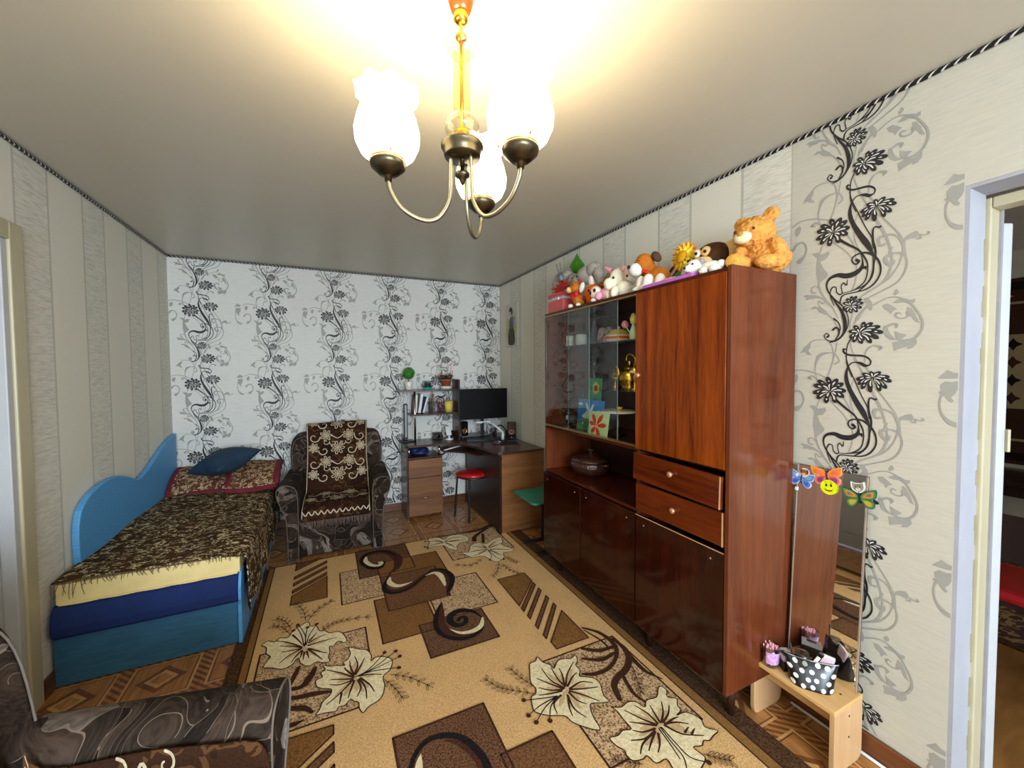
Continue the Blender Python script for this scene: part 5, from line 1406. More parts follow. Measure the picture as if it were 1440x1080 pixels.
for i in range(90):
    a = rn.uniform(0, 2*pi); r = rn.uniform(.0, .075); z0 = .105+rn.uniform(0, .04)
    p = Vector((r*cos(a), r*sin(a), z0)); q = Euler((rn.uniform(-1, 1), rn.uniform(-1, 1), a)).to_matrix()
    m.add([p+q @ Vector(v) for v in ((-.012, 0, 0), (0, -.008, .004), (.016, 0, 0), (0, .008, .004))], [(0, 1, 2), (0, 2, 3)])
m.build('foliage', mat('dark_green_leaf', (40, 66, 34), .6, var=.4, vs=50), t)['kind'] = 'stuff'
M_coral = mat('coral_petal', (232, 128, 108), .6, var=.2); M_yel = mat('yellow_petal', (222, 200, 110), .6)
for i, (x, y, h, big) in enumerate(((-.075, 0, .155, 1), (.0, -.03, .16, 1), (.065, .01, .155, 1), (.075, 0, .19, 0), (-.07, .02, .25, 0), (.06, .0, .27, 0), (-.05, 0, .29, 0), (.03, .02, .24, 0))):
    m = MB(); m.tube(crom([(x*.3, y*.3, .09), (x*.8, y, h*.6), (x, y, h)], 4), .0015, 5); s_ = m.build('flower_stem', mat('dark_green_leaf', (40, 66, 34), .6), t)
    m = MB(); m.ell((x, y, h), (.016, .016, .012) if big else (.008, .008, .010), seg=10, rings=6); m.build('bloom', M_coral if i % 3 else (M_coral if big else M_yel), s_)
# middle shelf
for i, (x, w, h, tl, col, lab) in enumerate(((-1.035, .035, .19, 4, (62, 54, 56), 'dark grey upright book beside the chrome shelf post'), (-.985, .030, .20, 10, (176, 196, 226), 'pale blue book leaning on the middle desk shelf'), (-.935, .022, .17, 18, (66, 98, 168), 'thin blue notebook leaning rightmost on the middle desk shelf'))):
    t = thing('book', lab, 'book', (x, -.13, 1.053), 0, 'books on the desk shelf')
    R_ = (0, rad(tl*.9), 0)
    zc = h/2*cos(rad(tl))+.006
    m = MB(); m.obox((-.01, 0, zc), (w, .15, h), R_); m.build('cover', mat('book_%d' % i, col, .5), t, bevel=.002)
    m = MB(); m.obox((-.01, -.004, zc+.003), (w*.8, .148, h-.004), R_); m.build('pages', M_porc, t)
def cup(label, x, r, h, mt, extra):
    t = thing('pencil_cup', label, 'pencil cup', (x, -.13, 1.053), 0, 'pencil cups on the desk shelf')
    m = MB(); m.lathe([(0, 0), (r*.86, 0), (r, h), (r*.93, h), (r*.8, .006), (0, .006)], 20); m.build('cup', mt, t)
    for j, (dx, L_, col, rr) in enumerate(extra):
        m = MB(); m.cyl((dx*.4, 0, .008), (dx, .006*((-1)**j), L_), rr, 8); m.cyl((dx, .006*((-1)**j), L_), (dx*1.02, .006*((-1)**j), L_+.010), rr, 8, r2=.001); m.build('pencil', mat('pencil_%d_%d_%d' % col, col, .5), t)
    return t
cup('clear plastic cup of pens with a wooden brush on the middle desk shelf', -.862, .042, .12, glass_mat('milky_plastic', (243, 246, 247), .6), [(-.02, .15, (120, 100, 84), .006), (.012, .19, (130, 104, 82), .012), (.0, .14, (60, 60, 80), .004)])
cup('pink-based clear jar with a headset band, middle of the three pencil cups', -.768, .037, .11, glass_mat('pinkish_plastic', (247, 236, 240), .6), [(-.012, .14, (200, 60, 60), .004), (.012, .13, (90, 60, 110), .004)])
t = cup('yellow pencil cup on the middle desk shelf beside the side panel', -.675, .047, .115, mat('yellow_plastic', (232, 208, 90), .5, var=.15, vs=40), [(-.02, .15, (40, 60, 120), .0035), (.0, .16, (60, 50, 50), .0035), (.02, .18, (30, 30, 34), .0035)])
t = thing('headband', 'black hair band resting on the middle pencil jar', 'hair band', (-.768, -.13, 1.163))
m = MB(); m.tube(crom([(-.04, 0, -.005), (-.035, -.01, .03), (0, -.01, .045), (.035, -.01, .03), (.04, 0, -.005)], 6), .005, 8); m.build('band', M_black, t)
m = MB(); m.ell((.0, -.012, .045), (.018, .006, .007)); m.build('bow', M_black, t)
# desk surface items
t = thing('desk_lamp', 'slim folded black desk lamp standing at the left end of the desk', 'lamp', (-1.135, -.12, DT))
m = MB(); m.box(-.075, .075, -.06, .06, 0, .014); m.build('base', M_black, t, bevel=.006)
m = MB(); m.box(-.020, .020, -.012, .012, .014, .40); m.build('arm', M_black, t, bevel=.006)
m = MB(); m.box(-.012, .008, -.016, -.012, .05, .385); m.build('light_strip', mat('grey_diffuser', (150, 156, 162), .3), t)
t = thing('black_box', 'small black camera-like box on the desk under the shelves', 'box', (-.80, -.12, DT))
m = MB(); m.box(-.048, .048, -.03, .03, 0, .075); m.build('body', M_black, t, bevel=.01)
m = MB(); m.lathe([(0, 0), (.022, 0), (.022, .012), (.016, .014), (0, .012)], 16, T=Matrix.Translation((0, -.03, .038)) @ Matrix.Rotation(rad(90), 4, 'X')); m.build('lens', M_blackgl, t)
t = thing('phone_stand', 'white phone holder on a flat foot on the desk under the shelves', 'phone stand', (-.69, -.19, DT))
Mwp = mat('white_plastic', (228, 230, 232), .35, var=.03)
m = MB(); m.lathe([(0, 0), (.045, 0), (.045, .008), (.012, .014), (.010, .05), (0, .05)], 20); m.build('foot', Mwp, t)
m = MB(); m.obox((-.005, .01, .09), (.06, .012, .10), (rad(-18), 0, rad(12))); m.build('cradle', Mwp, t, bevel=.004)
m = MB(); m.obox((-.005, -.018, .05), (.05, .03, .008), (rad(-18), 0, rad(12))); m.build('lip', Mwp, t, bevel=.003)
t = thing('webcam', 'black webcam lying on the desk beside the shelf side panel', 'webcam', (-.635, -.10, DT))
m = MB(); m.box(-.025, .02, -.03, .03, 0, .02); m.build('clip', M_black, t, bevel=.004)
m = MB(); m.ell((0, 0, .05), (.03, .03, .032)); m.build('body', M_black, t)
m = MB(); m.ell((-.01, -.028, .052), (.012, .006, .012)); m.build('lens', M_blackgl, t)
# monitor on an arm
mon = thing('monitor', 'black flat-screen computer monitor, switched off, on the corner desk', 'monitor', (-.335, -.30, DT), 0)
m = MB(); m.box(-.283, .283, -.012, .018, .215, .545); m.build('housing', M_black, mon, bevel=.006)
m = MB(); m.box(-.276, .276, -.0135, -.012, .224, .539); m.build('screen', mat('dark_screen', (5, 5, 6), .5, var=.02, spec=.2), mon)
m = MB(); m.box(-.03, .03, .018, .05, .30, .42); m.build('mount', M_black, mon, bevel=.008)
m = MB(); m.box(-.02, .02, .03, .052, .02, .33); m.build('neck', M_black, mon, bevel=.005)
m = MB(); m.box(-.13, .13, -.07, .12, 0, .016); m.build('foot', M_black, mon, bevel=.008)
def speaker(label, x, y, rz):
    t = thing('speaker', label, 'speaker', (x, y, DT), rz, 'pair of desktop speakers')
    m = MB(); m.box(-.048, .048, -.04, .055, 0, .185); m.build('cabinet', M_blackgl, t, bevel=.008)
    T = Matrix.Translation((0, -.04, .085)) @ Matrix.Rotation(rad(90), 4, 'X')
    m = MB(); m.lathe([(.034, 0), (.036, .003), (.033, .006), (.028, .004)], 24, T=T); r_ = m.build('trim_ring', M_black, t)
    m = MB(); m.lathe([(.028, .003), (.018, -.002), (.010, .002), (0, .006)], 24, T=T); m.build('cone', mat('copper_cone', (210, 142, 96), .35, .6), t)
    m = MB(); m.lathe([(.010, .003), (.006, .008), (0, .009)], 14, T=T); m.build('dust_cap', M_black, t)
    m = MB(); m.lathe([(0, 0), (.008, 0), (.007, .008), (0, .009)], 12, T=Matrix.Translation((.0, -.04, .022)) @ Matrix.Rotation(rad(90), 4, 'X')); m.build('knob', M_chrome, t)
speaker('black desktop speaker with copper cone standing left of the monitor', -.535, -.185, rad(10))
speaker('black desktop speaker with copper cone standing by the right wall', -.075, -.47, rad(-25))
# lamp arm (white) behind the keyboard
t = thing('clamp_lamp', 'white articulated desk lamp folded down beneath the monitor', 'lamp', (-.22, -.56, DT))
m = MB(); m.lathe([(0, 0), (.05, 0), (.05, .012), (.02, .02), (0, .02)], 20); m.build('base', M_black, t)
m = MB(); m.cyl((0, 0, .015), (0, 0, .10), .018, 14, r2=.012); m.build('stem', Mwp, t)
m = MB(); m.tube([(0, 0, .095), (-.05, .05, .15), (-.09, .10, .19)], .011, 8); m.build('arm', Mwp, t)
m = MB(); m.tube([(-.09, .10, .19), (-.12, .13, .20), (-.16, .16, .195)], .010, 8); m.build('arm', Mwp, t)
m = MB(); m.ell((-.19, .18, .19), (.05, .03, .014)); m.build('head', Mwp, t)
t = thing('keyboard', 'black keyboard on the desk below the monitor', 'keyboard', (-.37, -.42, DT), rad(-8))
m = MB(); m.box(-.20, .20, -.065, .065, 0, .016); m.build('frame', M_black, t, bevel=.005)
kc = MB(); kc.box(-.0115, .0115, -.010, .010, .016, .022); kme = kc.mesh('key', [M_black])
for r_ in range(4):
    for c_ in range(14):
        o = bpy.data.objects.new('key', kme); COL.objects.link(o); o.parent = t; o.location = (-.182+.028*c_, -.042+.028*r_, 0)
t = thing('mouse_pad', 'black mouse pad with a red rim on the right wing of the desk', 'mouse pad', (-.25, -.70, DT), rad(-12))
m = MB(); m.box(-.13, .13, -.11, .11, 0, .003); m.build('rim', mat('red_stitch', (170, 40, 40), .8), t, bevel=.001)
m = MB(); m.box(-.126, .126, -.106, .106, .003, .004); m.build('cloth', mat('black_cloth', (18, 18, 20), .9), t)
t = thing('mouse', 'small dark computer mouse on the red-rimmed pad', 'mouse', (-.34, -.68, DT+.004), rad(30))
m = MB(); m.ell((0, 0, .010), (.030, .05, .022)); m.build('shell', mat('grey_plastic', (60, 62, 66), .3), t)
m = MB(); m.box(-.003, .003, -.045, -.02, .020, .030); m.build('wheel', Mwp, t, bevel=.001)
t = thing('headphones', 'black headphones lying under the monitor with a looping white cable', 'headphones', (-.11, -.28, DT))
m = MB(); m.tube(crom([(-.08, 0, .03), (-.06, .03, .09), (0, .05, .12), (.05, .05, .09), (.07, .03, .03)], 6), .007, 8); m.build('headband', M_black, t)
for x in (-.08, .07):
    m = MB(); m.ell((x, .01, .035), (.018, .035, .035)); m.build('ear_cup', M_black, t)
m = MB(); m.tube(crom([(.02, .08, .03), (.0, .10, .12), (.06, .12, .15), (.08, .10, .06), (.04, .0, .006)], 6), .0025, 6); m.build('cable', Mwp, t)
t = thing('laptop', 'closed dark laptop lying behind the monitor foot', 'laptop', (-.41, -.17, DT), rad(4))
for i, (w, d_, z0, z1, mt) in enumerate(((.34, .20, 0, .022, M_black), (.335, .195, .022, .034, mat('grey_lid', (96, 102, 108), .35)))):
    m = MB(); m.box(-w/2, w/2, -d_/2, d_/2, z0, z1); m.build(('lower_case', 'lid', 'paper')[i], mt, t, bevel=.003)
t = thing('blue_bag', 'dark blue folded bag in the open compartment above the drawers', 'bag', (-1.01, -.20, .624))
m = MB(); m.ell((0, 0, .03), (.10, .09, .032)); m.ell((.03, -.02, .05), (.06, .06, .03)); m.ell((-.05, .0, .055), (.05, .06, .035)); m.build('folds', mat('navy_nylon', (26, 44, 104), .45, var=.3, vs=20, bump=.4, bs=30), t, remesh=.007)
m = MB(); m.tube(crom([(-.06, -.07, .05), (-.03, -.10, .055), (.03, -.10, .05), (.06, -.07, .05)], 5), .006, 6); m.build('strap', M_black, t)
# small gadgets hanging from desk end
t = thing('wall_cable', 'black and white cable plugged into the wall beside the left end of the desk', 'cable', (-1.24, -.02, .60))
m = MB(); m.tube(crom([(.055, -.05, .04), (0, -.03, .035), (-.06, -.01, .0), (-.09, -.01, -.01)], 6), .004, 6); m.build('lead', M_black, t)
m = MB(); m.box(-.03, .02, -.02, -.003, .02, .05); m.build('plug', Mwp, t, bevel=.004)

# ------------------------------------------------------------------ red stool
M_red = mat('red_vinyl', (178, 20, 26), .3, var=.08, vs=8, coat=.3)
def stool(label, loc, rz, group):
    t = thing('stool', label, 'stool', loc, rz, group)
    m = MB(); m.lathe([(0, .43), (.15, .43), (.168, .437), (.172, .448), (.165, .462), (.13, .474), (.06, .480), (0, .481)], 32); m.build('seat', M_red, t)
    m = MB(); m.lathe([(.155, .418), (.16, .43), (0, .43), (0, .418)], 28); m.build('seat_base', M_black, t)
    for k in range(4):
        a = rad(45+90*k); d = Vector((cos(a), sin(a), 0))
        m = MB(); m.tube(crom([tuple(d*.02+Vector((0, 0, .422))), tuple(d*.12+Vector((0, 0, .421))), tuple(d*.152+Vector((0, 0, .405))), tuple(d*.160+Vector((0, 0, .36))), tuple(d*.185+Vector((0, 0, .01)))], 6), .0105, 10)
        l_ = m.build('leg', M_black, t)
        e = d*.186
        m = MB(); m.cyl((e.x, e.y, 0), (e.x, e.y, .02), .0125, 10); m.build('foot_cap', M_ink, l_)
    return t
stool('round stool with a red vinyl seat and black legs tucked under the desk', (-.545, -.515, 0), rad(15), 'red stools')

# teal school chair seat seen past the wall unit
t = thing('school_stool', 'teal wooden school stool on black tube frame between desk and wall unit', 'stool', (-.25, -1.43, 0))
M_teal = mat('teal_wood', (36, 122, 100), .45, var=.18, vs=14)
m = MB(); m.prism([(-.20, .13), (-.19, .15), (.20, .155), (.20, -.21), (-.18, -.235), (-.205, -.21)], .446, .462); m.build('seat', M_teal, t, bevel=.006, seg=3)
for y in (.09, -.16):
    m = MB(); m.box(-.13, .17, y-.014, y+.014, 0.002, .030); b_ = m.build('runner', M_black, t, bevel=.004)
    m = MB(); m.box(-.134, -.13, y-.012, y+.012, .004, .028); m.build('end_cap', M_chrome, b_)
    m = MB(); m.box(.05, .09, y-.013, y+.013, .03, .43); m.build('leg', M_black, t, bevel=.003)
    m = MB(); m.box(-.15, .17, y-.013, y+.013, .42, .446); m.build('seat_bearer', M_black, t, bevel=.003)
m = MB(); m.box(.06, .08, -.15, .08, .20, .22); m.build('cross_bar', M_black, t, bevel=.002)
# cardboard box under the desk
t = thing('wooden_box', 'small pale wooden box on the floor under the desk', 'box', (-.36, -.75, 0))
m = MB(); m.box(-.05, .05, -.06, .06, 0, .09); m.build('body', mat('pale_wood', (170, 116, 66), .6), t, bevel=.003)
m = MB(); m.box(-.053, .053, -.063, .063, .09, .102); m.build('lid', mat('pale_wood', (170, 116, 66), .6), t, bevel=.002)

# ------------------------------------------------------------------ picture on the right wall
t = thing('wall_picture', 'unframed portrait canvas of a figure in dark skirt on the right wall', 'picture', (-.001, -.36, 2.0))
m = MB(); m.box(-.018, 0, -.155, .155, -.235, .235); wpx = m.build('canvas', mat('canvas_cream', (206, 202, 186), .7, var=.04), t, bevel=.002)
fc = lambda k: (lambda a, b: (-.0184-.0004*k, -a, b))
def pic(nm_, poly, col, k):
    m = MB(); m.flat([p[:2] for p in crom([q+(0,) for q in poly+[poly[0]]], 4)[:-1]], fc(k), 0); m.build(nm_, mat('pic_'+nm_, col, .7, var=.35, vs=40), wpx, fix=False)
pic('foliage', [(-.13, -.1), (-.10, .08), (-.04, .05), (.05, .1), (.11, .06), (.12, -.08), (.06, -.12), (-.08, -.14)], (182, 180, 118), 1)
pic('skirt', [(-.05, -.03), (.04, -.02), (.09, -.12), (.085, -.21), (.02, -.225), (-.07, -.21), (-.08, -.13)], (74, 66, 46), 2)
pic('bodice', [(-.04, .06), (.0, .09), (.05, .07), (.055, .0), (.045, -.03), (-.045, -.03)], (92, 98, 104), 3)
pic('sash', [(.01, .09), (.05, .07), (.055, .0), (.02, .01)], (98, 104, 168), 4)
pic('face', [(-.03, .09), (-.05, .12), (-.03, .145), (.0, .14), (.005, .1)], (196, 170, 148), 5)
pic('hair', [(-.06, .15), (-.03, .19), (.02, .185), (.04, .14), (.02, .10), (.0, .14), (-.03, .15)], (66, 64, 58), 6)
# ------------------------------------------------------------------ bench
M_beech = wood_mat('beech_top', (196, 150, 92), (222, 178, 118), 'y', 1.0, .45, .1, .4)
M_beech2 = wood_mat('beech_end', (188, 146, 100), (210, 170, 124), 'z', .8, .5, .05, .4)
bn = thing('bench', 'small beech wood bench under the leaning mirror', 'bench', (-.14, -3.405, 0))
m = MB(); m.box(-.098, .098, -.157, .157, .230, .248); m.build('seat_board', M_beech, bn, bevel=.003)
for y in (-.148, .148):
    c = .03
    poly = [(-.096, c), (-.087, .008), (-.066, 0), (.066, 0), (.087, .008), (.096, c), (.096, .230), (-.096, .230)]
    m = MB(); m.prism(poly, y-.009, y+.009, 0, lambda a, b, w: (a, w, b)); e_ = m.build('end_panel', M_beech2, bn, bevel=.002)
    if y < 0:
        for (a, b) in ((0, .20), (0, .12)):
            m = MB(); m.cyl((a, y-.0092, b), (a, y-.0105, b), .004, 8); m.build('screw', M_bronze, e_)
m = MB(); m.box(-.02, -.002, -.139, .139, .145, .230); m.build('apron', M_beech, bn, bevel=.002)
m = MB(); m.cyl((.02, -.12, .2480), (.02, -.12, .2488), .004, 8); m.build('screw', M_bronze, bn)
BT = .248
# ------------------------------------------------------------------ leaning mirror
mir = thing('mirror', 'tall frameless mirror leaning on the wall above the bench', 'mirror', (-.062, -3.427, BT))
tilt = math.atan2(.047, .835)
def mb_box(m, y0, y1, z0, z1, d0, d1): m.box(d0, d1, y0, y1, z0, z1, 0, Matrix.Rotation(tilt, 4, 'Y'))
t_ = NT('mirror_silver'); t_.base((.86, .86, .85, 1)); t_.set(.02, 1.0)
MW = .122
m = MB(); mb_box(m, -MW, MW, 0, .835, -.005, .0); m.build('silvered_glass', t_.m, mir)
m = MB(); mb_box(m, -MW-.002, MW+.002, 0, .836, .0005, .008); m.build('backing_board', mat('hardboard', (96, 66, 44), .8), mir)
for s in (-1, 1):
    m = MB(); mb_box(m, s*MW-.0022, s*MW+.0022, 0, .835, -.0062, .001); m.build('bevelled_edge', mat('ground_glass', (196, 184, 170), .25, .6), mir)
for zz_ in (.72, .78):
    m = MB(); mb_box(m, MW-.004, MW+.006, zz_-.5*(zz_ > .75)*0, zz_+.014, -.009, -.004); m.build('clip', Mwp, mir, bevel=.001)
# stickers on the mirror's top edge; each is flat printed paper
TM = Matrix.Translation((-.062, -3.427, BT)) @ Matrix.Rotation(tilt, 4, 'Y')
def sticker(name, label, cat, y, z_, rz, layers, k0):
    o = thing(name, label, cat, tuple(TM @ Vector((-.0062-k0, y, z_))))
    o.rotation_euler = (rz, tilt, 0)
    for k, (nm_, polys, col) in enumerate(layers):
        m = MB()
        for p in polys:
            if k == 0: m.prism(p, -.0012, 0, 0, lambda a, b, w: (w, -a, b))
            else: m.flat(p, lambda a, b: (-.0014-.0003*k, -a, b), 0)
        m.build(nm_, mat('sticker_%s_%d_%d_%d' % ((nm_,)+col), col, .35, var=.12, vs=60), o, fix=(k == 0))
    return o
def wings(s=1.0):
    up = [(0, .005), (.018, .022), (.045, .032), (.052, .028), (.050, .012), (.042, -.002), (.02, -.006), (0, -.004)]
    lo = [(0, -.002), (.03, -.004), (.042, -.014), (.040, -.030), (.028, -.036), (.014, -.028), (.003, -.010)]
    q = []
    for p in (up, lo):
        c = [a[:2] for a in crom([b+(0,) for b in p+[p[0]]], 3)[:-1]]
        q += [[(a*s, b*s) for a, b in c], [(-a*s, b*s) for a, b in c]]
    return q
def inner(polys, f, cy=0):
    out = []
    for p in polys:
        cx_ = sum(a for a, b in p)/len(p); cy_ = sum(b for a, b in p)/len(p)
        out.append([(cx_+(a-cx_)*f, cy_+(b-cy_)*f) for a, b in p])
    return out
body_ = lambda s: [[(-.003*s, -.02*s), (.003*s, -.02*s), (.003*s, .014*s), (0, .02*s), (-.003*s, .014*s)]]
w1 = wings(.95)
sticker('butterfly_sticker', 'blue butterfly sticker at the top left of the mirror', 'sticker', .105, .775, rad(6), [('wings', w1, (214, 226, 240)), ('wing_blue', inner(w1, .86), (88, 136, 220)), ('wing_teal', inner(w1[2:], .55), (70, 96, 190)), ('wing_tip', inner(w1[:2], .5), (120, 170, 200)), ('insect_body', body_(1), (60, 64, 80))], .0)
w2 = wings(1.08)
sticker('butterfly_sticker', 'orange and pink butterfly sticker rising above the mirror edge', 'sticker', .01, .812, rad(-8), [('wings', w2, (238, 170, 120)), ('wing_orange', inner(w2[:2], .84), (240, 140, 30)), ('wing_pink', inner(w2[2:], .84), (232, 90, 120)), ('wing_purple', inner(w2[2:], .55), (130, 66, 120)), ('wing_red', inner(w2[:2], .45), (236, 110, 90)), ('insect_body', body_(1.1), (90, 40, 60))], .002)
w3 = wings(1.08)
sticker('butterfly_sticker', 'green and orange butterfly sticker at the right edge of the mirror', 'sticker', -.103, .752, rad(-8), [('wings', w3, (40, 84, 66)), ('wing_green', inner(w3, .86), (66, 140, 70)), ('wing_orange', inner(w3, .6), (222, 120, 50)), ('wing_lime', inner(w3[2:], .38), (140, 190, 70)), ('wing_teal', inner(w3[:2], .3), (70, 130, 120)), ('insect_body', body_(1.1), (50, 40, 50))], .002)
def ov(cx, cy, rx, ry, n=20): return [(cx+rx*cos(2*pi*i/n), cy+ry*sin(2*pi*i/n)) for i in range(n)]
sticker('smiley_sticker', 'round yellow smiling face sticker in the middle of the mirror top', 'sticker', .0, .765, rad(-6), [('face', [ov(0, 0, .030, .030, 28)], (226, 240, 20)), ('eye', [ov(-.008, .008, .0035, .006), ov(.009, .008, .0035, .006)], (30, 34, 30)), ('brow', [[(-.014, .018), (-.006, .021), (-.006, .0195), (-.014, .0165)], [(.006, .021), (.014, .018), (.014, .0165), (.006, .0195)]], (60, 60, 20)), ('smile', [[(-.016, -.006), (-.008, -.011), (0, -.0125), (.008, -.011), (.016, -.006), (.010, -.0145), (0, -.018), (-.010, -.0145)]], (60, 40, 20)), ('tongue', [ov(0, -.0135, .005, .003)], (200, 50, 40))], .004)
sticker('puppy_sticker', 'small sticker of a brown puppy head above the blue butterfly', 'sticker', .095, .803, rad(4), [('paper', [ov(0, 0, .019, .020)], (226, 206, 184)), ('ears', [ov(-.011, .004, .005, .010), ov(.011, .004, .005, .010)], (70, 36, 24)), ('face', [ov(0, .001, .011, .013)], (150, 96, 62)), ('muzzle', [ov(0, -.006, .006, .005)], (226, 190, 160)), ('features', [ov(-.004, .004, .0016, .002), ov(.004, .004, .0016, .002), ov(0, -.004, .002, .0015)], (24, 18, 16))], .001)
cat_ = [(-.022, .022), (-.010, .016), (.010, .016), (.022, .022), (.023, .0), (.018, -.012), (.004, -.022), (-.004, -.022), (-.018, -.012), (-.023, 0)]
sticker('kitten_sticker', 'small sticker of a tabby kitten head above the green butterfly', 'sticker', -.096, .790, rad(-10), [('paper', [cat_], (232, 232, 230)), ('head', [[(a*.78, b*.78) for a, b in cat_]], (150, 140, 120)), ('stripes', [[(-.002, .012), (.002, .012), (.001, .004), (-.001, .004)], [(-.010, .011), (-.007, .012), (-.006, .005)], [(.010, .011), (.007, .012), (.006, .005)]], (80, 72, 60)), ('muzzle', [ov(0, -.008, .008, .006)], (222, 214, 204)), ('features', [ov(-.007, .002, .002, .0026), ov(.007, .002, .002, .0026), ov(0, -.006, .002, .0014)], (30, 30, 30))], .001)

# ------------------------------------------------------------------ things on the bench
t = thing('cotton_bud_tub', 'clear tub of pink cotton buds at the left end of the bench', 'tub', (-.205, -3.31, BT))
m = MB(); m.lathe([(0, 0), (.030, 0), (.036, .085), (.0345, .085), (.029, .003), (0, .003)], 24); m.build('tub', glass_mat('tub_plastic', (236, 226, 234), .5), t)
m = MB(); m.grid(14, 2, lambda u, v: ((.0325+.0035*v)*cos(3.3+u*2.2), (.0325+.0035*v)*sin(3.3+u*2.2), .018+.05*v)); m.build('label_band', mat('lilac_label', (206, 160, 206), .4, var=.3, vs=90), t)
bud = MB(); bud.cyl((0, 0, 0), (0, 0, .062), .0013, 6); bud.ell((0, 0, .066), (.0034, .0034, .007), seg=8, rings=6); bud.ell((0, 0, -.002), (.0034, .0034, .007), seg=8, rings=6)
bme = bud.mesh('cotton_bud', [mat('pink_bud_stick', (236, 170, 180), .7, var=.1)])
rn = random.Random(2)
for i in range(34):
    a, r = rn.uniform(0, 2*pi), .026*math.sqrt(rn.random())
    o = bpy.data.objects.new('cotton_bud', bme); COL.objects.link(o); o.parent = t; o.location = (r*cos(a), r*sin(a), .012); o.rotation_euler = (rn.uniform(-.08, .08), rn.uniform(-.08, .08), 0)
def carton(label, x, y, rz, d):
    t = thing('carton', label, 'carton', (x, y, BT), rz)
    m = MB(); m.box(-d[0]/2, d[0]/2, -d[1]/2, d[1]/2, 0, d[2]); m.build('box', mat('black_card', (24, 22, 24), .3), t, bevel=.002)
    m = MB(); m.box(-d[0]/2-.0004, d[0]/2+.0004, -d[1]/2-.0004, d[1]/2+.0004, d[2]*.80, d[2]+.0006); b_ = m.build('printed_lid', mat('grey_print', (196, 192, 196), .35, var=.25, vs=70), t)
    m = MB(); m.box(-d[0]*.3, d[0]*.1, -d[1]*.25, d[1]*.25, d[2]+.0006, d[2]+.0012); m.build('label_print', mat('dark_print', (60, 56, 64), .4, var=.3, vs=90), b_)
carton('small black carton with a grey printed lid behind the cotton bud tub', -.16, -3.345, rad(-30), (.05, .07, .055))
# polka dot bag
bag = thing('cosmetic_bag', 'black cosmetic bag with white polka dots standing on the bench', 'bag', (-.165, -3.445, BT), rad(-52))
def bagp(u, v, off=0):
    """u in -1..1 across the front, v 0..1 up; front side"""
    w = .072+.016*v
    d = .040*(1-v)**.7+.006
    y = -(d+off)*max(0, 1-abs(u)**3.5)**.5-off*.3
    zz_ = v*.098-.012*v*(1-u*u)*.6
    return (u*(w+off*.3), y+.008*v, zz_)
def bagb(u, v):
    x, y, zz_ = bagp(u, v); return (x, -y+.016*v, zz_)
m = MB(); m.grid(25, 12, lambda u, v: bagp(u*2-1, v)); m.grid(25, 12, lambda u, v: bagb(u*2-1, v))
m.grid(25, 2, lambda u, v: (lambda a, b: (a[0], a[1]+(b[1]-a[1])*v, a[2]))(bagp(u*2-1, 0), bagb(u*2-1, 0)))
M_bagk = mat('black_vinyl', (20, 20, 24), .25, var=.1)
m.build('shell', M_bagk, bag)
M_dot = mat('white_dot', (236, 236, 230), .3, var=.03)
k = 0
for r_ in range(4):
    for c_ in range(5):
        u0 = -.84+.42*c_+(.20 if r_ % 2 else 0)+.04*sin(r_*5+c_*3); v0 = .12+.255*r_+.02*sin(c_*4)
        if u0 > .95: continue
        m = MB()
        m.add([bagp(max(-.995, min(.995, u0+.105*cos(q*pi/8))), max(0, min(1, v0+.082*sin(q*pi/8))), .0008) for q in range(16)]+[bagp(max(-.995, min(.995, u0)), v0, .0008)], [(q, (q+1) % 16, 16) for q in range(16)])
        m.build('polka_dot', M_dot, bag, fix=False)
m = MB(); m.tube([bagp(-1+.1*q, 1, .001) for q in range(21)], .0025, 6); m.build('zip', mat('silver_zip', (170, 170, 172), .3, .8), bag)
for (nm_, lab, x, y, mk) in (('perfume_bottle', 'clear plastic bottle peeking out of the polka dot bag', -.028, .006, 0), ('compact_case', 'black compact standing in the polka dot bag', .012, .010, 1), ('sachet', 'pale pink sachet at the right of the polka dot bag', .048, .012, 2)):
    T = Matrix.Translation(bag.location) @ Matrix.Rotation(rad(-52), 4, 'Z')
    t = thing(nm_, lab, ('bottle', 'compact', 'sachet')[mk], tuple(T @ Vector((x, y, .03))), rad(-52))
    if mk == 0:
        m = MB(); m.lathe([(0, 0), (.024, 0), (.026, .07), (.022, .085), (0, .086)], 18); m.build('bottle', glass_mat('clear_plastic', (206, 206, 204), .8), t)
        m = MB(); m.cyl((-.028, 0, .03), (-.042, 0, .12), .003, 8); m.build('pencil', M_black, t)
    elif mk == 1:
        m = MB(); m.obox((0, 0, .055), (.022, .012, .10), (0, rad(28), 0)); m.build('case', M_blackgl, t, bevel=.004)
        m = MB(); m.obox((.004, -.007, .065), (.012, .002, .04), (0, rad(28), 0)); m.build('window', M_porc, t)
    else:
        m = MB(); m.obox((0, .004, .05), (.05, .012, .08), (0, rad(12), 0)); m.build('pouch', mat('pale_pink', (206, 180, 186), .35, var=.2, vs=40), t, bevel=.005)
        m = MB(); m.obox((.006, .004, .088), (.05, .006, .006), (0, rad(12), 0)); m.build('seal', M_porc, t)

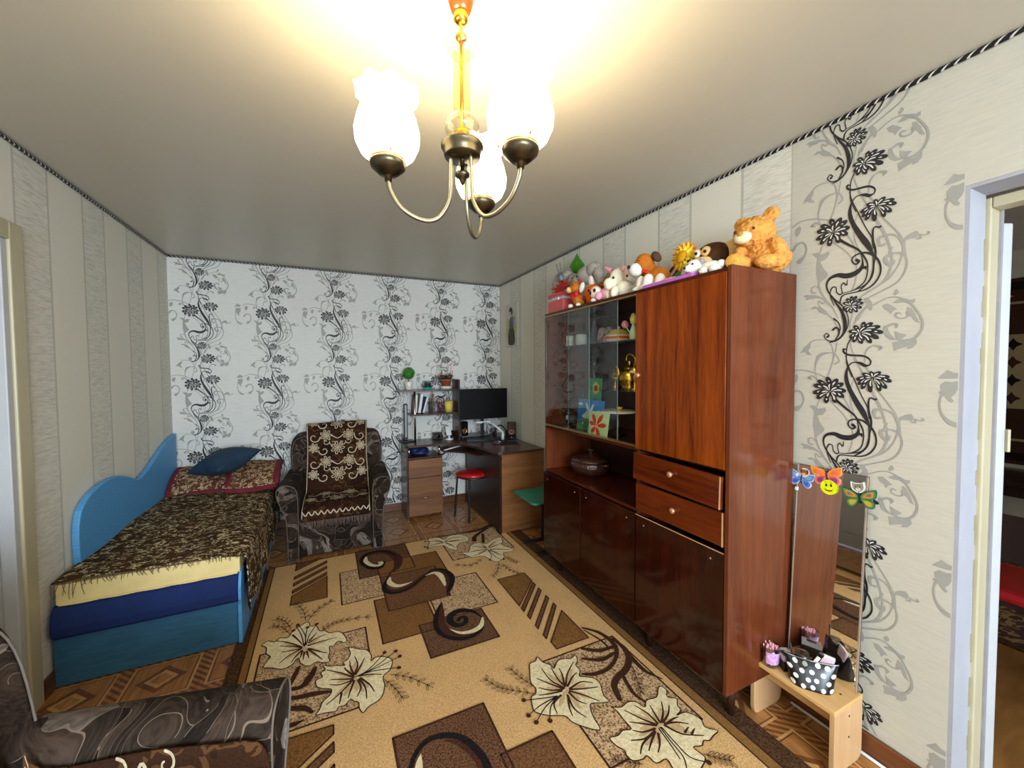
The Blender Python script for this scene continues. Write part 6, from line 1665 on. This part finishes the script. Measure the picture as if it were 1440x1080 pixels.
# ------------------------------------------------------------------ soft toys and bits on top of the wall unit
TOP = 1.905
def plush(name, rgb, var=.2, bump=.5, bs=160, rough=.95): return mat(name, rgb, rough, var=var, vs=45, bump=bump, bs=bs, spec=.15)
def toy(name, label, cat, x, y, rz, z_=TOP): return thing(name, label, cat, (x, y, z_), rad(rz), 'things on top of the wall unit')
def blob(parent, name, ells, mt, vox=.006, disp=None):
    m = MB()
    for e in ells: m.ell(e[0], e[1], e[2] if len(e) > 2 else (0, 0, 0), seg=14, rings=10)
    return m.build(name, mt, parent, remesh=vox, disp=disp)
def eye(parent, p, r=.006, mt=None):
    m = MB(); m.ell(p, r, seg=10, rings=8); return m.build('eye', mt or M_blackgl, parent)
# teddy bear (sits facing left along the room)
M_bear = plush('teddy_fur', (222, 154, 76), .25, .8, 90); M_bear2 = plush('teddy_paw', (222, 166, 74), .15); M_muz = plush('teddy_muzzle', (236, 222, 184), .06, .2)
t = toy('teddy_bear', 'big shaggy golden-brown teddy bear at the right end of the wall unit', 'soft toy', -.19, -3.205, -76, TOP)
blob(t, 'body', [((.03, .03, .075), (.085, .07, .085)), ((.045, .02, .06), (.09, .07, .065))], M_bear, .005, (.02, .010))
h_ = blob(t, 'head', [((.0, -.0, .178), (.082, .075, .070)), ((-.02, -.04, .155), (.04, .035, .035))], M_bear, .005, (.02, .010))
for p in ((.062, .005, .245), (-.055, .012, .235)): blob(t, 'ear', [(p, (.032, .018, .032))], M_bear, .005, (.010, .012))
m = MB(); m.ell((-.018, -.078, .150), (.036, .022, .026)); m.build('muzzle', M_muz, h_)
m = MB(); m.ell((-.020, -.098, .162), (.013, .006, .010)); m.build('nose', plush('teddy_nose', (196, 140, 60), .1), h_)
for x in (-.05, .022): eye(h_, (x, -.072, .182), .006, mat('dark_eye', (60, 22, 26), .2))
blob(t, 'arm', [((.10, -.02, .085), (.03, .035, .055), (0, rad(-15), 0)), ((.105, -.045, .04), (.03, .035, .035))], M_bear, .006, (.010, .012))
blob(t, 'arm', [((-.05, -.02, .09), (.028, .032, .05), (0, rad(20), 0))], M_bear, .006, (.010, .012))
blob(t, 'leg', [((-.015, -.08, .035), (.04, .07, .032), (0, 0, rad(10))), ((-.025, -.13, .04), (.036, .022, .036))], M_bear, .006, (.008, .012))
blob(t, 'leg', [((.075, -.07, .032), (.04, .06, .030), (0, 0, rad(-20)))], M_bear, .006, (.008, .012))
m = MB(); m.ell((-.028, -.152, .042), (.028, .006, .028)); m.build('sole', M_bear2, t)
# monkey
M_mon = plush('monkey_fur', (78, 50, 28), .25); M_monf = plush('monkey_face', (224, 186, 124), .1, .3)
t = toy('toy_monkey', 'brown plush monkey with big cream ear lying beside the teddy bear', 'soft toy', -.17, -2.985, -72)
h_ = blob(t, 'head', [((0, 0, .135), (.09, .075, .07), (0, rad(-12), 0))], M_mon, .006)
blob(t, 'body', [((.03, .03, .05), (.075, .06, .05))], M_mon, .006)
blob(t, 'muzzle', [((-.035, -.06, .098), (.062, .035, .034), (0, rad(-14), 0))], M_monf, .005)
blob(t, 'brow_patch', [((-.048, -.058, .150), (.022, .014, .026)), ((-.005, -.064, .152), (.024, .014, .028))], M_monf, .004)
for x, zz_ in ((-.046, .150), (-.004, .152)):
    m = MB(); m.ell((x, -.070, zz_), (.014, .006, .018)); e_ = m.build('eye_white', M_porc, h_); eye(h_, (x-.002, -.076, zz_), .008)
blob(t, 'ear', [((.088, -.01, .155), (.042, .014, .046), (0, rad(15), 0))], M_monf, .004)
blob(t, 'ear', [((-.085, .02, .13), (.03, .012, .034))], M_mon, .004)
m = MB(); m.ell((-.055, -.082, .070), (.022, .010, .006)); m.build('tongue', mat('toy_red', (200, 50, 40), .7), h_)
m = MB(); m.ell((-.075, -.088, .118), (.010, .007, .008)); m.build('nose', M_black, h_)
# sunflower toy
t = toy('toy_sunflower', 'yellow and orange fabric sunflower standing beside the monkey', 'artificial flower', -.21, -2.86, -90)
m = MB(); m.tube([(0, 0, 0), (.005, 0, .06), (0, 0, .12)], .007, 8); m.build('stem', mat('green_felt', (60, 120, 36), .9), t)
m = MB(); m.lathe([(0, .006), (.028, .006), (.032, .0), (0, 0)], 18, T=Matrix.Translation((0, -.03, .165)) @ Matrix.Rotation(rad(80), 4, 'X')); m.build('heart', plush('flower_heart', (224, 160, 30), .2), t)
for ring, (n, r, y, rgb) in enumerate(((16, .082, .0, (236, 120, 24)), (14, .074, -.010, (246, 196, 28)), (10, .054, -.020, (248, 212, 50)))):
    for i in range(n):
        a = 2*pi*(i+.5*ring)/n
        d = Vector((cos(a), 0, sin(a))); e = Vector((-sin(a), 0, cos(a))); c = Vector((0, y, .165))
        w = .015
        mm = MB(); mm.add([c+d*.02, c+d*r*.6+e*w+Vector((0, .006, 0)), c+d*r+Vector((0, -.012+.008*ring, 0)), c+d*r*.6-e*w+Vector((0, .006, 0)), c+d*r*.6+Vector((0, -.006, 0))], [(0, 1, 4), (1, 2, 4), (2, 3, 4), (3, 0, 4)])
        mm.build('petal', mat('petal_%d' % ring, rgb, .7, var=.15), t, solid=.003)
for a in (-20, 25):
    mm = MB(); mm.ell((.03 if a > 0 else -.02, -.03, .07), (.035, .008, .022), (0, rad(a), 0)); mm.build('leaf', mat('green_felt', (60, 120, 36), .9), t)
# white puppy
M_wp = plush('white_plush', (234, 230, 218), .06, .4)
t = toy('toy_puppy', 'small white plush puppy with grey ears lying at the front edge of the top', 'soft toy', -.365, -3.09, -80)
h_ = blob(t, 'head', [((-.035, -.01, .05), (.036, .032, .034)), ((-.05, -.035, .042), (.02, .018, .016))], M_wp, .004)
for x, y in ((-.065, .01), (-.005, .0)): blob(t, 'ear', [((x, y, .065), (.012, .018, .022))], plush('grey_plush', (150, 150, 152), .15), .004)
blob(t, 'body', [((.03, .01, .035), (.05, .035, .032))], M_wp, .005)
for p in ((.02, -.03, .02), (.06, -.025, .022), (.075, .01, .045)): blob(t, 'paw', [(p, (.02, .02, .018))], M_wp, .004)
eye(h_, (-.048, -.036, .058), .005); eye(h_, (-.026, -.038, .058), .005)
m = MB(); m.ell((-.055, -.052, .044), .006); m.build('nose', M_blackgl, h_)
# purple tray with sweet wrappers
t = toy('purple_box', 'flat purple box with pink and silver wrappers at the front edge of the top', 'box', -.36, -2.93, -90)
m = MB(); m.box(-.15, .15, -.062, .05, 0, .018); m.build('lid', mat('purple_card', (186, 104, 200), .35, var=.06), t, bevel=.003)
M_foil = mat('silver_foil', (216, 206, 216), .25, .5, var=.3, vs=90, bump=.8, bs=60)
m = MB(); m.ell((.085, .0, .045), (.04, .03, .03)); m.build('silver_bow', M_foil, t, disp=(.02, .02))
m = MB(); m.ell((-.03, .0, .026), (.07, .025, .012)); m.build('pink_wrapper', mat('pink_foil', (236, 170, 196), .35, var=.2, vs=60), t, disp=(.012, .02))
m = MB(); m.ell((.13, .01, .04), (.03, .03, .025)); m.build('magenta_wrapper', mat('magenta_foil', (232, 56, 140), .4), t, disp=(.01, .02))
# picture frame tilted at the back
t = toy('framed_photo', 'small dark-framed picture tilted against the wall behind the dog', 'picture frame', -.10, -2.72, -90)
rr_ = (rad(-16), rad(32), 0)
T = Matrix.Translation((0, 0, .11)) @ Euler(rr_).to_matrix().to_4x4()
M_fr = mat('dark_frame', (44, 30, 22), .35)
for (x0, x1, z0, z1) in ((-.075, .075, .075, .095), (-.075, .075, -.095, -.075), (-.075, -.057, -.075, .075), (.057, .075, -.075, .075)):
    m = MB(); m.box(x0, x1, -.008, .008, z0, z1, 0, T); m.build('frame_bar', M_fr, t, bevel=.002)
m = MB(); m.box(-.057, .057, -.004, .006, -.075, .075, 0, T); m.build('mount', mat('beige_mount', (206, 190, 158), .6), t)
m = MB(); m.box(-.036, .036, -.005, -.004, -.052, .052, 0, T); m.build('print', mat('dark_photo', (40, 24, 30), .4), t)
# beagle
M_bg = plush('beagle_brown', (186, 108, 36), .15); M_bgd = plush('beagle_dark', (86, 62, 44), .2)
t = toy('toy_beagle', 'brown and white plush dog with red collar in the middle of the top', 'soft toy', -.31, -2.72, -92)
h_ = blob(t, 'head', [((-.02, -.02, .155), (.050, .052, .058), (rad(10), 0, 0))], M_bg, .005)
blob(t, 'muzzle', [((-.035, -.065, .125), (.036, .040, .036))], M_wp, .004)
m = MB(); m.ell((-.045, -.104, .138), (.012, .008, .010)); m.build('nose', M_black, h_)
blob(t, 'ear', [((-.075, .0, .165), (.020, .035, .048), (0, rad(20), 0))], M_bgd, .004)
blob(t, 'ear', [((.035, .01, .185), (.018, .030, .034), (0, rad(-30), 0))], M_bgd, .004)
eye(h_, (-.05, -.06, .165), .005); eye(h_, (-.01, -.066, .165), .005)
blob(t, 'body', [((.045, .015, .07), (.07, .06, .060), (0, rad(25), 0)), ((.01, .0, .10), (.04, .04, .05))], M_bg, .005)
m = MB(); m.lathe([(.040, -.008), (.046, 0), (.040, .008)], 20, T=Matrix.Translation((.0, -.01, .112)) @ Matrix.Rotation(rad(25), 4, 'Y')); m.build('collar', mat('red_ribbon', (210, 44, 36), .6), t, solid=.003)
for p, r in (((-.01, -.05, .045), (.026, .03, .045)), ((.045, -.05, .045), (.028, .034, .045)), ((.105, -.03, .04), (.028, .03, .04))): blob(t, 'paw', [(p, r), ((p[0]-.01, p[1]-.02, .016), (.024, .028, .016))], M_wp, .005)
# white and black cow-dog
t = toy('toy_dalmatian', 'white plush puppy with black patches squeezed beside the unicorn', 'soft toy', -.27, -2.60, -95)
h_ = blob(t, 'head', [((0, -.01, .125), (.042, .042, .045)), ((-.012, -.05, .112), (.026, .026, .022))], M_wp, .005)
blob(t, 'ear', [((-.035, .0, .13), (.012, .022, .036))], plush('black_plush', (26, 24, 26), .1), .004)
blob(t, 'ear', [((.042, .0, .13), (.012, .022, .036))], plush('black_plush', (26, 24, 26), .1), .004)
blob(t, 'body', [((0, .01, .05), (.045, .045, .055)), ((-.02, -.04, .035), (.018, .022, .04)), ((.025, -.04, .035), (.018, .022, .04))], plush('grey_white_plush', (206, 204, 198), .1), .005)
m = MB(); m.ell((-.012, -.076, .118), .007); m.build('nose', M_blackgl, h_)
eye(h_, (-.018, -.048, .14)); eye(h_, (.012, -.05, .14))
# unicorn
M_uni = plush('unicorn_white', (238, 230, 206), .05, .3); M_pk = plush('soft_pink', (240, 168, 182), .08, .3)
t = toy('toy_unicorn', 'white plush unicorn with a pink horn leaning forward over the pink pig', 'soft toy', -.34, -2.505, -100)
h_ = blob(t, 'head', [((0, -.01, .13), (.040, .042, .044)), ((-.012, -.05, .085), (.032, .036, .040), (rad(35), 0, 0))], M_uni, .005)
m = MB(); m.lathe([(.016, 0), (.017, .006), (.013, .014), (.0145, .020), (.010, .030), (.011, .036), (.007, .046), (.0075, .051), (.003, .062), (0, .070)], 16, T=Matrix.Translation((-.025, -.03, .165)) @ Matrix.Rotation(rad(-52), 4, 'Y') @ Matrix.Rotation(rad(20), 4, 'X')); m.build('horn', mat('pink_horn', (240, 150, 168), .4), h_)
for x in (-.028, .03): blob(t, 'ear', [((x, .012, .172), (.013, .010, .020))], M_pk if x > 0 else M_uni, .003)
blob(t, 'mane', [((.01, .03, .165), (.026, .026, .028)), ((.022, .038, .13), (.02, .02, .03))], plush('pale_pink_mane', (236, 204, 200), .1), .004)
blob(t, 'body', [((.015, .03, .055), (.05, .055, .052))], M_uni, .005)
for x in (-.025, .035): blob(t, 'foreleg', [((x, -.045, .035), (.018, .024, .036), (rad(-15), 0, 0))], M_uni, .004)
for p in ((-.032, -.04, .12), (.022, -.046, .118)): eye(h_, p, .007)
for p in ((-.022, -.084, .075), (.0, -.086, .075)): eye(h_, p, .0025)
# pink pig with panda face
t = toy('toy_piglet', 'small pink plush with a white panda-like face at the front edge', 'soft toy', -.385, -2.40, -85)
blob(t, 'body', [((.045, .01, .042), (.052, .04, .040)), ((.10, .01, .045), (.025, .03, .032))], M_pk, .005)
h_ = blob(t, 'head', [((-.03, -.01, .058), (.042, .034, .040))], plush('cream_face', (240, 222, 214), .05, .2), .004)
for x, zz_ in ((-.045, .056), (-.012, .066)):
    m = MB(); m.ell((x, -.040, zz_), (.010, .006, .012)); m.build('eye_patch', M_black, h_)
blob(t, 'paw', [((.015, -.03, .03), (.022, .022, .026))], M_pk, .004)
blob(t, 'foot', [((-.03, -.03, .012), (.022, .018, .012))], M_wp, .004)
# orange plush
t = toy('toy_ball', 'round orange plush with one upright white ear', 'soft toy', -.345, -2.275, -85)
M_or = plush('orange_plush', (232, 106, 24), .12)
b_ = blob(t, 'body', [((0, 0, .068), (.062, .055, .066))], M_or, .006)
blob(t, 'ear', [((-.02, .0, .150), (.022, .014, .046), (0, rad(-12), 0))], M_wp, .004)
blob(t, 'ear', [((.042, .025, .120), (.028, .016, .022))], plush('brown_plush', (150, 88, 36), .1), .004)
m = MB(); m.ell((-.030, -.048, .048), (.016, .008, .012)); m.build('stitched_mouth', mat('dark_red_felt', (120, 30, 30), .8), b_)
m = MB(); m.ell((.012, -.050, .086), (.008, .006, .010)); m.build('eye', M_black, b_)
# fox cub in red
t = toy('toy_bear_cub', 'little brown plush bear cub in a red top next to the gift box', 'soft toy', -.385, -2.155, -80)
M_fx = plush('fox_fur', (186, 112, 40), .15)
h_ = blob(t, 'head', [((-.01, -.01, .130), (.042, .036, .038))], M_fx, .005)
blob(t, 'snout', [((-.038, -.034, .118), (.024, .022, .020))], plush('cream_plush', (232, 190, 130), .06), .004)
m = MB(); m.ell((-.052, -.050, .126), .006); m.build('nose', M_black, h_)
eye(h_, (-.026, -.042, .142), .004); eye(h_, (.002, -.044, .142), .004)
for x, c in ((-.03, M_fx), (.026, plush('red_ear', (190, 60, 40), .1))): blob(t, 'ear', [((x, .0, .168), (.013, .010, .018))], c, .003)
blob(t, 'body', [((.02, .0, .042), (.046, .042, .042))], M_fx, .005)
blob(t, 'red_top', [((-.012, -.004, .072), (.038, .036, .034)), ((.02, -.03, .085), (.018, .014, .022))], mat('red_velvet', (206, 34, 32), .7, var=.15, bump=.3, bs=120), .004)
for p in ((-.03, -.03, .012), (.045, -.035, .01)): blob(t, 'foot', [(p, (.018, .018, .014))], M_wp, .004)
blob(t, 'paw', [((.052, -.01, .122), (.020, .016, .036), (0, rad(20), 0))], M_wp, .004)
# gift box
t = toy('gift_box', 'red striped gift box with a silver ribbon at the left end of the top', 'gift box', -.345, -1.915, -90)
def stripes():
    q = NT('red_white_stripe')
    v = q.coord('Object'); s = q.sep(v)
    f = q.math('FRACT', q.math('MULTIPLY', q.math('ADD', q.math('ADD', s[0], s[1]), s[2]), 55))
    q.base(q.mix(q.math('GREATER_THAN', f, .80), lin((188, 18, 28)), lin((232, 180, 176))))
    return q.set(.35)
m = MB(); m.box(-.10, .10, -.06, .06, 0, .135); m.build('box', stripes(), t, bevel=.002)
m = MB(); m.box(-.1012, .1012, -.0612, .0612, .085, .103); r_ = m.build('ribbon', M_foil, t)
for i in range(5):
    m = MB(); m.ell((-.03+.018*i, -.064, .094), (.010, .006, .012)); m.build('ribbon_bow', M_foil, r_)
M_leaf = mat('red_foil_leaf', (168, 30, 24), .4, var=.3, vs=30)
def maple(label, x, y, rz, tiltx, s):
    t = toy('maple_leaf', label, 'artificial leaf', x, y, rz, TOP+.136)
    pts = []
    for i in range(24):
        a = 2*pi*i/24; r = s*(1 if i % 4 == 0 else (.45 if i % 2 else .68))
        pts.append((r*cos(a), r*sin(a)))
    T = Matrix.Translation((0, 0, .05)) @ Matrix.Rotation(tiltx, 4, 'X')
    for k in range(6):
        mm = MB(); seg_ = [(0, 0)]+[pts[(k*4+j-2) % 24] for j in range(5)]
        mm.add([T @ Vector((a, b, .012*((j % 2)-.5))) for j, (a, b) in enumerate(seg_)], [(0, j, j+1) for j in range(1, 5)]); mm.build('lobe', M_leaf, t, solid=.0015)
    mm = MB(); mm.tube([T @ Vector((0, 0, 0)), Vector((0, 0, .0))], .003, 6); mm.build('stalk', M_leaf, t)
maple('red foil maple leaf lying on the gift box', -.345, -1.89, -75, rad(58), .105)
t = toy('tube_bouquet', 'clear plastic tubes on a dark red stick leaning behind the gift box', 'ornament', -.27, -1.83, -90)
m = MB(); m.tube([(.02, 0, 0), (.0, .0, .12), (-.045, 0, .26)], .007, 8); m.build('stick', mat('dark_red_stick', (96, 24, 28), .5), t)
m = MB(); m.cyl((-.045, 0, .26), (-.062, 0, .31), .016, 12); m.build('collar', mat('steel_blue', (110, 140, 152), .4), t)
for dx in (-.012, .010):
    m = MB(); m.cyl((-.06+dx, 0, .305), (-.09+dx*2.2, 0, .40), .006, 10); m.build('tube', glass_mat('clear_tube', (232, 236, 238), .9), t)
# grey elephant
M_el = plush('elephant_grey', (176, 168, 158), .12, .5)
t = toy('toy_elephant', 'floppy grey plush elephant slumped behind the smaller toys', 'soft toy', -.21, -1.90, -90)
blob(t, 'body', [((.0, 0, .08), (.17, .06, .08)), ((.02, 0, .18), (.13, .055, .08)), ((-.12, 0, .15), (.08, .05, .09))], M_el, .008)
blob(t, 'leg', [((-.255, -.01, .265), (.048, .040, .048), (0, rad(20), 0)), ((-.21, -.01, .305), (.06, .042, .042)), ((-.13, 0, .300), (.06, .042, .05), (0, rad(25), 0)), ((-.05, 0, .25), (.07, .045, .05), (0, rad(35), 0)), ((-.275, -.01, .22), (.034, .035, .045))], M_el, .008)
blob(t, 'head', [((.12, -.01, .25), (.075, .06, .07)), ((.05, -.03, .22), (.05, .045, .05))], M_el, .008)
blob(t, 'trunk', [((.20, -.01, .275), (.055, .042, .05)), ((.265, -.01, .225), (.036, .036, .06), (0, rad(-15), 0)), ((.29, -.01, .15), (.034, .034, .06)), ((.30, -.01, .08), (.036, .036, .06)), ((.30, -.01, .035), (.04, .036, .035))], M_el, .008)
blob(t, 'ear', [((.17, .03, .30), (.055, .015, .045))], M_el, .006)
for x in (.05, .11): eye(t, (x, -.077, .245), .006)
blob(t, 'tail_tuft', [((.36, .0, .12), (.05, .04, .10))], plush('grey_brown_tuft', (150, 128, 104), .25, .9, 60), .007, (.02, .015))
# green foil diamond
t = toy('green_ornament', 'shiny green diamond-shaped ornament sticking up behind the elephant', 'ornament', -.10, -1.74, -90)
m = MB(); m.cyl((0, 0, 0), (0, 0, .36), .004, 8); m.build('stick', mat('green_felt', (60, 120, 36), .9), t)
m = MB(); m.lathe([(0, .50), (.018, .465), (.050, .42), (.060, .40), (.034, .352), (.008, .34), (0, .34)], 8, smooth=False); m.build('diamond', mat('green_foil', (70, 140, 36), .2, .35, var=.3), t)

# ------------------------------------------------------------------ neighbouring room, seen through the doorway
wr = thing('wall_carpet', 'dark brown and cream patterned carpet hung on the far wall beyond the doorway', 'wall carpet', (NX-.012, -3.0, .66))
M_c1 = pile('far_pile_brown', (52, 32, 22), (78, 50, 34)); M_c2 = pile('far_pile_cream', (150, 132, 92), (176, 156, 112)); M_c3 = pile('far_pile_black', (22, 18, 16), (40, 32, 28))
Hc = 1.60
m = MB(); m.box(0, .011, -1.4, .9, 0, Hc); m.build('backing', M_c1, wr)
fr = lambda k: (lambda a, b: (-.0006*k, a, b))
for (y0, y1, z0, z1, mt, k) in ((-1.4, .9, .03, .10, M_c3, 1), (-1.4, .9, Hc-.10, Hc-.03, M_c3, 1), (-1.4, .9, .20, .22, M_c2, 1), (-1.4, .9, Hc-.22, Hc-.20, M_c2, 1)):
    m = MB(); m.flat(R4(y0, y1, z0, z1), fr(k), 0); m.build('border_band', mt, wr, fix=False)
m = MB(); m.flat([(-.75, .35), (-.62, .48), (.42, .48), (.55, .35), (.55, 1.25), (.42, 1.12), (-.62, 1.12), (-.75, 1.25)], fr(2), 0); m.build('medallion_field', M_c2, wr, fix=False)
for i in range(7):
    for j in range(4):
        cy, cz = -.62+.18*i, .57+.155*j
        m = MB(); m.flat(star(cy, cz, .055, .028, 4), fr(3), 0); m.build('woven_star', M_c1 if (i+j) % 2 else M_c3, wr, fix=False)
for i in range(13):
    m = MB(); m.flat(star(-1.3+.18*i, .145, .035, .016, 4), fr(2), 0); m.flat(star(-1.3+.18*i, Hc-.15, .035, .016, 4), fr(2), 0); m.build('border_star', M_c2, wr, fix=False)
M_dkw = wood_mat('dark_table_wood', (34, 20, 14), (54, 32, 22), 'z', 1, .3, .2)
t = thing('dark_table', 'dark wooden table against the far wall beyond the doorway', 'table', (3.1, -3.1, 0))
m = MB(); m.box(-.35, .38, -.6, .25, .60, .63); m.build('table_top', M_dkw, t, bevel=.004)
m = MB(); m.box(-.32, .35, -.57, .22, .52, .60); m.build('apron', M_dkw, t)
for x in (-.31, .34):
    for y in (-.56, .21):
        m = MB(); m.cyl((x, y, 0), (x, y, .54), .018, 10, r2=.028); m.build('leg', M_dkw, t)
t = thing('floor_runner', 'brown patterned runner carpet on the floor of the neighbouring room', 'carpet', (2.2, -3.3, 0))
def runner():
    q = NT('runner_pile'); v = q.coord('Object'); n = q.noise(v, 9, 2, .5, 1.5)
    q.base(q.ramp(n, [(.40, lin((70, 34, 22))), (.5, lin((150, 116, 66))), (.58, lin((84, 42, 28)))], 'CONSTANT')); return q.set(.95)
m = MB(); m.box(-.75, .85, -.7, .9, .001, .010); m.build('pile', runner(), t)
m = MB(); m.box(-.80, -.75, -.7, .9, .001, .009); m.build('edge', P_border, t)
# red chair
t = thing('red_chair', 'chair with a red vinyl seat just inside the neighbouring room', 'chair', (1.12, -3.66, 0), rad(90))
m = MB(); m.box(-.21, .21, -.21, .21, .415, .475); m.build('seat', M_red, t, bevel=.028, seg=4)
m = MB(); m.box(-.19, .19, -.19, .19, .395, .415); m.build('seat_frame', M_dkw, t)
for x in (-.18, .18):
    m = MB(); m.box(x-.016, x+.016, -.19, -.158, 0, .40); m.build('leg', M_dkw, t, bevel=.003)
    m = MB(); m.box(x-.016, x+.016, .158, .19, 0, .86); m.build('leg', M_dkw, t, bevel=.003)
m = MB(); m.box(-.164, .164, .165, .183, .60, .82); m.build('backrest', M_dkw, t, bevel=.006)
